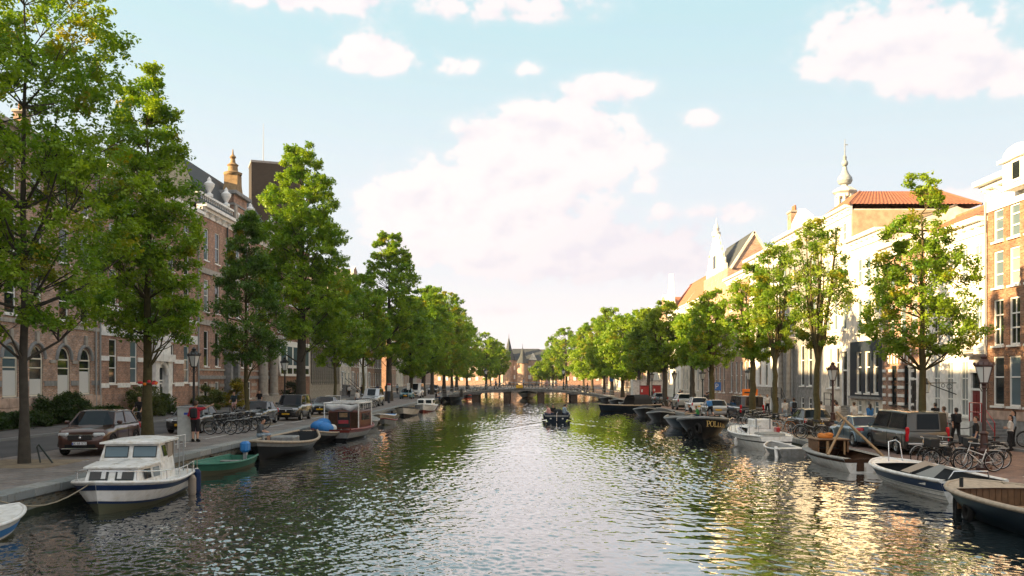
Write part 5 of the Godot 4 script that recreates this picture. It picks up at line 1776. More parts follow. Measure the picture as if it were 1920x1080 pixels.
func build_boats():
	# white cabin cruiser
	var q := {"l": 5.3, "b": 2.6, "free": 0.62, "sheer_bow": 0.28, "draft": 0.4, "full": 0.55, "stern": 0.86, "rake": 0.35, "blunt": 1.9, "band": 0.47, "stripe0": 0.80, "stripe1": 0.93}
	var o := boat("cabin_cruiser", "white cabin cruiser with curtained windows, the largest white boat on the left", -11.62, 27.5, PI + 0.09)
	hull(o, q, mats.antifoul, mats.boat_white, mats.boat_bluestripe, mats.boat_white, null)
	part(o, "waterline_band", hull_skin(q, 0.47, 0.53, 0.006, 1), mats.boat_bluestripe)
	part(o, "deck", hull_deck(q, 0.0, 1.0, 0.0), mats.boat_white)
	var c1 := part(o, "forward_cabin", shape().sheet([[Vector3(-0.93, 0.66, -0.2), Vector3(0.93, 0.66, -0.2), Vector3(0.72, 0.72, -1.75), Vector3(-0.72, 0.72, -1.75)], [Vector3(-0.86, 1.18, -0.2), Vector3(0.86, 1.18, -0.2), Vector3(0.66, 1.16, -1.52), Vector3(-0.66, 1.16, -1.52)]], true, false, true), mats.boat_white)
	part(c1, "cabin_roof", shape().sheet([[Vector3(-0.95, 1.17, -0.1), Vector3(0.95, 1.17, -0.1), Vector3(0.76, 1.15, -1.66), Vector3(-0.76, 1.15, -1.66)], [Vector3(-0.95, 1.22, -0.1), Vector3(0.95, 1.22, -0.1), Vector3(0.76, 1.19, -1.66), Vector3(-0.76, 1.19, -1.66)], [Vector3(-0.3, 1.28, -0.1), Vector3(0.3, 1.28, -0.1), Vector3(0.2, 1.24, -1.5), Vector3(-0.2, 1.24, -1.5)], [Vector3(-0.01, 1.285, -0.1), Vector3(0.01, 1.285, -0.1), Vector3(0.01, 1.245, -1.5), Vector3(-0.01, 1.245, -1.5)]], true, false, true), mats.boat_white)
	var tilt := 0.145
	for s in [-1, 1]:
		var fwn := part(c1, "cabin_window", shape().soft(Vector3.ZERO, Vector3(0.50, 0.30, 0.03), 0.014), mats.frame_dark, Vector3(s * 0.345, 0.95, -1.653))
		fwn.rotation.x = tilt + 0.34
		var gl := part(fwn, "cabin_pane", shape().soft(Vector3(0, 0, -0.006), Vector3(0.46, 0.26, 0.03), 0.012), mats.pane_dark)
		part(gl, "curtain", shape().soft(Vector3(-0.13 * s, 0, -0.014), Vector3(0.13, 0.22, 0.02), 0.008), mats.canvas_white)
		for k in 2:
			var sw := part(c1, "cabin_window", shape().soft(Vector3.ZERO, Vector3(0.03, 0.28, 0.42), 0.014), mats.pane_pale if k == 0 else mats.pane_dark, Vector3(s * (0.865 - k * 0.062), 0.95, -0.5 - k * 0.62))
			sw.rotation.y = s * 0.10
			sw.rotation.z = s * 0.12
	var c2 := part(o, "wheelhouse", shape().sheet([[Vector3(-0.95, 0.66, 1.15), Vector3(0.95, 0.66, 1.15), Vector3(0.93, 0.66, -0.18), Vector3(-0.93, 0.66, -0.18)], [Vector3(-0.88, 1.24, 1.12), Vector3(0.88, 1.24, 1.12), Vector3(0.86, 1.24, -0.14), Vector3(-0.86, 1.24, -0.14)], [Vector3(-0.78, 1.74, 1.1), Vector3(0.78, 1.74, 1.1), Vector3(0.76, 1.74, 0.06), Vector3(-0.76, 1.74, 0.06)]], true, false, true), mats.boat_white)
	part(c2, "wheelhouse_roof", shape().sheet([[Vector3(-0.88, 1.73, 1.75), Vector3(0.88, 1.73, 1.75), Vector3(0.86, 1.72, -0.14), Vector3(-0.86, 1.72, -0.14)], [Vector3(-0.88, 1.79, 1.75), Vector3(0.88, 1.79, 1.75), Vector3(0.86, 1.77, -0.14), Vector3(-0.86, 1.77, -0.14)], [Vector3(-0.25, 1.86, 1.7), Vector3(0.25, 1.86, 1.7), Vector3(0.25, 1.84, -0.05), Vector3(-0.25, 1.84, -0.05)], [Vector3(-0.01, 1.865, 1.7), Vector3(0.01, 1.865, 1.7), Vector3(0.01, 1.845, 0.0), Vector3(-0.01, 1.845, 0.0)]], true, false, true), mats.boat_white)
	for s in [-1, 1]:
		var wn := part(c2, "windscreen", shape().soft(Vector3.ZERO, Vector3(0.68, 0.36, 0.03), 0.014), mats.frame_dark, Vector3(s * 0.40, 1.485, -0.048))
		wn.rotation.x = 0.38
		part(wn, "cabin_pane", shape().soft(Vector3(0, 0, -0.006), Vector3(0.64, 0.32, 0.03), 0.012), mats.pane_blue)
		var sd := part(c2, "side_window", shape().soft(Vector3.ZERO, Vector3(0.03, 0.34, 0.34), 0.014), mats.pane_dark, Vector3(s * 0.832, 1.48, 0.38))
		sd.rotation.z = s * 0.20
		part(c2, "side_opening", shape().span(s * 0.85 - 0.02, 0.72, 0.62, s * 0.85 + 0.07, 1.70, 1.08), mats.canvas_tan)
	# awning frame at the stern
	var fr := shape()
	for k in 6:
		fr.rod(Vector3(0.9, 0.75 + k * 0.18, 1.15), Vector3(0.9, 0.75 + k * 0.18, 2.2), 0.014, 4)
	for s in [-0.9, 0.9]:
		for z in [1.15, 1.7, 2.2]:
			fr.rod(Vector3(s, 0.66, z), Vector3(s, 1.76, z), 0.016, 4)
	part(o, "stern_frame", fr, mats.steel_grey)
	part(o, "stern_awning", shape().span(-0.86, 0.70, 1.2, 0.86, 1.70, 1.24), mats.canvas_tan)
	# pulpit rail
	var rl := shape()
	var line := []
	for i in 15:
		line.append(hull_point(q, lerpf(0.05, 0.99, i / 14.0), 1.0, 1.0, 0.06) + Vector3(0, 0.30, 0))
	for i in range(13, -1, -1):
		line.append(hull_point(q, lerpf(0.05, 0.99, i / 14.0), 1.0, -1.0, 0.06) + Vector3(0, 0.30, 0))
	rl.tube(line, 0.018, 5)
	for i in [0, 3, 6, 9, 12, 16, 19, 22, 25, 28]:
		rl.rod(line[i], line[i] - Vector3(0, 0.30, 0), 0.014, 4)
	part(o, "deck_rail", rl, mats.chrome)
	fender(o, Vector3(-1.30, 0.28, 1.7), mats.canvas_tan, 0.7)
	fender(o, Vector3(-1.32, 0.36, 2.2), mats.boat_bluestripe, 0.8)
	mooring(o, Vector3(0.2, 0.85, -2.65), Vector3(1.9, 0.62, -4.2))
	# tip of a small white and blue boat at the left edge
	q = {"l": 4.2, "b": 1.7, "free": 0.42, "sheer_bow": 0.2, "full": 0.5, "band": 0.45, "stripe0": 0.55, "stripe1": 0.8}
	o = boat("dinghy", "tip of a white and blue dinghy at the lower left edge", -12.3, 20.1, -0.05)
	hull(o, q, mats.antifoul, mats.boat_white, mats.canvas_blue, mats.boat_white, mats.boat_grey)
	part(o, "cover", hull_deck(q, 0.1, 1.0, 0.0), mats.boat_white)
	# green rowing boat with the wrapped motor
	q = {"l": 4.8, "b": 1.6, "free": 0.36, "sheer_bow": 0.12, "sheer_stern": 0.05, "full": 0.5, "stern": 0.7, "band": 0.62, "blunt": 2.6, "rake": 0.5}
	o = boat("rowing_boat", "worn green rowing boat with a blue wrapped motor", -12.0, 37.0, PI - 0.03)
	hull(o, q, mats.antifoul, mats.boat_green, null, mats.boat_green, mats.boat_green)
	thwarts(o, q, [0.2, 0.5, 0.75], mats.deck_grey)
	outboard(o, Vector3(-0.1, 0.42, 2.3), mats.canvas_blue)
	# black barge
	q = {"l": 9.6, "b": 2.7, "free": 0.50, "sheer_bow": 0.42, "sheer_stern": 0.30, "full": 0.5, "stern": 0.35, "band": 0.5, "blunt": 2.0, "rake": 0.7, "rake_stern": 0.6, "rail": 0.07, "floor": 0.55}
	o = boat("work_barge", "black open work barge with a pale rail under the sitting man", -11.75, 45.6, PI + 0.02)
	hull(o, q, mats.boat_black, mats.boat_black, mats.boat_grey, mats.deck_tan, mats.canvas_dark, 0.86)
	part(o, "foredeck", hull_deck(q, 0.84, 1.0, 0.0), mats.boat_black)
	part(o, "engine_box", shape().soft(Vector3(0.1, 0.55, 0.4), Vector3(1.1, 0.5, 1.4), 0.04), mats.boat_grey)
	part(o, "side_plank", shape().soft(Vector3(0.9, 0.55, -1.6), Vector3(0.3, 0.06, 2.6), 0.015), mats.deck_tan)
	part(o, "bollard", shape().lathe([Vector2(0.06, 0.8), Vector2(0.06, 1.1), Vector2(0.1, 1.12), Vector2(0, 1.16)], 8, Vector3(0, 0, -4.1)), mats.steel_grey)
	# dark boat carrying blue floats
	q = {"l": 6.0, "b": 2.1, "free": 0.45, "sheer_bow": 0.35, "sheer_stern": 0.12, "full": 0.5, "stern": 0.5, "band": 0.5, "rake": 0.6, "rail": 0.05}
	o = boat("open_boat", "dark open boat carrying three blue round floats", -11.9, 54.0, PI)
	hull(o, q, mats.boat_black, mats.boat_black, mats.boat_grey, mats.deck_tan, mats.wood_dark)
	thwarts(o, q, [0.25, 0.5, 0.72], mats.wood)
	for p in [Vector3(0.3, 0.8, 0.9), Vector3(-0.25, 0.72, 0.3), Vector3(0.25, 0.9, 2.0)]:
		part(o, "float", kept("float", func(): return shape().ball(Vector3.ZERO, Vector3(0.48, 0.36, 0.52), 12, 7)), mats.canvas_blue, p)
	part(o, "float", shape().ball(Vector3(-0.4, 0.68, 1.35), Vector3(0.3, 0.25, 0.3), 10, 6), mats.canvas_white)
	# wooden cabin boat with a white canopy frame
	q = {"l": 6.6, "b": 2.5, "free": 0.58, "sheer_bow": 0.3, "sheer_stern": 0.1, "full": 0.5, "stern": 0.86, "band": 0.5, "stripe0": 0.82, "stripe1": 0.98, "rake": 0.5, "rake_stern": 0.3, "rail": 0.06}
	o = boat("cabin_boat", "varnished wooden cabin boat with a white canopy frame, stern to the camera", -10.9, 57.4, -0.10)
	var h = hull(o, q, mats.boat_black, mats.boat_grey, mats.boat_red, mats.boat_red, mats.wood_dark)
	part(o, "deck", hull_deck(q, 0.0, 1.0, 0.35), mats.boat_red)
	var cb := part(o, "cabin", shape().soft(Vector3(0, 1.1, -0.3), Vector3(1.95, 1.15, 2.6), 0.05), mats.wood_red)
	for s in [-1, 1]:
		part(cb, "cabin_door", shape().soft(Vector3(s * 0.68, 1.12, 1.01), Vector3(0.5, 0.9, 0.04), 0.012), mats.wood_dark)
		part(cb, "cabin_window", shape().soft(Vector3(s * 0.985, 1.3, -0.3), Vector3(0.03, 0.42, 1.7), 0.012), mats.pane_dark)
	part(cb, "cabin_opening", shape().soft(Vector3(0, 1.15, 1.012), Vector3(0.75, 0.95, 0.03), 0.012), mats.print_black)
	part(cb, "cushion", shape().soft(Vector3(-0.02, 1.0, 1.03), Vector3(0.62, 0.22, 0.03), 0.012), mats.paint_red)
	part(cb, "bundle", shape().soft(Vector3(-0.02, 1.42, 1.03), Vector3(0.5, 0.26, 0.03), 0.012), mats.wood_pale)
	var cf := shape()
	for s in [-1.05, 1.05]:
		for z in [-1.4, 1.5]:
			cf.rod(Vector3(s, 0.6, z), Vector3(s, 2.15, z), 0.04, 5)
		cf.rod(Vector3(s, 2.15, -1.5), Vector3(s, 2.15, 1.6), 0.045, 5)
	for z in [-1.4, 0.0, 1.5]:
		cf.rod(Vector3(-1.1, 2.15, z), Vector3(1.1, 2.15, z), 0.045, 5)
	part(o, "canopy_frame", cf, mats.boat_white)
	part(o, "canopy_roll", shape().tube([Vector3(-1.0, 2.0, 1.3), Vector3(-0.6, 1.86, 1.25), Vector3(0.0, 1.95, 1.3), Vector3(0.5, 1.82, 1.25), Vector3(1.0, 2.0, 1.3)], [0.1, 0.2, 0.14, 0.2, 0.1], 7), mats.canvas_white)
	part(o, "canopy_roof", shape().span(-1.08, 2.19, -1.5, 1.08, 2.23, 0.2), mats.canvas_white)
	letters(h, "POEMBA", 0.17, mats.boat_white, Vector3(-0.05, 0.34, 3.34))
	part(o, "tyre_fender", shape().ring(Vector3(-1.0, 0.25, 3.1), Vector3(0.3, 0, 1).normalized(), 0.32, 0.13, 14, 6), mats.rubber)
	# tarpaulin boat and small craft beyond
	q = {"l": 5.0, "b": 2.0, "free": 0.5, "band": 0.45, "full": 0.5}
	o = boat("covered_boat", "boat under a sagging grey tarpaulin behind the wooden cabin boat", -11.9, 68.2, PI)
	hull(o, q, mats.boat_black, mats.boat_grey, null, mats.boat_grey, null)
	var tarp := []
	for i in 9:
		var row := []
		for j in 9:
			var u := lerpf(0.0, 1.0, i / 8.0)
			var p := hull_point(q, u, 1.0, 1.0)
			var t := j / 4.0 - 1.0
			row.append(Vector3(p.x * t, p.y + 0.75 * (1.0 - absf(t)) * sin(PI * clampf(u * 0.8 + 0.15, 0, 1)) + 0.06 * sin(i * 2.3 + j * 1.7), p.z))
		tarp.append(row)
	part(o, "tarpaulin", shape().sheet(tarp, false, false), mats.canvas_grey)
	q = {"l": 4.2, "b": 1.7, "free": 0.45, "band": 0.45, "full": 0.5, "stern": 0.8}
	o = boat("dinghy", "cream dinghy with a bright blue cover on the left", -12.0, 79.0, PI)
	hull(o, q, mats.antifoul, mats.deck_tan, null, mats.boat_white, null)
	part(o, "cover", hull_deck(q, 0.0, 1.0, 0.0), mats.canvas_blue)
	o = boat("dinghy", "small grey dinghy lying outside the blue covered one", -10.9, 73.6, PI)
	hull(o, {"l": 3.0, "b": 1.3, "free": 0.3, "band": 0.45, "full": 0.5}, mats.antifoul, mats.boat_grey, null, mats.boat_red, mats.boat_grey)
	q = {"l": 6.0, "b": 2.2, "free": 0.6, "band": 0.45, "full": 0.5, "sheer_bow": 0.3}
	o = boat("motor_launch", "cream motor launch with a dark cover on the left", -11.6, 91.5, PI)
	hull(o, q, mats.boat_black, mats.cream, null, mats.boat_black, null)
	part(o, "cover", hull_deck(q, 0.0, 1.0, 0.0), mats.canvas_dark)
	q = {"l": 6.0, "b": 2.3, "free": 0.6, "band": 0.42, "full": 0.5, "sheer_bow": 0.25}
	o = boat("cabin_cruiser", "small white cruiser with a red waterline far along the left quay", -11.0, 103.0, PI)
	hull(o, q, mats.boat_red, mats.boat_white, null, mats.boat_white, null)
	part(o, "deck", hull_deck(q, 0.0, 1.0, 0.0), mats.boat_white)
	cb = part(o, "cabin", shape().soft(Vector3(0, 1.0, -0.2), Vector3(1.7, 0.75, 2.6), 0.1), mats.boat_white)
	for s in [-1, 1]:
		part(cb, "cabin_window", shape().soft(Vector3(s * 0.42, 1.1, -1.5), Vector3(0.6, 0.36, 0.04), 0.015), mats.pane_dark)
		part(cb, "cabin_window", shape().soft(Vector3(s * 0.85, 1.1, -0.2), Vector3(0.04, 0.36, 1.8), 0.015), mats.pane_dark)
	q = {"l": 9.0, "b": 3.0, "free": 0.55, "band": 0.4, "full": 0.5, "blunt": 3.0, "stern": 0.9}
	o = boat("work_barge", "black barge with posts beside the left end of the far bridge", -11.5, 147.0, PI)
	hull(o, q, mats.boat_black, mats.boat_black, null, mats.boat_black, mats.wood_dark)
	var pst := shape()
	for k in 5:
		pst.rod(Vector3(-1.3, 0.5, -3 + k * 1.5), Vector3(-1.3, 1.9, -3 + k * 1.5), 0.05, 5).rod(Vector3(1.3, 0.5, -3 + k * 1.5), Vector3(1.3, 1.5, -3 + k * 1.5), 0.05, 5)
	part(o, "posts", pst, mats.iron)
	q = {"l": 5.5, "b": 2.0, "free": 0.6, "band": 0.5, "full": 0.5, "sheer_bow": 0.3}
	o = boat("dinghy", "orange-red boat seen under the left span of the far bridge", -11.5, 186.0, PI)
	hull(o, q, mats.boat_black, mats.boat_orange, null, mats.boat_orange, mats.boat_orange)
	# boat under way in mid canal
	q = {"l": 5.6, "b": 2.05, "free": 0.55, "band": 0.3, "full": 0.45, "stern": 0.95, "blunt": 2.4, "rail": 0.06}
	o = boat("motor_sloop", "dark motor sloop under way in the middle of the canal with three people", 2.65, 80.5, -0.03, "boats under way")
	hull(o, q, mats.boat_black, mats.boat_navy, mats.boat_grey, mats.boat_grey, mats.deck_grey)
	thwarts(o, q, [0.3, 0.55], mats.deck_tan)
	part(o, "engine_hood", shape().soft(Vector3(0.12, 0.72, 0.6), Vector3(0.7, 0.55, 0.8), 0.12), mats.canvas_dark)
	part(o, "tiller", shape().rod(Vector3(0, 0.1, 2.95), Vector3(0, 0.75, 2.85), 0.03, 5).rod(Vector3(0, 0.72, 2.85), Vector3(0.1, 0.8, 1.8), 0.025, 5), mats.chrome)
	for s in [-1, 1]:
		part(o, "stern_light", shape().soft(Vector3(s * 0.5, 0.28, 2.86), Vector3(0.14, 0.1, 0.03), 0.01), mats.boat_white)
	q = {"l": 12.0, "b": 3.4, "free": 0.9, "band": 0.35, "full": 0.55, "sheer_bow": 0.5, "blunt": 2.0}
	o = boat("tour_boat", "cream and black barge heading out from under the middle of the far bridge", 0.3, 172.0, PI, "boats under way")
	hull(o, q, mats.boat_black, mats.cream, mats.boat_black, mats.boat_black, mats.wood_dark)
	part(o, "wheelhouse", shape().soft(Vector3(0, 1.2, 3.0), Vector3(1.6, 0.9, 1.6), 0.08), mats.boat_black)
	# ---- right side
	q = {"l": 8.6, "b": 2.7, "free": 0.66, "sheer_bow": 0.16, "sheer_stern": 0.1, "full": 0.6, "stern": 0.7, "band": 0.34, "blunt": 3.0, "rake": 0.25, "rail": 0.055, "floor": 0.4}
	o = boat("steel_sloop", "dark navy steel sloop with tan foredeck and tyre fenders at the lower right edge", 12.35, 21.6, 0.03)
	hull(o, q, mats.boat_black, mats.boat_navy, null, mats.deck_tan, mats.wood, 0.84)
	part(o, "foredeck", hull_deck(q, 0.82, 1.0, 0.0), mats.deck_tan)
	part(o, "side_deck", hull_deck(q, 0.0, 0.83, 0.2), mats.deck_tan)
	var bk := hull_point(q, 0.835, 1.0, 1.0, 0.08)
	var bulk := part(o, "bulkhead", shape().span(-bk.x * 0.8, 0.25, bk.z - 0.03, bk.x * 0.8, bk.y, bk.z), mats.wood)
	for k in 11:
		part(bulk, "plank", shape().soft(Vector3((-bk.x + (k + 0.5) * bk.x * 2 / 11) * 0.82, 0.48, bk.z + 0.015), Vector3(bk.x * 1.64 / 11 - 0.012, 0.52, 0.025), 0.006), mats.wood)
	thwarts(o, q, [0.35, 0.62], mats.wood)
	for u in [[0.93, 0.42, 0.26], [0.74, 0.55, 0.17]]:
		var p := hull_point(q, u[0], u[1], -1.0)
		part(o, "tyre_fender", shape().ring(p + Vector3(-0.09, 0, -0.02), Vector3(1, 0, 0.35 if u[0] > 0.8 else 0.05).normalized(), u[2], 0.085, 16, 6), mats.rubber)
		part(o, "fender_line", shape().rod(p + Vector3(-0.1, u[2], 0), p + Vector3(0.0, 0.46, 0), 0.015, 4), mats.rope)
	part(o, "bow_bollard", shape().span(-0.9, 0.8, -2.9, -0.84, 1.05, -2.8).span(0.84, 0.8, -2.9, 0.9, 1.05, -2.8), mats.iron)
	mooring(o, Vector3(0.6, 0.85, -3.6), Vector3(2.6, 0.5, -2.0))
	# white and blue clinker sloop
	q = {"l": 6.4, "b": 2.25, "free": 0.60, "sheer_bow": 0.16, "sheer_stern": 0.06, "full": 0.52, "stern": 0.82, "band": 0.30, "stripe0": 0.70, "stripe1": 0.93, "blunt": 2.6, "rail": 0.06, "floor": 0.45, "rake": 0.3}
	o = boat("clinker_sloop", "white clinker sloop with a dark blue band and folded covers", 12.95, 30.4, 0.02)
	h = hull(o, q, mats.antifoul, mats.boat_white, mats.boat_bluestripe, mats.boat_white, mats.canvas_dark, 0.84)
	for v in [0.42, 0.54, 0.66]:
		part(h, "strake_edge", hull_rail(q, v, 0.014), mats.boat_grey)
	part(o, "foredeck", hull_deck(q, 0.80, 1.0, 0.0), mats.boat_white)
	part(o, "side_deck", hull_deck(q, 0.0, 0.82, 0.16), mats.boat_white)
	part(o, "cover", shape().sheet([[Vector3(-0.85, 0.66, 0.9), Vector3(-0.85, 0.66, 0.2)], [Vector3(-0.1, 0.86, 0.6), Vector3(0.0, 0.98, 0.1)], [Vector3(0.85, 0.7, 0.4), Vector3(0.85, 0.68, -0.1)]], false, true), mats.canvas_tan)
	part(o, "cover", shape().sheet([[Vector3(-0.8, 0.64, 2.4), Vector3(-0.85, 0.66, 1.3)], [Vector3(-0.2, 0.9, 1.9), Vector3(-0.1, 0.98, 1.4)], [Vector3(0.85, 0.66, 2.3), Vector3(0.85, 0.68, 1.1)]], false, true), mats.canvas_grey)
	part(o, "bow_hoop", shape().tube([Vector3(-0.35, 0.78, -1.9), Vector3(-0.32, 1.45, -2.0), Vector3(-0.05, 1.5, -2.05), Vector3(0.08, 1.4, -2.02), Vector3(0.15, 0.78, -1.95)], 0.022, 5), mats.chrome)
	part(o, "stern_rail", shape().tube([Vector3(-0.6, 0.68, 3.0), Vector3(-0.5, 0.92, 3.1), Vector3(0.5, 0.92, 3.1), Vector3(0.6, 0.68, 3.0)], 0.025, 5), mats.chrome)
	for k in 4:
		part(o, "number_plate", shape().span(-1.015, 0.44, 1.45 + k * 0.24, -1.005, 0.55, 1.65 + k * 0.24), mats.boat_white)
	# wood and white boat with the A-frame
	q = {"l": 6.2, "b": 2.2, "free": 0.50, "sheer_bow": 0.2, "sheer_stern": 0.04, "full": 0.5, "stern": 0.86, "band": 0.22, "stripe0": 0.84, "stripe1": 1.0, "blunt": 2.4, "rail": 0.05, "rake": 0.3}
	o = boat("spar_boat", "white and wood boat with crossed spars and a small open cabin", 13.1, 39.0, 0.03)
	hull(o, q, mats.antifoul, mats.boat_white, mats.wood_dark, mats.deck_grey, mats.wood_dark, 0.8)
	part(o, "side_deck", hull_deck(q, 0.0, 1.0, 0.28), mats.deck_grey)
	part(o, "foredeck", hull_deck(q, 0.72, 1.0, 0.0), mats.deck_grey)
	cb = part(o, "cabin", shape().span(-0.66, 0.5, -1.9, -0.60, 1.0, -0.7).span(0.60, 0.5, -1.9, 0.66, 1.0, -0.7).span(-0.66, 0.5, -1.95, 0.66, 1.0, -1.9).soft(Vector3(0, 1.03, -1.3), Vector3(1.42, 0.06, 1.35), 0.02), mats.wood)
	part(cb, "cabin_post", shape().span(-0.3, 0.4, -0.76, -0.18, 0.99, -0.7).span(0.45, 0.4, -0.76, 0.52, 0.99, -0.7), mats.wood_pale)
	part(o, "folded_sail", shape().ball(Vector3(-0.1, 1.12, -1.4), Vector3(0.34, 0.12, 0.36), 9, 5).ball(Vector3(0.02, 1.20, -1.3), Vector3(0.22, 0.11, 0.22), 7, 4).ball(Vector3(-0.22, 1.18, -1.55), Vector3(0.18, 0.10, 0.2), 7, 4), mats.canvas_orange)
	part(o, "spar", shape().rod(Vector3(-0.95, 0.55, 1.3), Vector3(0.12, 2.0, 0.4), 0.055, 6), mats.wood_pale)
	part(o, "spar", shape().rod(Vector3(0.95, 0.55, 2.2), Vector3(-0.25, 2.25, 0.35), 0.055, 6), mats.wood_pale)
	part(o, "rudder", shape().soft(Vector3(-0.35, 0.32, 3.14), Vector3(0.3, 0.5, 0.05), 0.015), mats.wood_dark)
	# dinghy between
	q = {"l": 2.6, "b": 1.4, "free": 0.3, "full": 0.5, "stern": 0.9, "band": 0.4}
	o = boat("dinghy", "small grey dinghy between the sailing boat and the spar boat", 12.2, 44.4, 0.1)
	hull(o, q, mats.antifoul, mats.boat_grey, null, mats.boat_white, mats.boat_grey)
	part(o, "bench", shape().soft(Vector3(0, 0.33, 0.9), Vector3(1.1, 0.14, 0.5), 0.02), mats.boat_white)
	part(o, "fender", shape().rod(Vector3(-0.72, -0.1, 1.2), Vector3(-0.66, 0.45, 0.9), 0.09, 8), mats.boat_white)
	# white sailing boat
	q = {"l": 7.0, "b": 2.5, "free": 0.72, "sheer_bow": 0.2, "sheer_stern": 0.02, "full": 0.45, "stern": 0.62, "band": 0.36, "stripe0": 0.74, "stripe1": 0.79, "blunt": 1.9, "rake": 0.8, "rake_stern": -0.3, "draft": 0.45}
	o = boat("sailing_boat", "white sailing boat without a mast, rounded stern to the camera", 12.3, 49.8, 0.06)
	hull(o, q, mats.antifoul, mats.boat_white, mats.boat_black, mats.boat_white, null)
	part(o, "deck", hull_deck(q, 0.0, 1.0, 0.0), mats.boat_white)
	cb = part(o, "coachroof", shape().sheet([[Vector3(-0.85, 0.72, 1.2), Vector3(0.85, 0.72, 1.2), Vector3(0.45, 0.82, -2.2), Vector3(-0.45, 0.82, -2.2)], [Vector3(-0.72, 1.12, 1.1), Vector3(0.72, 1.12, 1.1), Vector3(0.32, 1.02, -1.9), Vector3(-0.32, 1.02, -1.9)]], true, false, true), mats.boat_white)
	part(cb, "coachroof_top", shape().sheet([[Vector3(-0.72, 1.12, 1.1), Vector3(0.72, 1.12, 1.1), Vector3(0.32, 1.02, -1.9), Vector3(-0.32, 1.02, -1.9)], [Vector3(-0.05, 1.24, 1.1), Vector3(0.05, 1.24, 1.1), Vector3(0.05, 1.1, -1.8), Vector3(-0.05, 1.1, -1.8)]], true, false, true), mats.boat_white)
	for s in [-1, 1]:
		part(cb, "cabin_window", shape().quad2(Vector3(s * 0.83, 0.80, 0.9), Vector3(s * 0.56, 0.86, -1.5), Vector3(s * 0.50, 0.99, -1.5), Vector3(s * 0.775, 1.03, 0.9)), mats.pane_dark)
	part(o, "hatch_box", shape().soft(Vector3(0, 1.25, 0.6), Vector3(1.0, 0.5, 1.1), 0.04), mats.boat_white)
	for s in [-1, 1]:
		part(o, "hatch_strap", shape().soft(Vector3(s * 0.36, 1.26, 0.6), Vector3(0.1, 0.52, 1.13), 0.02), mats.steel_grey)
	part(o, "cockpit", shape().soft(Vector3(0, 0.80, 2.2), Vector3(1.1, 0.14, 1.6), 0.03), mats.deck_grey)
	part(o, "red_cushion", shape().soft(Vector3(0.62, 0.98, 1.5), Vector3(0.2, 0.3, 0.5), 0.05), mats.paint_red)
	var lr := shape()
	for s in [-1.0, 1.0]:
		var pts := []
		for i in 8:
			var p := hull_point(q, lerpf(0.04, 0.97, i / 7.0), 1.0, s, 0.06)
			lr.rod(p, p + Vector3(0, 0.5, 0), 0.014, 4)
			pts.append(p + Vector3(0, 0.5, 0))
		lr.tube(pts, 0.010, 4)
	part(o, "guard_wires", lr, mats.chrome)
	fender(o, hull_point(q, 0.45, 0.62, -1.0) + Vector3(-0.13, 0, 0), mats.boat_white, 0.5)
	# black tug with gold name
	q = {"l": 8.6, "b": 3.0, "free": 0.85, "sheer_bow": 0.45, "sheer_stern": 0.2, "full": 0.78, "stern": 0.6, "band": 0.4, "blunt": 2.4, "rake": 0.2, "rail": 0.09}
	o = boat("tug_boat", "black tug boat with its name in gold letters and tyre fenders", 11.5, 60.0, PI - 0.22)
	h = hull(o, q, mats.boat_black, mats.boat_black, null, mats.boat_grey, mats.canvas_dark, 0.8)
	var along := 0.0
	var before := hull_point(q, 1.0, 0.76, -1.0)
	var next := 0
	for i in range(1, 400):
		var p := hull_point(q, 1.0 - i * 0.001, 0.76, -1.0)
		along += p.distance_to(before)
		if next < 6 and along > 0.34 + 0.27 * next:
			var dir := (p - before).normalized()
			letters(h, "POLLUX"[next], 0.34, mats.gold_paint, p + Vector3(-dir.z, 0, dir.x) * 0.03, atan2(-dir.z, dir.x))
			next += 1
		before = p
	for u in [[0.99, 0.55], [0.93, 0.4], [0.7, 0.5]]:
		var p := hull_point(q, u[0], u[1], 1.0)
		part(o, "tyre_fender", shape().ring(p + Vector3(0.08, 0, -0.08), Vector3(0.8, 0, -0.6).normalized(), 0.26, 0.1, 14, 6), mats.rubber)
	part(o, "hold_cover", shape().soft(Vector3(0, 0.8, 0.8), Vector3(1.9, 0.2, 3.6), 0.05), mats.canvas_dark)
	# open grey boat and the dark ones beyond
	q = {"l": 7.0, "b": 2.4, "free": 0.62, "sheer_bow": 0.3, "sheer_stern": 0.14, "full": 0.5, "stern": 0.7, "band": 0.35, "blunt": 2.4, "rail": 0.07, "floor": 0.5}
	o = boat("open_boat", "dark grey open boat with a pale inside, behind the black tug", 11.6, 69.5, PI - 0.12)
	hull(o, q, mats.boat_black, mats.boat_navy, null, mats.boat_grey, mats.boat_grey)
	thwarts(o, q, [0.25, 0.5, 0.72], mats.deck_grey)
	for k in 2:
		q = {"l": 6.0, "b": 2.3, "free": 0.55, "sheer_bow": 0.3, "full": 0.5, "band": 0.4, "rail": 0.06}
		o = boat("covered_boat", ["black boat under a dark humped cover with a pale edge", "black covered boat just beyond the humped one"][k], 11.7, [81.0, 91.0][k], PI - 0.15)
		hull(o, q, mats.boat_black, mats.boat_black, null, mats.boat_grey, null)
		var rows := []
		for i in 9:
			var row := []
			var u := i / 8.0
			var p := hull_point(q, u, 1.0, 1.0)
			for j in 9:
				var t := j / 4.0 - 1.0
				row.append(Vector3(p.x * t, p.y + 0.42 * (1.0 - t * t) * sin(PI * clampf(u + 0.1, 0, 1)), p.z))
			rows.append(row)
		part(o, "cover", shape().sheet(rows, false, false), mats.canvas_dark)
	q = {"l": 7.4, "b": 2.4, "free": 0.6, "sheer_bow": 0.2, "full": 0.5, "band": 0.35, "stern": 0.9, "rail": 0.06}
	o = boat("cruising_sloop", "dark sloop with a black folding hood along the far right quay", 11.4, 104.0, PI / 2 + 0.5)
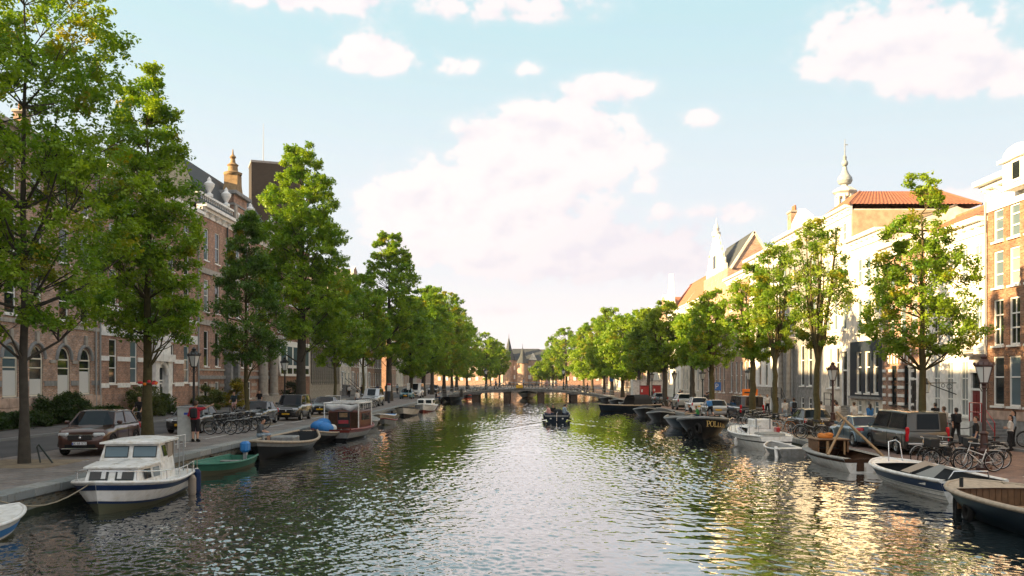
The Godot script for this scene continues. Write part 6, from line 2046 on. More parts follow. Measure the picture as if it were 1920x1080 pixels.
	hull(o, q, mats.boat_black, mats.boat_navy, null, mats.deck_tan, mats.deck_tan)
	part(o, "hood", shape().sheet([[Vector3(-1.0, 0.7, 0.0), Vector3(-1.0, 1.3, 0.2), Vector3(-0.7, 1.75, 0.3), Vector3(0.7, 1.75, 0.3), Vector3(1.0, 1.3, 0.2), Vector3(1.0, 0.7, 0.0)], [Vector3(-1.0, 0.7, 2.6), Vector3(-1.0, 1.3, 2.4), Vector3(-0.7, 1.8, 2.2), Vector3(0.7, 1.8, 2.2), Vector3(1.0, 1.3, 2.4), Vector3(1.0, 0.7, 2.6)]], false, true), mats.canvas_dark)
	for k in 3:
		q = {"l": 5.0, "b": 1.9, "free": 0.5, "full": 0.5, "band": 0.4}
		o = boat("dinghy", ["black dinghy moored beyond the hooded sloop", "dark dinghy near the right end of the far bridge", "dark dinghy closest to the right bridge abutment"][k], 12.6, [116.0, 130.0, 146.0][k], PI)
		hull(o, q, mats.boat_black, mats.boat_black, null, mats.boat_grey, mats.wood_dark)
		thwarts(o, q, [0.3, 0.6], mats.deck_tan)

# ---------------------------------------------------------------- vehicles
func wheel(o: Node3D, x: float, z: float, r: float):
	var s := signf(x)
	var w := part(o, "wheel", kept("tyre %.2f" % r, func(): return shape().lathe([Vector2(r * 0.62, -0.10), Vector2(r * 0.92, -0.10), Vector2(r, -0.06), Vector2(r, 0.06), Vector2(r * 0.92, 0.10), Vector2(r * 0.62, 0.10)], 20).moved(Transform3D(Basis(Vector3(0, 0, 1), PI / 2), Vector3.ZERO))), mats.rubber, Vector3(x, r, z))
	part(w, "rim", kept("rim %.2f" % r, func():
		var b = shape().lathe([Vector2(0, 0.02), Vector2(r * 0.56, 0.02), Vector2(r * 0.60, 0.09), Vector2(r * 0.66, 0.09)], 16)
		return b.moved(Transform3D(Basis(Vector3(0, 0, 1), -PI / 2), Vector3.ZERO))), mats.print_black, Vector3.ZERO, 0.0 if s > 0 else PI)
	part(w, "spokes", kept("spokes %.2f" % r, func():
		var b := shape()
		for k in 7:
			b.box(Vector3(0.075, 0, 0) + Vector3(0, cos(TAU * k / 7), sin(TAU * k / 7)) * r * 0.32, Vector3(0.03, r * 0.6, 0.055), Basis(Vector3(1, 0, 0), TAU * k / 7))
		b.ring(Vector3(0.08, 0, 0), Vector3(1, 0, 0), r * 0.6, 0.018, 18, 5)
		return b), mats.alloy, Vector3.ZERO, 0.0 if s > 0 else PI)

# front towards -z. body: stations [z, low, top, half width]; glass: bottom and top loops given by four z values and widths
func vehicle(called: String, label: String, category: String, x: float, y: float, d: float, turn: float, q: Dictionary) -> Node3D:
	var o := thing(called, label, category, Vector3(x, y, -d), turn, "vehicles parked on the quays")
	var l: float = q.l
	var w: float = q.w / 2
	var h: float = q.h
	var belt: float = q.belt
	var hood: float = q.hood
	var tail: float = q.get("tail", belt)
	var paint: Material = q.paint
	var clear: float = q.get("clear", 0.22)
	var zf: float = q.zf       # foot of the windscreen
	var zr: float = q.zr       # foot of the rear window
	var tf: float = q.tf       # front edge of the roof
	var trr: float = q.tr
	# lower body
	var st := [[-l / 2 + 0.02, clear + 0.20, hood * 0.60, w * 0.66], [-l / 2 + 0.09, clear + 0.06, hood * 0.78, w * 0.86], [-l / 2 + 0.28, clear, hood * 0.90, w * 0.96], [lerpf(-l / 2, zf, 0.45), clear, hood * 0.97, w], [zf - 0.05, clear, hood, w], [zf + 0.25, clear, belt, w], [0.0, clear, belt, w], [zr - 0.15, clear, lerpf(belt, tail, 0.5), w], [zr + 0.1 if zr < l / 2 - 0.3 else zr - 0.02, clear, tail, w * 0.99], [l / 2 - 0.16, clear + 0.02, tail * 0.985, w * 0.97], [l / 2 - 0.03, clear + 0.08, tail * 0.93, w * 0.90], [l / 2, clear + 0.2, tail * 0.8, w * 0.8]]
	var rows := []
	for s in st:
		var hw: float = s[3]
		var a: float = s[1]
		var t: float = s[2]
		var ring := [Vector3(0, a, s[0])]
		for p in [[0.84, 0.0, 0.0], [0.95, 0.10, 0.02], [1.0, 0.34, 0.0], [0.985, 0.62, 0.0], [1.0, 0.72, 0.0], [0.965, 0.90, 0.0], [0.86, 1.0, 0.0]]:
			ring.append(Vector3(hw * p[0], lerpf(a, t, p[1]), s[0]))
		ring.append(Vector3(0, t + 0.025, s[0]))
		for p in [[0.86, 1.0], [0.965, 0.90], [1.0, 0.72], [0.985, 0.62], [1.0, 0.34], [0.95, 0.10], [0.84, 0.0]]:
			ring.append(Vector3(-hw * p[0], lerpf(a, t, p[1]), s[0]))
		rows.append(ring)
	rows.push_front(_flat_ring(rows[0]))
	rows.append(_flat_ring(rows[rows.size() - 1]))
	part(o, "body", shape().sheet(rows, true, false), paint)
	part(o, "sill", shape().soft(Vector3(0, clear + 0.05, 0), Vector3(w * 2 + 0.012, 0.14, l * 0.50), 0.03), mats.rubber if q.get("cladding", true) else paint)
	# cabin
	var bw := w * 0.90
	var tw = w * q.get("tumble", 0.72)
	var low := [Vector3(-bw, belt - 0.03, zf + 0.22), Vector3(-bw * 0.55, hood, zf + 0.02), Vector3(bw * 0.55, hood, zf + 0.02), Vector3(bw, belt - 0.03, zf + 0.22), Vector3(bw, belt - 0.03, lerpf(zf, zr, 0.5)), Vector3(bw, tail - 0.03, zr - 0.06), Vector3(bw * 0.6, tail - 0.03, zr + 0.02), Vector3(-bw * 0.6, tail - 0.03, zr + 0.02), Vector3(-bw, tail - 0.03, zr - 0.06), Vector3(-bw, belt - 0.03, lerpf(zf, zr, 0.5))]
	var up := [Vector3(-tw, h - 0.07, tf + 0.1), Vector3(-tw * 0.6, h - 0.04, tf), Vector3(tw * 0.6, h - 0.04, tf), Vector3(tw, h - 0.07, tf + 0.1), Vector3(tw, h - 0.05, lerpf(tf, trr, 0.5)), Vector3(tw, h - 0.09, trr - 0.06), Vector3(tw * 0.6, h - 0.07, trr), Vector3(-tw * 0.6, h - 0.07, trr), Vector3(-tw, h - 0.09, trr - 0.06), Vector3(-tw, h - 0.05, lerpf(tf, trr, 0.5))]
	var shell: bool = q.get("van", false)
	var cab := part(o, "cabin" if shell else "windows", shape().sheet([low, up], true, true, true), paint if shell else mats.car_glass)
	var roof_rows := [up, [], [], []]
	for p in up:
		roof_rows[1].append(Vector3(p.x * 0.97, p.y + 0.045, lerpf(p.z, (tf + trr) / 2, 0.02)))
		roof_rows[2].append(Vector3(p.x * 0.6, h - 0.005, lerpf(p.z, (tf + trr) / 2, 0.35)))
		roof_rows[3].append(Vector3(0, h + 0.005, lerpf(p.z, (tf + trr) / 2, 0.7)))
	part(o, "roof", shape().sheet(roof_rows, true, true), q.get("roof_paint", paint))
	if not shell:
		var pl := shape()
		for k in [0, 3, 4, 5, 8, 9]:
			pl.rod(low[k], up[k], 0.035, 5)
		for k in [[0, 9], [9, 8], [3, 4], [4, 5]]:
			pl.rod(up[k[0]], up[k[1]], 0.03, 5)
		part(cab, "pillars", pl, paint)
		part(cab, "belt_trim", shape().rod(low[0] + Vector3(-0.012, 0.02, 0), low[9] + Vector3(-0.012, 0.02, 0), 0.014, 4).rod(low[9] + Vector3(-0.012, 0.02, 0), low[8] + Vector3(-0.012, 0.02, 0), 0.014, 4).rod(low[3] + Vector3(0.012, 0.02, 0), low[4] + Vector3(0.012, 0.02, 0), 0.014, 4).rod(low[4] + Vector3(0.012, 0.02, 0), low[5] + Vector3(0.012, 0.02, 0), 0.014, 4), mats.chrome)
	else:
		# panes set in the van's shell
		_van_pane(cab, "windscreen", low[1], low[2], up[2], up[1], 0.05)
		_van_pane(cab, "rear_window", low[6], low[7], up[7], up[6], 0.06)
		_van_pane(cab, "side_window", low[0], low[9], up[9], up[0], 0.07)
		_van_pane(cab, "side_window", low[9], low[8], up[8], up[9], 0.07)
		_van_pane(cab, "side_window", low[4], low[3], up[3], up[4], 0.07)
		_van_pane(cab, "side_window", low[5], low[4], up[4], up[5], 0.07)
	# wheels, arches
	var r: float = q.get("wheel", 0.33)
	for s in [-1, 1]:
		for z in [-l / 2 + q.get("front_over", 0.86), l / 2 - q.get("rear_over", 0.80)]:
			wheel(o, s * (w - 0.09), z, r)
			part(o, "wheel_arch", kept("arch %.2f" % r, func():
				var pts := []
				for k in 13:
					var a := PI * k / 12 - 0.1 + 0.2 * k / 12.0 - 0.0
					pts.append(Vector3(0, sin(a) * (r + 0.06), cos(a) * (r + 0.06)))
				return shape().tube(pts, 0.045, 5)), mats.rubber if q.get("cladding", true) else paint, Vector3(s * (w - 0.015), r, z))
		# lamps and mirrors
		var hl := part(o, "headlight", shape().soft(Vector3.ZERO, Vector3(w * 0.46, 0.15, 0.22), 0.05), mats.lamp_clear, Vector3(s * w * 0.68, hood * 0.76, -l / 2 + 0.16))
		hl.rotation.y = s * -0.42
		var tl := part(o, "tail_light", shape().soft(Vector3.ZERO, Vector3(0.16 if not q.get("wide_tail", false) else 0.34, q.get("tail_h", 0.28), 0.16), 0.04), mats.lamp_red, Vector3(s * w * 0.87, tail * 0.84, l / 2 - 0.10))
		tl.rotation.y = s * 0.35
		var mr := part(o, "mirror", shape().soft(Vector3(s * 0.11, 0, 0), Vector3(0.2, 0.14, 0.11), 0.04), paint, Vector3(s * w * 0.94, belt + 0.07, zf + 0.42))
		part(mr, "mirror_glass", shape().soft(Vector3(s * 0.12, 0, 0.056), Vector3(0.15, 0.10, 0.01), 0.004), mats.pane_blue)
		var seams := shape()
		for z in [zf + 0.38, lerpf(zf, zr, 0.52), zr - 0.35]:
			seams.box(Vector3(s * (w + 0.001), lerpf(clear, belt, 0.56), z), Vector3(0.008, (belt - clear) * 0.62, 0.014))
		part(o, "door_seams", seams, mats.rubber)
		for z in [lerpf(zf, zr, 0.42), lerpf(zf, zr, 0.80)]:
			part(o, "door_handle", kept("door handle", func(): return shape().soft(Vector3.ZERO, Vector3(0.03, 0.03, 0.16), 0.008)), q.get("handle", mats.chrome), Vector3(s * (w + 0.008), belt - 0.18, z))
	part(o, "grille", shape().soft(Vector3(0, hood * 0.66, -l / 2 + 0.03), Vector3(w * 0.95, 0.20, 0.08), 0.03), mats.print_black)
	part(o, "air_intake", shape().soft(Vector3(0, clear + 0.16, -l / 2 + 0.05), Vector3(w * 1.2, 0.14, 0.1), 0.03), mats.rubber)
	part(o, "grille_bar", shape().soft(Vector3(0, hood * 0.66 + 0.10, -l / 2 - 0.005), Vector3(w * 0.95, 0.022, 0.04), 0.008), mats.chrome)
	part(o, "badge", shape().ball(Vector3(0, hood * 0.66, -l / 2 - 0.01), Vector3(0.07, 0.07, 0.02), 8, 4), mats.chrome)
	part(o, "rear_bumper", shape().soft(Vector3(0, clear + 0.17, l / 2 - 0.06), Vector3(w * 1.8, 0.24, 0.2), 0.05), mats.rubber if q.get("cladding", true) else paint)
	for end in [-1, 1]:
		var ye: float = clear + 0.26 if end < 0 else q.get("rear_plate", tail * 0.66)
		var pt := part(o, "number_plate", shape().soft(Vector3(0, ye, end * (l / 2 + 0.03)), Vector3(0.52, 0.115, 0.02), 0.006), q.get("plate", mats.plate_yellow))
		if q.has("text") and end == q.get("text_end", -1):
			letters(pt, q.text, 0.085, mats.print_black, Vector3(0, ye, end * (l / 2 + 0.042)), PI if end < 0 else 0.0, 0.004)
	return o

func _flat_ring(r: Array) -> Array:
	var c := Vector3.ZERO
	for p in r: c += p / r.size()
	var out := []
	for p in r: out.append(p.lerp(c, 0.96))
	return out

func _van_pane(o: Node, called: String, a: Vector3, b: Vector3, c: Vector3, d: Vector3, m_: float):
	var k := 0.10
	var p := [a, b, c, d]
	var mid: Vector3 = (a + b + c + d) / 4
	var nrm := (b - a).cross(c - a).normalized()
	if nrm.dot(Vector3(mid.x, 0, mid.z)) < 0.0: nrm = -nrm
	var q := []
	for e in p: q.append(e.lerp(mid, k) + nrm * 0.012)
	q[0] = q[0].lerp(q[3], m_)
	q[1] = q[1].lerp(q[2], m_)
	part(o, called, shape().quad2(q[0], q[1], q[2], q[3]), mats.car_glass)

func build_vehicles():
	var suv := {"l": 4.45, "w": 1.86, "h": 1.68, "belt": 1.16, "hood": 1.08, "zf": -1.20, "zr": 2.0, "tf": -0.42, "tr": 1.66, "wheel": 0.38, "clear": 0.24, "paint": mats.paint_bronze, "plate": mats.plate_white, "text": "BK 68 572", "roof_paint": mats.paint_black}
	var o := vehicle("suv_car", "bronze brown SUV facing the camera beside the young elm", "car", -16.95, 0.0, 37.2, PI + 0.10, suv)
	part(o, "plate_band", shape().span(0.205, 0.455, -2.272, 0.26, 0.515, -2.262), mats.plate_blue)
	part(o, "skid_bar", shape().soft(Vector3(0, 0.30, -2.24), Vector3(1.3, 0.05, 0.06), 0.02), mats.chrome)
	part(o, "roof_rail", shape().tube([Vector3(-0.66, 1.60, -0.2), Vector3(-0.66, 1.65, 0.0), Vector3(-0.66, 1.65, 1.2), Vector3(-0.66, 1.58, 1.45)], 0.022, 5).tube([Vector3(0.66, 1.60, -0.2), Vector3(0.66, 1.65, 0.0), Vector3(0.66, 1.65, 1.2), Vector3(0.66, 1.58, 1.45)], 0.022, 5), mats.chrome)
	var hatch := {"l": 4.0, "w": 1.74, "h": 1.48, "belt": 0.98, "hood": 0.92, "zf": -1.02, "zr": 1.75, "tf": -0.20, "tr": 1.38, "wheel": 0.31, "paint": mats.paint_black, "cladding": false, "text": "14-XT-J2"}
	vehicle("hatchback_car", "small black hatchback with a yellow plate behind the grey cabinet", "car", -18.25, 0.0, 51.2, PI, hatch)
	var h2 := hatch.duplicate()
	h2.paint = mats.paint_nightblue
	h2.text = "61-RJ-V4"
	vehicle("hatchback_car", "dark blue hatchback behind the row of bicycles", "car", -17.35, 0.0, 60.4, PI, h2)
	vehicle("family_van", "black high-roofed family van with a yellow plate", "van", -16.55, 0.0, 66.4, PI, {"l": 4.2, "w": 1.78, "h": 1.80, "belt": 1.12, "hood": 1.04, "zf": -1.25, "zr": 2.02, "tf": -0.55, "tr": 1.92, "wheel": 0.31, "paint": mats.paint_black, "text": "27-SGZ-7", "tumble": 0.80})
	vehicle("saloon_car", "dark grey saloon parked beyond the big elm", "car", -16.4, 0.0, 76.5, PI, {"l": 4.6, "w": 1.82, "h": 1.44, "belt": 0.98, "hood": 0.90, "tail": 1.0, "zf": -1.05, "zr": 1.45, "tf": -0.25, "tr": 0.75, "wheel": 0.32, "paint": mats.paint_grey, "cladding": false})
	vehicle("delivery_van", "silver white delivery van parked beside a thin elm", "van", -16.3, 0.0, 99.5, PI, {"l": 4.3, "w": 1.85, "h": 1.86, "belt": 1.15, "hood": 1.08, "zf": -1.3, "zr": 2.1, "tf": -0.6, "tr": 2.0, "wheel": 0.32, "paint": mats.paint_silver, "van": true, "tumble": 0.84})
	var h3 := hatch.duplicate()
	h3.paint = mats.paint_teal
	h3.erase("text")
	vehicle("hatchback_car", "teal hatchback near the left end of the bridge", "car", -17.0, 0.0, 133.5, PI, h3)
	vehicle("delivery_van", "white box van parked behind the teal hatchback", "van", -16.6, 0.0, 141.0, PI, {"l": 5.0, "w": 1.95, "h": 2.2, "belt": 1.15, "hood": 1.1, "zf": -1.7, "zr": 2.46, "tf": -1.1, "tr": 2.42, "wheel": 0.33, "paint": mats.paint_white, "van": true, "tumble": 0.9})
	var h4 := hatch.duplicate()
	h4.erase("text")
	vehicle("hatchback_car", "black hatchback at the left foot of the far bridge", "car", -17.4, 0.0, 149.5, PI, h4)
	var h5 := suv.duplicate()
	h5.paint = mats.paint_nightblue
	h5.erase("text")
	vehicle("suv_car", "dark SUV on the left quay just past the far bridge", "car", -17.4, 0.0, 176.0, PI, h5)
	# right quay, tails to the camera
	var y := RIGHT_Y
	o = vehicle("minibus_van", "grey-green passenger van with dark windows and a yellow plate", "van", 16.95, y, 41.8, 0.0, {"l": 5.0, "w": 1.95, "h": 1.86, "belt": 1.06, "hood": 1.05, "zf": -1.75, "zr": 2.46, "tf": -1.0, "tr": 2.40, "wheel": 0.34, "paint": mats.paint_olive, "van": true, "tumble": 0.84, "text": "5-TJZ-93", "text_end": 1, "tail_h": 0.62, "rear_plate": 0.62, "front_over": 0.95, "rear_over": 1.0})
	part(o, "rear_step", shape().soft(Vector3(0, 0.46, 2.50), Vector3(1.7, 0.16, 0.08), 0.03), mats.paint_silver)
	vehicle("saloon_car", "steel blue saloon in front of the grey-green van", "car", 16.45, y, 46.0, 0.0, {"l": 4.7, "w": 1.81, "h": 1.44, "belt": 0.99, "hood": 0.90, "tail": 1.02, "zf": -1.0, "zr": 1.55, "tf": -0.15, "tr": 0.85, "wheel": 0.33, "paint": mats.paint_steelblue, "cladding": false, "wide_tail": true, "tail_h": 0.18})
	var h6 := hatch.duplicate()
	h6.text_end = 1
	h6.text = "8-KXB-21"
	vehicle("hatchback_car", "black hatchback with red tail lights beside the vase-shaped elm", "car", 16.85, y, 55.6, 0.0, h6)
	vehicle("black_minivan", "black minivan parked beside the orange sign", "van", 17.0, y, 72.5, 0.0, {"l": 4.9, "w": 1.92, "h": 1.95, "belt": 1.15, "hood": 1.1, "zf": -1.75, "zr": 2.4, "tf": -1.05, "tr": 2.34, "wheel": 0.33, "paint": mats.paint_black, "van": true, "tumble": 0.84, "tail_h": 0.6, "text": "70-GTX-4", "text_end": 1})
	var h7 := hatch.duplicate()
	h7.paint = mats.paint_silver
	h7.erase("text")
	vehicle("hatchback_car", "silver hatchback parked before the black minivan", "car", 15.9, y, 79.0, 0.0, h7)
	var h8 := h7.duplicate()
	h8.paint = mats.paint_white
	vehicle("hatchback_car", "white hatchback behind the people sitting on the quay", "car", 16.3, y, 89.0, 0.0, h8)
	var h9 := suv.duplicate()
	h9.paint = mats.paint_silver
	h9.roof_paint = mats.paint_silver
	h9.erase("text")
	vehicle("suv_car", "silver SUV second of the pale cars on the right quay", "car", 16.4, y, 97.5, 0.0, h9)
	var h10 := hatch.duplicate()
	h10.paint = mats.paint_steelblue
	h10.erase("text")
	vehicle("hatchback_car", "blue-grey hatchback beside the red box", "car", 16.5, y, 115.5, 0.0, h10)
	vehicle("hatchback_car", "white hatchback far off by the site container", "car", 18.6, y, 149.0, 0.0, h8)

# ---------------------------------------------------------------- street furniture
func lamp_post(at: Vector3, h: float, paint: String, label: String):
	var o := thing("street_lamp", label, "street lamp", at, 0.0, "crowned street lamps")
	var mt: Material = mats[paint]
	part(o, "base", kept("lamp base", func(): return shape().lathe([Vector2(0, 0), Vector2(0.27, 0), Vector2(0.27, 0.1), Vector2(0.19, 0.22), Vector2(0.17, 0.62), Vector2(0.21, 0.70), Vector2(0.14, 0.80), Vector2(0.12, 1.25), Vector2(0.16, 1.32), Vector2(0.08, 1.40)], 12)), mt)
	part(o, "pole", shape().lathe([Vector2(0.075, 1.38), Vector2(0.055, h - 1.15), Vector2(0.09, h - 1.12), Vector2(0.06, h - 1.05), Vector2(0.10, h - 0.98)], 10), mt)
	var ln := part(o, "lantern_frame", kept("lantern", func():
		var b := shape()
		for k in 6:
			var a := TAU * k / 6
			var p := Vector3(cos(a), 0, sin(a))
			b.rod(p * 0.15 + Vector3(0, -0.95, 0), p * 0.315 + Vector3(0, -0.36, 0), 0.014, 4)
		b.lathe([Vector2(0.0, -0.98), Vector2(0.16, -0.97), Vector2(0.165, -0.93), Vector2(0.0, -0.92)], 6, Vector3.ZERO, true)
		b.lathe([Vector2(0.31, -0.38), Vector2(0.37, -0.35), Vector2(0.37, -0.31), Vector2(0.20, -0.20), Vector2(0.17, -0.13), Vector2(0.10, -0.10), Vector2(0.13, -0.02), Vector2(0.05, 0.06), Vector2(0, 0.08)], 6, Vector3.ZERO, true)
		for k in 12:
			var a := TAU * k / 12
			b.box(Vector3(cos(a) * 0.35, -0.27, sin(a) * 0.35), Vector3(0.05, 0.10, 0.02), Basis(Vector3.UP, -a + PI / 2))
		return b), mt, Vector3(0, h, 0))
	part(ln, "lantern_glass", kept("lantern glass", func(): return shape().lathe([Vector2(0.14, -0.93), Vector2(0.30, -0.37)], 6, Vector3.ZERO, true)), mats.lamp_glass)
	part(o, "bracket_arms", kept("lamp arms", func():
		var b := shape()
		for k in 4:
			var a := TAU * k / 4
			var p := Vector3(cos(a), 0, sin(a))
			b.tube([p * 0.07 + Vector3(0, -1.25, 0), p * 0.16 + Vector3(0, -1.12, 0), p * 0.15 + Vector3(0, -0.97, 0)], 0.014, 4)
		return b), mt, Vector3(0, h, 0))

func post_sign(label: String, x: float, y: float, d: float, h: float, face: Material, w: float, fh: float, text := ""):
	var o := thing("street_sign", label, "sign", Vector3(x, y, -d), 0.0)
	part(o, "post", shape().rod(Vector3.ZERO, Vector3(0, h, 0), 0.035, 7), mats.steel_grey)
	var b := part(o, "board", shape().soft(Vector3(0, h - fh / 2, 0.05), Vector3(w, fh, 0.03), 0.012), face)
	if text != "":
		letters(b, text, fh * 0.62, mats.boat_white if face == mats.sign_blue else mats.print_black, Vector3(0, h - fh / 2, 0.068), 0.0, 0.005)
	return o

func build_street():
	lamp_post(Vector3(16.25, RIGHT_Y, -33.1), 4.05, "lamp_brown", "nearest crowned street lamp, among the bicycles on the right")
	lamp_post(Vector3(17.1, RIGHT_Y, -52.0), 4.1, "lamp_brown", "crowned street lamp with a red rim beside the black hatchback")
	lamp_post(Vector3(18.2, RIGHT_Y, -76.0), 4.1, "iron_green", "crowned street lamp behind the orange sign")
	lamp_post(Vector3(17.8, RIGHT_Y, -94.0), 4.1, "iron_green", "crowned street lamp behind the white hatchback")
	lamp_post(Vector3(17.8, RIGHT_Y, -112.0), 4.1, "iron_green", "crowned street lamp left of the split elm")
	lamp_post(Vector3(17.7, RIGHT_Y, -131.0), 4.1, "iron_green", "crowned street lamp by the red box")
	lamp_post(Vector3(-17.5, 0, -49.2), 4.5, "iron", "crowned street lamp behind the man in red")
	lamp_post(Vector3(-18.6, 0, -72.0), 4.5, "iron", "crowned street lamp left of the big elm")
	lamp_post(Vector3(-17.6, 0, -141.6), 4.4, "iron", "crowned street lamp by the white box van")
	lamp_post(Vector3(-17.2, 0, -172.0), 4.4, "iron", "crowned street lamp just past the bridge on the left")
	# cabinet with poster
	var o := thing("utility_cabinet", "tall grey utility cabinet with a pink poster on the quay edge", "cabinet", Vector3(-15.85, 0, -43.6), 0.28)
	part(o, "cabinet", shape().soft(Vector3(0, 0.78, 0), Vector3(0.78, 1.56, 0.55), 0.02), mats.box_grey)
	part(o, "lid", shape().soft(Vector3(0, 1.59, 0), Vector3(0.86, 0.07, 0.62), 0.02), mats.steel_grey)
	var ps := part(o, "poster", shape().span(0.39, 0.35, -0.20, 0.405, 1.42, 0.20), mats.frame_dark)
	part(ps, "print", shape().span(0.405, 0.40, -0.165, 0.412, 1.37, 0.165), mats.poster_pink)
	letters(ps, "f", 0.42, mats.print_black, Vector3(0.413, 0.98, 0.0), PI / 2, 0.004)
	part(o, "door_sticker", shape().span(-0.1, 1.25, 0.275, 0.1, 1.35, 0.282), mats.plate_blue)
	# bent hoop by the first tree
	o = thing("bicycle_hoop", "leaning dark metal hoop beside the slim young elm", "bicycle stand", Vector3(-16.3, 0.012, -32.4))
	part(o, "hoop", shape().tube([Vector3(-0.55, 0, 0), Vector3(-0.72, 0.55, -0.1), Vector3(-0.66, 0.62, -0.1), Vector3(-0.05, 0, 0.15)], 0.03, 6), mats.iron_green)
	# low rail behind the cabin cruiser
	o = thing("quay_rail", "low white rail on the quay behind the white cabin cruiser", "rail", Vector3(-14.6, 0, -33.2))
	for k in 9:
		part(o, "post", kept("low post", func(): return shape().rod(Vector3.ZERO, Vector3(0, 0.55, 0), 0.02, 5)), mats.boat_white, Vector3(0, 0, -k * 0.85))
	part(o, "bar", shape().rod(Vector3(0, 0.53, 0), Vector3(0, 0.53, -6.8), 0.02, 5), mats.boat_white)
	# parking meter and signs, left
	o = thing("parking_meter", "slim pay post with a red head at the edge of the left quay", "parking meter", Vector3(-16.2, 0, -110.5))
	part(o, "post", shape().soft(Vector3(0, 0.7, 0), Vector3(0.3, 1.4, 0.25), 0.03), mats.paint_nightblue)
	part(o, "head", shape().soft(Vector3(0, 1.75, 0), Vector3(0.42, 0.7, 0.3), 0.05), mats.paint_white)
	part(o, "band", shape().soft(Vector3(0, 2.2, 0), Vector3(0.38, 0.24, 0.28), 0.04), mats.paint_red)
	post_sign("white notice board on a post by the teal car", -15.6, 0, 124.0, 2.3, mats.boat_white, 0.4, 0.9)
	# hand cart
	o = thing("hand_cart", "flat grey hand cart standing by a thin elm", "cart", Vector3(-17.0, 0, -83.5))
	part(o, "bed", shape().soft(Vector3(0, 0.75, 0), Vector3(1.4, 0.12, 2.2), 0.03), mats.steel_grey)
	for s in [-1, 1]:
		part(o, "side_board", shape().soft(Vector3(s * 0.7, 0.95, 0), Vector3(0.04, 0.3, 2.2), 0.012), mats.steel_grey)
		for z in [-0.8, 0.8]:
			part(o, "wheel", shape().ring(Vector3(s * 0.72, 0.3, z), Vector3(1, 0, 0), 0.25, 0.05, 14, 5), mats.rubber)
	part(o, "handle", shape().rod(Vector3(0.66, 0.0, 1.15), Vector3(0.66, 1.4, 1.15), 0.03, 5).rod(Vector3(-0.66, 0.6, 1.12), Vector3(-0.66, 1.4, 1.12), 0.03, 5).rod(Vector3(-0.68, 1.4, 1.12), Vector3(0.68, 1.4, 1.15), 0.03, 5), mats.boat_white)
	# bicycle rack, left
	o = thing("bicycle_rack", "row of pale bicycle hoops on the left quay beyond the cart", "bicycle rack", Vector3(-15.7, 0, -88.0))
	for k in 8:
		part(o, "hoop", kept("rack hoop", func(): return shape().tube([Vector3(-0.4, 0, 0), Vector3(-0.4, 0.75, 0), Vector3(-0.3, 0.85, 0), Vector3(0.3, 0.85, 0), Vector3(0.4, 0.75, 0), Vector3(0.4, 0, 0)], 0.03, 5)), mats.boat_white, Vector3(0, 0, -k * 1.0))
	# stoop with dark steps by the cream house, left
	o = thing("front_steps", "dark stone front steps with a landing before the cream house", "steps", Vector3(LEFT_FRONT, 0.11, -154.5), PI / 2)
	for k in 8:
		part(o, "step", shape().soft(Vector3(-0.3, 0.11 + k * 0.21, 3.2 - k * 0.34), Vector3(3.6, 0.22, 0.36), 0.02), mats.stone_grey)
	part(o, "landing", shape().span(-2.1, 0, 0.02, 1.5, 1.8, 0.62), mats.stone_grey)
	part(o, "railing", shape().rod(Vector3(-2.0, 0.3, 3.3), Vector3(-2.0, 2.8, 0.5), 0.04, 5).rod(Vector3(1.4, 0.3, 3.3), Vector3(1.4, 2.8, 0.5), 0.04, 5), mats.iron)
	# right: signs, container, boxes
	o = post_sign("blue parking sign on a post between the elms", 17.3, RIGHT_Y, 84.6, 2.9, mats.sign_blue, 0.75, 0.75, "P")
	post_sign("orange road works sign beside the black minivan", 17.9, RIGHT_Y, 74.6, 2.4, mats.sign_orange, 1.25, 1.1, "")
	var sg := get_child(get_child_count() - 1)
	for k in 3:
		part(sg, "print_bar", shape().span(-0.45, 1.55 + k * 0.26, 0.066, 0.45 - 0.15 * k, 1.66 + k * 0.26, 0.072), mats.print_black)
	post_sign("small blue sign high above the right end of the bridge", 14.9, RIGHT_Y, 163.0, 3.4, mats.sign_blue, 0.7, 0.7, "")
	o = thing("site_container", "white site container on the right quay before the bridge", "container", Vector3(17.2, RIGHT_Y, -137.5))
	part(o, "box", shape().soft(Vector3(0.6, 1.5, 0), Vector3(4.4, 3.0, 2.6), 0.05), mats.container_white)
	part(o, "door_panel", shape().soft(Vector3(1.0, 1.45, 1.31), Vector3(2.9, 2.3, 0.04), 0.015), mats.container_white)
	part(o, "edge_post", shape().span(-0.62, 0.02, 1.30, -0.5, 2.98, 1.36).span(-1.6, 2.86, 1.30, 2.8, 2.97, 1.36), mats.steel_grey)
	for k in 2:
		o = thing("red_box", ["tall red utility box before the site container", "second red box half hidden behind an elm"][k], "utility box", Vector3([15.9, 18.6][k], RIGHT_Y, [-125.5, -133.0][k]))
		part(o, "box", shape().soft(Vector3(0, 1.1, 0), Vector3(1.15, 2.2, 1.1), 0.06), mats.paint_red)
		part(o, "label", shape().span(-0.45, 1.4, 0.55, -0.25, 1.75, 0.56), mats.boat_white)
		part(o, "roof", shape().soft(Vector3(0, 2.24, 0), Vector3(1.25, 0.1, 1.2), 0.03), mats.door_red)
	# bracket lantern on the white house
	o = thing("wall_lantern", "black bracket lantern on the front of the white house", "wall lamp", Vector3(RIGHT_FRONT, RIGHT_Y, -52.9))
	part(o, "bracket", shape().rod(Vector3(0, 2.35, 0), Vector3(-1.6, 2.95, 0), 0.03, 5).rod(Vector3(0, 3.0, 0), Vector3(-1.7, 3.0, 0), 0.025, 5).ring(Vector3(-0.4, 2.8, 0), Vector3(0, 0, 1), 0.14, 0.018, 12, 4).ring(Vector3(-0.75, 2.85, 0), Vector3(0, 0, 1), 0.10, 0.018, 12, 4), mats.iron)
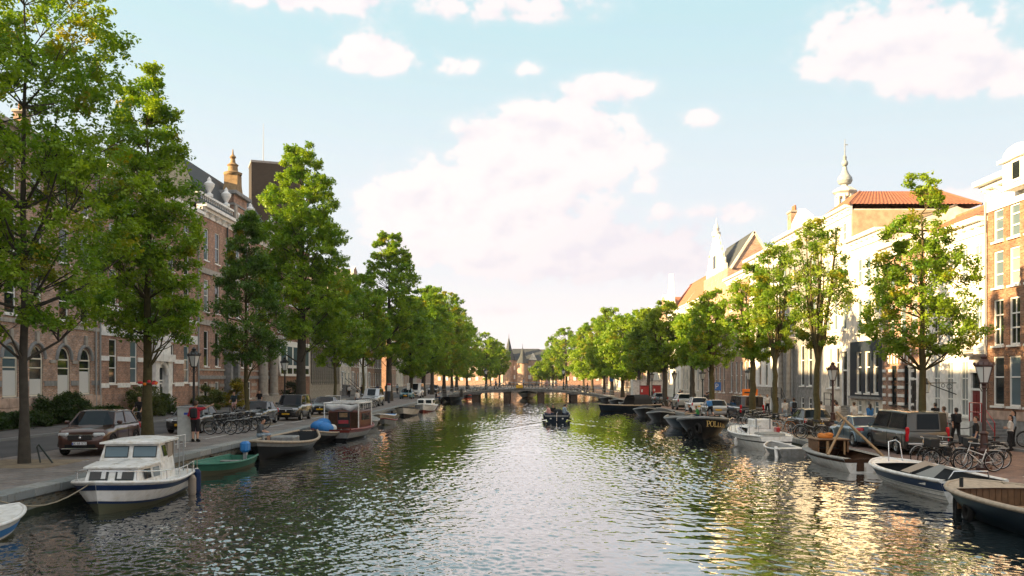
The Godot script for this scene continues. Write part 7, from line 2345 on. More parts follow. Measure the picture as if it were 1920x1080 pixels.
	var ln := part(o, "lantern_frame", shape().lathe([Vector2(0.26, 2.92), Vector2(0.29, 2.96), Vector2(0.1, 3.14), Vector2(0.06, 3.25), Vector2(0, 3.27)], 4, Vector3(-1.7, 0, 0), true).lathe([Vector2(0, 2.42), Vector2(0.15, 2.43), Vector2(0.15, 2.46)], 4, Vector3(-1.7, 0, 0), true), mats.iron)
	part(ln, "lantern_glass", shape().lathe([Vector2(0.14, 2.46), Vector2(0.25, 2.92)], 4, Vector3(-1.7, 0, 0), true), mats.lamp_glass)
	# stone posts with a chain
	for k in 3:
		o = thing("stone_bollard", "stone bollard with a rounded cap on the right pavement, %s from the red door" % ["first", "second", "third"][k], "bollard", Vector3(22.4, RIGHT_Y + 0.11, -46.5 - k * 3.0))
		part(o, "shaft", kept("bollard", func(): return shape().lathe([Vector2(0, 0), Vector2(0.2, 0), Vector2(0.16, 0.75), Vector2(0.2, 0.8), Vector2(0.16, 0.95), Vector2(0, 1.02)], 10)), mats.stone_grey)
		if k < 2:
			part(o, "chain", shape().tube([Vector3(0, 0.8, 0), Vector3(0, 0.62, -0.8), Vector3(0, 0.56, -1.5), Vector3(0, 0.62, -2.2), Vector3(0, 0.8, -3.0)], 0.025, 5), mats.iron)

# ---------------------------------------------------------------- bicycles
func bicycle(label: String, group: String, at: Vector3, turn: float, paint: Material, extra := "", tyre: Material = null) -> Node3D:
	var o := thing("bicycle", label, "bicycle", at, turn, group)
	o.rotation.z = 0.07
	var small := at.z < -70.0
	for z in [-0.54, 0.54]:
		var w := part(o, "wheel", kept("bike tyre %s" % small, func(): return shape().ring(Vector3.ZERO, Vector3(1, 0, 0), 0.335, 0.022, 14 if small else 24, 4 if small else 5)), tyre if tyre else mats.rubber, Vector3(0, 0.358, z))
		if not small:
			part(w, "spokes", kept("bike spokes", func():
				var b = shape().ring(Vector3.ZERO, Vector3(1, 0, 0), 0.312, 0.012, 20, 4).rod(Vector3(-0.05, 0, 0), Vector3(0.05, 0, 0), 0.025, 6)
				for k in 14:
					var a := TAU * k / 14
					b.rod(Vector3(0.02 * (k % 2) - 0.01, 0, 0), Vector3(0, sin(a) * 0.31, cos(a) * 0.31), 0.0028, 3)
				return b), mats.alloy)
		part(o, "mudguard", kept("mudguard %s" % small, func():
			var pts := []
			for k in 7:
				var a := 0.25 + 2.6 * k / 6.0
				pts.append(Vector3(0, sin(a) * 0.385, -cos(a) * 0.385))
			return shape().tube(pts, 0.02, 4)), mats.iron if z > 0 or paint == mats.boat_white else paint, Vector3(0, 0.358, z))
	part(o, "frame", kept("bike frame", func():
		var bb := Vector3(0, 0.30, 0.10)
		var seat := Vector3(0, 0.80, 0.26)
		var head := Vector3(0, 0.78, -0.36)
		return shape().rod(bb, seat, 0.019, 6).rod(bb, head - Vector3(0, 0.12, -0.03), 0.021, 6).rod(seat - Vector3(0, 0.22, 0.06), head, 0.018, 6).rod(bb, Vector3(0, 0.358, 0.54), 0.014, 5).rod(seat - Vector3(0, 0.1, 0.02), Vector3(0, 0.358, 0.54), 0.012, 5).tube([Vector3(0, 0.86, -0.34), Vector3(0, 0.62, -0.42), Vector3(0, 0.358, -0.54)], 0.017, 6)), paint)
	part(o, "handlebar", kept("bike bar", func(): return shape().rod(Vector3(0, 0.84, -0.345), Vector3(0, 1.02, -0.30), 0.014, 5).tube([Vector3(-0.28, 1.02, -0.10), Vector3(-0.26, 1.04, -0.22), Vector3(-0.12, 1.03, -0.32), Vector3(0.12, 1.03, -0.32), Vector3(0.26, 1.04, -0.22), Vector3(0.28, 1.02, -0.10)], 0.014, 5)), mats.alloy)
	part(o, "saddle", kept("bike saddle", _saddle), mats.print_black)
	part(o, "crank", kept("bike crank", func(): return shape().ring(Vector3(0.05, 0.30, 0.10), Vector3(1, 0, 0), 0.09, 0.012, 14, 4).rod(Vector3(0.07, 0.30, 0.10), Vector3(0.07, 0.16, 0.18), 0.012, 4).rod(Vector3(-0.07, 0.30, 0.10), Vector3(-0.07, 0.44, 0.02), 0.012, 4).box(Vector3(0.12, 0.15, 0.18), Vector3(0.1, 0.025, 0.07)).box(Vector3(-0.12, 0.45, 0.02), Vector3(0.1, 0.025, 0.07))), mats.steel_grey)
	part(o, "rear_rack", kept("bike rack", func(): return shape().box(Vector3(0, 0.76, 0.56), Vector3(0.13, 0.02, 0.40)).rod(Vector3(0.06, 0.76, 0.66), Vector3(0.04, 0.36, 0.55), 0.008, 4).rod(Vector3(-0.06, 0.76, 0.66), Vector3(-0.04, 0.36, 0.55), 0.008, 4)), mats.steel_grey)
	if extra == "basket":
		part(o, "basket", shape().soft(Vector3(0, 0.98, -0.52), Vector3(0.42, 0.28, 0.34), 0.02), mats.canvas_dark)
	elif extra == "crate":
		part(o, "crate", shape().soft(Vector3(0, 0.98, -0.55), Vector3(0.46, 0.30, 0.36), 0.02), mats.print_black)
	elif extra == "bags":
		part(o, "pannier", shape().soft(Vector3(0.16, 0.58, 0.58), Vector3(0.14, 0.34, 0.36), 0.04).soft(Vector3(-0.16, 0.58, 0.58), Vector3(0.14, 0.34, 0.36), 0.04), mats.canvas_dark)
	return o

func _saddle() -> Shape:
	var b = shape().rod(Vector3(0, 0.78, 0.255), Vector3(0, 0.95, 0.305), 0.014, 5)
	b.ball(Vector3(0, 0.97, 0.38), Vector3(0.10, 0.045, 0.10), 8, 5)
	b.ball(Vector3(0, 0.97, 0.26), Vector3(0.045, 0.035, 0.13), 8, 5)
	return b

func build_bicycles():
	var r := RandomNumberGenerator.new()
	r.seed = 55
	var y := RIGHT_Y + 0.004
	var dark := [mats.iron, mats.iron_green, mats.paint_nightblue, mats.steel_grey, mats.print_black]
	# round the nearest lamp
	var set1 := [
		["white-framed bicycle leaning at the nearest street lamp, the nearest of all", 15.75, 32.5, 1.57, mats.boat_white, ""],
		["dark bicycle behind the white-framed one at the lamp", 16.5, 33.5, 1.50, mats.iron, "crate"],
		["black bicycle with a front crate left of the white-framed one", 15.0, 33.4, 1.70, mats.print_black, "crate"],
		["bicycle with dark panniers near the lamp", 14.95, 34.3, 2.1, mats.iron_green, "bags"],
		["bare steel bicycle between the van and the lamp", 15.2, 35.2, 1.9, mats.steel_grey, ""],
		["black bicycle touching the trunk behind the van", 16.1, 35.9, 2.3, mats.iron, ""],
		["blue-black bicycle with a basket behind the lamp", 16.9, 34.8, 1.4, mats.paint_nightblue, "basket"],
		["dark bicycle furthest from the quay edge near the lamp", 17.9, 36.2, 1.75, mats.iron, ""],
	]
	for q in set1:
		bicycle(q[0], "bicycles round the nearest lamp", Vector3(q[1], y, -q[2]), q[3], q[4], q[5])
	bicycle("pale bicycle parked on the right pavement beside the two women", "bicycles on the right quay", Vector3(23.3, RIGHT_Y + 0.118, -42.6), 1.5, mats.boat_white)
	var set2 := [["dark bicycle at the foot of the vase-shaped elm", 15.2, 49.6, 0.9], ["black bicycle standing nearest the trunk of the vase-shaped elm", 15.5, 50.9, 1.3], ["steel bicycle propped on the vase-shaped elm", 16.2, 50.2, 1.8]]
	for q in set2:
		bicycle(q[0], "bicycles on the right quay", Vector3(q[1], y, -q[2]), q[3], dark[r.randi() % 5])
	var told := ["with orange rims at the front", "with orange rims second in line", "white third in line", "grey fourth in line", "dark fifth in line", "dark sixth in line", "pale seventh in line", "black eighth in line", "steel ninth in line", "black last in line"]
	for k in 10:
		var b := bicycle("bicycle %s beside the white sailing boat" % told[k], "bicycles beside the sailing boat", Vector3(15.3 + 0.45 * (k % 3), y, -55.8 - k * 0.95 if k < 3 else -58.8 - k * 0.8), 1.2 + r.randf_range(-0.35, 0.35), mats.boat_white if k in [2, 6] else dark[r.randi() % 5], ["", "basket", "bags"][k % 3], mats.canvas_orange if k < 2 else null)
	told = ["nearest the red-shirted man", "second from the red-shirted man", "third from the red-shirted man", "fourth from the red-shirted man", "in the middle of the left row", "past the middle of the left row", "next to the small feathery elm", "last before the small feathery elm"]
	for k in 8:
		bicycle("dark bicycle %s" % told[k], "bicycles on the left quay", Vector3(-15.9 + 0.12 * (k % 3), 0.002, -48.6 - k * 0.85), 1.45 + r.randf_range(-0.3, 0.3), dark[r.randi() % 5], ["", "crate", "basket", "bags"][k % 4])
	told = ["first", "second", "third", "fourth", "fifth", "sixth", "seventh"]
	for k in 7:
		bicycle("bicycle in the %s place of the pale hoop rack" % told[k], "bicycles in the left rack", Vector3(-15.75, 0.002, -88.5 - k), 1.45 + r.randf_range(-0.2, 0.2), dark[r.randi() % 5])
	for k in 6:
		bicycle("bicycle %s of six by the red box" % ["first", "second", "third", "fourth", "fifth", "sixth"][k], "bicycles on the right quay", Vector3(15.6 + 0.3 * (k % 2), y, -106.0 - k * 2.2), 1.4 + r.randf_range(-0.4, 0.4), dark[r.randi() % 5])
	told = "first second third fourth fifth sixth seventh eighth ninth tenth eleventh twelfth thirteenth fourteenth fifteenth sixteenth seventeenth eighteenth nineteenth twentieth".split(" ")
	for k in 20:
		var x := -11.6 + k * 1.18 + r.randf_range(-0.15, 0.15)
		if absf(x + 6.8) < 0.5 or absf(x - 6.4) < 0.5 or absf(x - 5.0) < 0.5: continue
		bicycle("bicycle against the bridge railing, %s from the left bank" % told[k], "bicycles along the bridge railing", Vector3(x, deck_y(x), -BRIDGE - 0.45 - 0.6 * (k % 2)), PI / 2 + r.randf_range(-0.2, 0.2) + PI * (k % 2), dark[r.randi() % 5], ["", "", "crate"][k % 3])
	# under the riders
	bicycle("black bicycle ridden by the man in black", "ridden bicycles", Vector3(-22.2, 0.004, -53.4), PI - 0.2, mats.print_black).rotation.z = 0.0
	bicycle("bicycle ridden by the woman in a dark top", "ridden bicycles", Vector3(-23.2, 0.004, -74.0), PI, mats.iron).rotation.z = 0.0
	bicycle("bicycle ridden by the man behind the blue hatchback", "ridden bicycles", Vector3(-23.6, 0.004, -82.5), PI, mats.iron_green).rotation.z = 0.0

# ---------------------------------------------------------------- people
# Each pose is a set of joints; the body is one surface round the bones, clothes are skins over parts of it. A person faces -z, feet at y 0.
func pose(kind: String) -> Dictionary:
	var p := {
		"hip": Vector3(0, 0.93, 0), "chest": Vector3(0, 1.30, 0), "neck": Vector3(0, 1.48, 0), "head": Vector3(0, 1.63, -0.01),
		"sh_l": Vector3(-0.18, 1.41, 0), "sh_r": Vector3(0.18, 1.41, 0), "el_l": Vector3(-0.24, 1.12, 0.03), "el_r": Vector3(0.24, 1.12, 0.03),
		"ha_l": Vector3(-0.25, 0.86, -0.05), "ha_r": Vector3(0.25, 0.86, -0.05),
		"th_l": Vector3(-0.09, 0.90, 0), "th_r": Vector3(0.09, 0.90, 0), "kn_l": Vector3(-0.10, 0.49, -0.02), "kn_r": Vector3(0.10, 0.49, -0.02),
		"an_l": Vector3(-0.10, 0.08, 0.02), "an_r": Vector3(0.10, 0.08, 0.02), "to_l": Vector3(-0.12, 0.035, -0.16), "to_r": Vector3(0.12, 0.035, -0.16),
	}
	var ch := {}
	match kind:
		"walk":
			ch = {"kn_l": Vector3(-0.10, 0.50, -0.17), "an_l": Vector3(-0.10, 0.09, -0.24), "to_l": Vector3(-0.11, 0.06, -0.41), "kn_r": Vector3(0.10, 0.49, 0.06), "an_r": Vector3(0.10, 0.12, 0.30), "to_r": Vector3(0.11, 0.035, 0.14), "el_l": Vector3(-0.23, 1.13, 0.12), "ha_l": Vector3(-0.22, 0.90, 0.14), "el_r": Vector3(0.23, 1.13, -0.06), "ha_r": Vector3(0.21, 0.93, -0.22)}
		"point":
			ch = {"el_r": Vector3(0.44, 1.47, -0.03), "ha_r": Vector3(0.70, 1.60, -0.05), "el_l": Vector3(-0.27, 1.15, 0.04), "ha_l": Vector3(-0.20, 0.93, -0.08), "head": Vector3(0.02, 1.63, -0.02)}
		"sit":
			ch = {"hip": Vector3(0, 0.10, 0), "chest": Vector3(0, 0.46, -0.05), "neck": Vector3(0, 0.63, -0.10), "head": Vector3(0, 0.75, -0.17), "sh_l": Vector3(-0.18, 0.56, -0.06), "sh_r": Vector3(0.18, 0.56, -0.06), "el_l": Vector3(-0.24, 0.30, -0.14), "el_r": Vector3(0.24, 0.30, -0.14), "ha_l": Vector3(-0.10, 0.24, -0.36), "ha_r": Vector3(0.10, 0.24, -0.36), "th_l": Vector3(-0.09, 0.09, -0.02), "th_r": Vector3(0.09, 0.09, -0.02), "kn_l": Vector3(-0.12, 0.10, -0.45), "kn_r": Vector3(0.12, 0.10, -0.45), "an_l": Vector3(-0.12, -0.33, -0.42), "an_r": Vector3(0.12, -0.33, -0.42), "to_l": Vector3(-0.13, -0.38, -0.60), "to_r": Vector3(0.13, -0.38, -0.60)}
		"ride":
			ch = {"hip": Vector3(0, 1.02, 0.34), "chest": Vector3(0, 1.38, 0.22), "neck": Vector3(0, 1.55, 0.18), "head": Vector3(0, 1.70, 0.14), "sh_l": Vector3(-0.18, 1.48, 0.18), "sh_r": Vector3(0.18, 1.48, 0.18), "el_l": Vector3(-0.25, 1.24, 0.06), "el_r": Vector3(0.25, 1.24, 0.06), "ha_l": Vector3(-0.27, 1.05, -0.12), "ha_r": Vector3(0.27, 1.05, -0.12), "th_l": Vector3(-0.09, 1.0, 0.33), "th_r": Vector3(0.09, 1.0, 0.33), "kn_l": Vector3(-0.12, 0.88, -0.06), "kn_r": Vector3(0.12, 0.62, 0.10), "an_l": Vector3(-0.13, 0.52, 0.08), "an_r": Vector3(0.13, 0.22, 0.20), "to_l": Vector3(-0.13, 0.47, -0.08), "to_r": Vector3(0.13, 0.18, 0.06)}
		"run":
			ch = {"hip": Vector3(0, 0.88, 0.05), "chest": Vector3(0, 1.22, -0.10), "neck": Vector3(0, 1.38, -0.17), "head": Vector3(0, 1.50, -0.25), "sh_l": Vector3(-0.18, 1.31, -0.13), "sh_r": Vector3(0.18, 1.31, -0.13), "el_l": Vector3(-0.25, 1.06, 0.02), "ha_l": Vector3(-0.20, 0.95, -0.20), "el_r": Vector3(0.26, 1.04, -0.12), "ha_r": Vector3(0.18, 0.90, -0.30), "kn_l": Vector3(-0.10, 0.55, -0.25), "an_l": Vector3(-0.10, 0.12, -0.18), "to_l": Vector3(-0.11, 0.05, -0.35), "kn_r": Vector3(0.10, 0.46, 0.16), "an_r": Vector3(0.10, 0.18, 0.48), "to_r": Vector3(0.11, 0.06, 0.40), "th_l": Vector3(-0.09, 0.86, 0.04), "th_r": Vector3(0.09, 0.86, 0.04)}
		"arms":
			ch = {"el_l": Vector3(-0.26, 1.14, -0.04), "ha_l": Vector3(-0.08, 1.12, -0.22), "el_r": Vector3(0.26, 1.14, -0.02), "ha_r": Vector3(0.10, 1.16, -0.22), "kn_r": Vector3(0.11, 0.50, -0.08), "an_r": Vector3(0.12, 0.08, 0.06)}
	for k in ch: p[k] = ch[k]
	return p

func bones(p: Dictionary, long_hair: bool) -> Array:
	var b := []
	var up: Vector3 = (p.head - p.neck).normalized()
	var side: Vector3 = (p.sh_r - p.sh_l).normalized()
	var fwd := up.cross(side).normalized() * -1.0
	if fwd.dot(Vector3(0, 0, -1)) < 0.0: fwd = -fwd
	var hd: Vector3 = p.head
	b.append([hd - up * 0.035, hd + up * 0.045, 0.078, 0.088, "head"])
	b.append([hd + fwd * 0.055 - up * 0.06, hd + fwd * 0.05 - up * 0.02, 0.045, 0.05, "head"])
	b.append([hd + fwd * 0.10 - up * 0.02, hd + fwd * 0.085 + up * 0.02, 0.016, 0.01, "head"])
	b.append([hd + up * 0.065 - fwd * 0.02, hd + up * 0.03 - fwd * 0.05, 0.082, 0.078, "hair"])
	if long_hair:
		b.append([hd - fwd * 0.07, p.neck - fwd * 0.06 - up * 0.10, 0.065, 0.05, "hair"])
	b.append([p.neck - up * 0.06, hd - up * 0.05, 0.055, 0.052, "neck"])
	b.append([p.hip + side * 0.05, p.chest + side * 0.06, 0.115, 0.125, "torso"])
	b.append([p.hip - side * 0.05, p.chest - side * 0.06, 0.115, 0.125, "torso"])
	b.append([p.chest, p.neck - up * 0.05, 0.13, 0.07, "torso"])
	b.append([p.sh_l, p.sh_r, 0.068, 0.068, "torso"])
	b.append([p.hip - side * 0.06, p.hip + side * 0.06, 0.125, 0.125, "seat"])
	for s in ["l", "r"]:
		var sh: Vector3 = p["sh_" + s]
		var el: Vector3 = p["el_" + s]
		var ha: Vector3 = p["ha_" + s]
		b.append([sh, el, 0.058, 0.044, "upper_arm"])
		b.append([el, ha, 0.043, 0.030, "forearm"])
		var dir := (ha - el).normalized()
		b.append([ha, ha + dir * 0.09, 0.034, 0.026, "hand"])
		b.append([ha + dir * 0.02, ha + dir * 0.06 + fwd * 0.05, 0.018, 0.014, "hand"])
		b.append([p["th_" + s], p["kn_" + s], 0.092, 0.060, "thigh"])
		b.append([p["kn_" + s], p["an_" + s], 0.058, 0.038, "calf"])
		b.append([p["an_" + s] + Vector3(0, 0.0, 0.03), p["to_" + s], 0.047, 0.036, "foot"])
	return b

# the surface round a set of bones: a field on a grid, then one point in each cell that the surface crosses
func figure(kind: String, dress: Dictionary, long_hair: bool) -> Dictionary:
	var key := "figure %s %s %s" % [kind, str(dress), long_hair]
	if cache.has(key): return cache[key]
	var bs := bones(pose(kind), long_hair)
	var cell := 0.026
	var lo := Vector3.ONE * 9.0
	var hi := -lo
	for b in bs:
		var r: float = maxf(b[2], b[3]) + 0.10
		lo = lo.min(b[0] - Vector3.ONE * r).min(b[1] - Vector3.ONE * r)
		hi = hi.max(b[0] + Vector3.ONE * r).max(b[1] + Vector3.ONE * r)
	var nx := int((hi.x - lo.x) / cell) + 2
	var ny := int((hi.y - lo.y) / cell) + 2
	var nz := int((hi.z - lo.z) / cell) + 2
	var f := PackedFloat32Array()
	f.resize(nx * ny * nz)
	f.fill(0.3)
	var near := PackedFloat32Array()
	near.resize(nx * ny * nz)
	near.fill(9.0)
	var reg := PackedByteArray()
	reg.resize(nx * ny * nz)
	var garments := ["skin", "shirt", "trousers", "shoes", "hair"]
	for b in bs:
		var a: Vector3 = b[0]
		var c: Vector3 = b[1]
		var ra: float = b[2]
		var rb: float = b[3]
		var g := garments.find(dress.get(b[4], "skin"))
		if b[4] == "hair": g = 4
		var m_ := Vector3.ONE * (maxf(ra, rb) + 0.09)
		var l0 := ((a.min(c) - m_ - lo) / cell).floor().clamp(Vector3.ZERO, Vector3(nx - 1, ny - 1, nz - 1))
		var l1 := ((a.max(c) + m_ - lo) / cell).ceil().clamp(Vector3.ZERO, Vector3(nx - 1, ny - 1, nz - 1))
		var ac := c - a
		var len2 := maxf(ac.length_squared(), 1e-6)
		for iz in range(int(l0.z), int(l1.z) + 1):
			for iy in range(int(l0.y), int(l1.y) + 1):
				var base := (iz * ny + iy) * nx
				for ix in range(int(l0.x), int(l1.x) + 1):
					var p := lo + Vector3(ix, iy, iz) * cell
					var t := clampf((p - a).dot(ac) / len2, 0.0, 1.0)
					var d := p.distance_to(a + ac * t) - lerpf(ra, rb, t)
					var i := base + ix
					var o := f[i]
					var h := maxf(0.035 - absf(o - d), 0.0) / 0.035
					f[i] = minf(o, d) - h * h * 0.035 * 0.25
					if d < near[i]:
						near[i] = d
						reg[i] = g
	var at := {}
	var v := PackedVector3Array()
	var n := PackedVector3Array()
	var rg := PackedByteArray()
	for iz in nz - 1:
		for iy in ny - 1:
			for ix in nx - 1:
				var i := (iz * ny + iy) * nx + ix
				var c8 := [i, i + 1, i + nx, i + nx + 1, i + nx * ny, i + nx * ny + 1, i + nx * ny + nx, i + nx * ny + nx + 1]
				var s := 0
				for q in c8:
					if f[q] < 0.0: s += 1
				if s == 0 or s == 8: continue
				var sum := Vector3.ZERO
				var k := 0
				for e in [[0, 1], [2, 3], [4, 5], [6, 7], [0, 2], [1, 3], [4, 6], [5, 7], [0, 4], [1, 5], [2, 6], [3, 7]]:
					var fa := f[c8[e[0]]]
					var fb := f[c8[e[1]]]
					if (fa < 0.0) != (fb < 0.0):
						var t := fa / (fa - fb)
						var pa := Vector3(e[0] & 1, (e[0] >> 1) & 1, e[0] >> 2)
						var pb := Vector3(e[1] & 1, (e[1] >> 1) & 1, e[1] >> 2)
						sum += pa.lerp(pb, t)
						k += 1
				at[i] = v.size()
				v.append(lo + (Vector3(ix, iy, iz) + sum / k) * cell)
				n.append(Vector3(f[c8[1]] + f[c8[3]] + f[c8[5]] + f[c8[7]] - f[c8[0]] - f[c8[2]] - f[c8[4]] - f[c8[6]], f[c8[2]] + f[c8[3]] + f[c8[6]] + f[c8[7]] - f[c8[0]] - f[c8[1]] - f[c8[4]] - f[c8[5]], f[c8[4]] + f[c8[5]] + f[c8[6]] + f[c8[7]] - f[c8[0]] - f[c8[1]] - f[c8[2]] - f[c8[3]]).normalized())
				var best := 0
				for q in c8:
					if near[q] < near[c8[best]]: best = c8.find(q)
				rg.append(reg[c8[best]])
	var made := {}
	for g in garments: made[g] = shape()
	for i in at:
		var z: int = i / (nx * ny)
		var y: int = (i / nx) % ny
		var x: int = i % nx
		for e in [[1, nx, nx * ny], [nx, nx * ny, 1], [nx * ny, 1, nx]]:
			var j: int = i + e[0]
			if (f[i] < 0.0) == (f[j] < 0.0): continue
			var q := [i, i - e[1], i - e[1] - e[2], i - e[2]]
			if not (at.has(q[1]) and at.has(q[2]) and at.has(q[3])): continue
			var w := [at[q[0]], at[q[1]], at[q[2]], at[q[3]]]
			if f[i] >= 0.0: w.reverse()
			var fn := (v[w[1]] - v[w[0]]).cross(v[w[2]] - v[w[0]])
			if fn.dot(n[w[0]]) < 0.0: w.reverse()
			var skin: Shape = made.skin
			skin.smooth_tri(v[w[0]], v[w[1]], v[w[2]], n[w[0]], n[w[1]], n[w[2]])
			skin.smooth_tri(v[w[0]], v[w[2]], v[w[3]], n[w[0]], n[w[2]], n[w[3]])
			var g := rg[w[0]]
			if g > 0:
				var cl: Shape = made[garments[g]]
				var o := []
				for k in 4: o.append(v[w[k]] + n[w[k]] * (0.016 if g != 4 else 0.012))
				cl.smooth_tri(o[0], o[1], o[2], n[w[0]], n[w[1]], n[w[2]])
				cl.smooth_tri(o[0], o[2], o[3], n[w[0]], n[w[2]], n[w[3]])
	var out := {}
	for g in garments:
		if made[g].v.size() > 0: out[g] = made[g].mesh()
	cache[key] = out
	return out

func cloth(r: float, g: float, b: float) -> Material:
	var key := "cloth %.3f %.3f %.3f" % [r, g, b]
	if not mats.has(key):
		m(key, r, g, b, 0.9, "fine", 2.0)
	return mats[key]

const LONG := {"torso": "shirt", "upper_arm": "shirt", "seat": "trousers", "thigh": "trousers", "calf": "trousers", "foot": "shoes"}
const SHORT := {"torso": "shirt", "upper_arm": "shirt", "seat": "trousers", "thigh": "trousers", "foot": "shoes"}
const COAT := {"torso": "shirt", "upper_arm": "shirt", "forearm": "shirt", "seat": "trousers", "thigh": "trousers", "calf": "trousers", "foot": "shoes"}

func person(label: String, at: Vector3, turn: float, tall: float, kind: String, dress: Dictionary, shirt: Material, trousers: Material, hair: Material, extra := "", long_hair := false) -> Node3D:
	var o := thing("person", label, "person", at, turn, "people on and by the canal")
	o.scale = Vector3.ONE * tall / 1.74
	var f := figure(kind, dress, long_hair)
	var body := part(o, "body", f.skin, mats.skin)
	part(body, "shirt", f.shirt, shirt)
	part(body, "trousers", f.trousers, trousers)
	if f.has("shoes"): part(body, "shoes", f.shoes, mats.rubber)
	part(body, "hair", f.hair, hair)
	if extra == "backpack":
		part(body, "backpack", kept("backpack", func(): return shape().soft(Vector3(0, 1.25, 0.20), Vector3(0.30, 0.44, 0.18), 0.06)), mats.canvas_dark)
	elif extra == "bag":
		part(body, "shoulder_bag", kept("bag", func(): return shape().soft(Vector3(0.22, 0.95, 0.02), Vector3(0.10, 0.24, 0.28), 0.03).rod(Vector3(-0.12, 1.46, -0.02), Vector3(0.20, 1.06, 0.15), 0.014, 4)), mats.canvas_dark)
	return o

func build_people():
	var white := cloth(0.62, 0.61, 0.59)
	var black := cloth(0.012, 0.012, 0.014)
	var jeans := cloth(0.03, 0.05, 0.10)
	var blue := cloth(0.03, 0.16, 0.42)
	var pale := cloth(0.30, 0.38, 0.46)
	var beige := cloth(0.42, 0.33, 0.24)
	var grey := cloth(0.10, 0.11, 0.12)
	var red := cloth(0.42, 0.012, 0.03)
	var pink := cloth(0.62, 0.34, 0.32)
	var green := cloth(0.06, 0.30, 0.07)
	var hd: Material = mats.hair_dark
	var hb: Material = mats.hair_brown
	var y := RIGHT_Y
	var walk := RIGHT_Y + 0.118
	# left
	person("man in a red T-shirt and black shorts pointing across the canal", Vector3(-15.30, 0.002, -43.2), 0.0, 1.86, "point", SHORT, red, black, hb, "backpack")
	person("man sitting on the quay edge with his legs over the black barge", Vector3(LEFT_EDGE - 0.12, 0.03, -46.6), -PI / 2, 1.75, "sit", SHORT, grey, pale, hd)
	person("man in black riding a bicycle towards the camera", Vector3(-22.2, 0.004, -53.4), PI - 0.2, 1.78, "ride", LONG, black, black, hb)
	person("woman in a dark top cycling on the left street", Vector3(-23.2, 0.004, -74.0), PI, 1.74, "ride", SHORT, cloth(0.02, 0.04, 0.05), pink, hb, "", true)
	person("man in dark clothes cycling behind the blue hatchback", Vector3(-23.6, 0.004, -82.5), PI, 1.76, "ride", LONG, black, grey, hd)
	person("person in white standing by the pale bicycle hoops", Vector3(-16.9, 0.002, -93.5), 0.8, 1.72, "stand", LONG, white, jeans, hd)
	person("person in dark clothes sitting on the quay near the far barge, nearer one", Vector3(LEFT_EDGE - 0.12, 0.03, -138.0), -PI / 2, 1.75, "sit", LONG, black, jeans, hd)
	person("person in a white shirt sitting on the quay near the far barge", Vector3(LEFT_EDGE - 0.12, 0.03, -139.4), -PI / 2, 1.75, "sit", LONG, white, jeans, hb)
	# boat under way
	person("person in pink sitting on the port side of the moving sloop", Vector3(2.0, WATER_Y + 0.46, -80.2), PI / 2 - 0.4, 1.72, "sit", LONG, pink, jeans, hb)
	person("dark-haired person sitting in the middle of the moving sloop", Vector3(2.35, WATER_Y + 0.46, -81.2), PI, 1.72, "sit", LONG, black, jeans, hd, "", true)
	person("person in pale blue sitting on the starboard side of the moving sloop", Vector3(3.25, WATER_Y + 0.50, -80.0), -PI / 2 + 0.4, 1.78, "sit", COAT, pale, jeans, hd)
	# bridge
	person("woman in pink walking on the bridge left of the right lamp", Vector3(3.6, deck_y(3.6) + 0.004, -BRIDGE - 2.4), PI / 2, 1.75, "walk", SHORT, pink, pink, hb, "", true)
	person("person in white walking on the bridge right of the right lamp", Vector3(5.1, deck_y(5.1) + 0.004, -BRIDGE - 2.6), -PI / 2, 1.72, "walk", SHORT, white, pink, hd)
	person("person in dark blue on the bridge near the left lamp", Vector3(-5.2, deck_y(-5.2) + 0.004, -BRIDGE - 3.2), PI / 2, 1.75, "walk", LONG, jeans, black, hd)
	person("person in pale blue at the crown of the bridge", Vector3(-0.4, deck_y(-0.4) + 0.004, -BRIDGE - 3.4), -PI / 2, 1.72, "stand", LONG, pale, jeans, hb)
	person("person in black at the right end of the bridge", Vector3(10.6, deck_y(10.6) + 0.004, -BRIDGE - 2.8), -PI / 2, 1.74, "walk", LONG, black, black, hd)
	# right pavement, near
	person("woman in a white top and black trousers walking on the right pavement", Vector3(21.7, y + 0.006, -41.8), PI / 2 - 0.5, 1.58, "arms", LONG, white, black, hd, "", true)
	person("woman in a blue denim jacket behind the woman in white", Vector3(22.45, walk, -43.0), PI / 2 - 0.3, 1.64, "stand", COAT, pale, black, hd, "", true)
	person("man in a white shirt seen over the grey-green van", Vector3(21.4, y + 0.006, -47.8), 0.3, 1.78, "walk", LONG, white, red, hb)
	person("person in black with a backpack behind the van", Vector3(21.3, y + 0.006, -46.2), 0.0, 1.76, "walk", LONG, black, black, hd, "backpack")
	person("person in black standing close behind the van's right corner", Vector3(18.9, y + 0.006, -39.2), 1.2, 1.62, "stand", LONG, black, jeans, hd)
	person("dark-haired person furthest behind the van", Vector3(22.9, walk, -52.2), 0.2, 1.74, "walk", LONG, black, jeans, hd)
	person("woman in a bright blue jacket by the navy house", Vector3(21.2, y + 0.006, -57.5), 0.2, 1.66, "walk", COAT, blue, white, hd, "", true)
	person("person in white beside the woman in bright blue", Vector3(20.6, y + 0.006, -58.6), 0.1, 1.74, "walk", LONG, white, beige, hb)
	person("man in a white T-shirt and cream trousers walking away", Vector3(20.4, y + 0.006, -58.9), -0.1, 1.76, "walk", LONG, white, beige, hd)
	get_child(get_child_count() - 1).position.x = 19.6
	person("hiker with a grey backpack and bare legs", Vector3(21.2, y + 0.006, -64.0), 0.0, 1.74, "walk", SHORT, beige, pale, hb, "backpack")
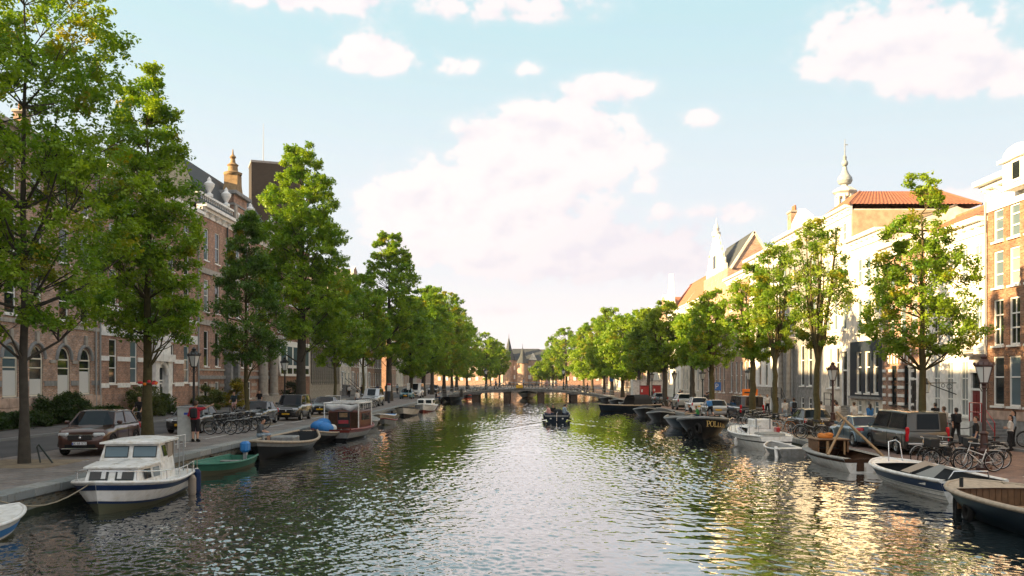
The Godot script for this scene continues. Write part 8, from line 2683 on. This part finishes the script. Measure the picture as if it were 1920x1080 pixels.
	person("man in a white T-shirt with a bag strap across his back", Vector3(19.1, y + 0.006, -60.4), 0.1, 1.74, "stand", LONG, white, black, hd, "bag")
	person("woman in pale clothes, left one of the walking couple", Vector3(19.0, y + 0.006, -68.5), 0.0, 1.68, "walk", SHORT, white, pale, hb)
	person("man in a light blue shirt with a backpack, right one of the walking couple", Vector3(19.8, y + 0.006, -69.0), 0.0, 1.78, "walk", LONG, pale, jeans, hb, "backpack")
	person("man in a white shirt facing the camera in the group of three", Vector3(21.6, y + 0.006, -83.5), PI, 1.78, "walk", LONG, white, black, hb)
	person("person in black, right one of the group of three", Vector3(22.1, walk, -82.6), PI, 1.72, "walk", LONG, black, black, hd, "", true)
	person("person in grey, left one of the group of three", Vector3(21.3, y + 0.006, -84.8), PI, 1.78, "walk", LONG, grey, black, hd)
	person("person in a blue jersey jogging along the right quay edge", Vector3(15.2, y + 0.002, -77.0), 0.4, 1.74, "run", SHORT, blue, black, hd)
	person("person in beige trousers sitting on the right quay edge", Vector3(RIGHT_EDGE + 0.12, y + 0.03, -83.0), PI / 2, 1.76, "sit", LONG, black, beige, hd)
	person("person in green sitting beside the jogger", Vector3(RIGHT_EDGE + 0.12, y + 0.03, -79.6), PI / 2, 1.70, "sit", LONG, green, jeans, hb)
	for k in 6:
		person("distant walker in %s on the right street by the pale cars" % ["black", "dark grey", "navy", "black carrying a bag", "white", "black furthest off"][k], Vector3([19.0, 19.5, 20.3, 19.4, 18.9, 20.0][k], y + 0.006, [-98.0, -101.0, -104.0, -108.0, -113.0, -121.0][k]), [0.0, PI][k % 2], 1.74, "walk", LONG, [black, grey, jeans, black, white, black][k], black, hd, "bag" if k == 3 else "")
	for k in 5:
		person("distant walker in %s on the left pavement" % ["white near the cream house", "black near the cream house", "navy by the side street", "grey by the side street", "pale blue past the bridge"][k], Vector3(-26.5 + 0.7 * k, 0.118, [-140.0, -147.0, -158.0, -163.0, -172.0][k]), [0.0, PI][k % 2], 1.74, "walk", LONG, [white, black, jeans, grey, pale][k], black, hb)
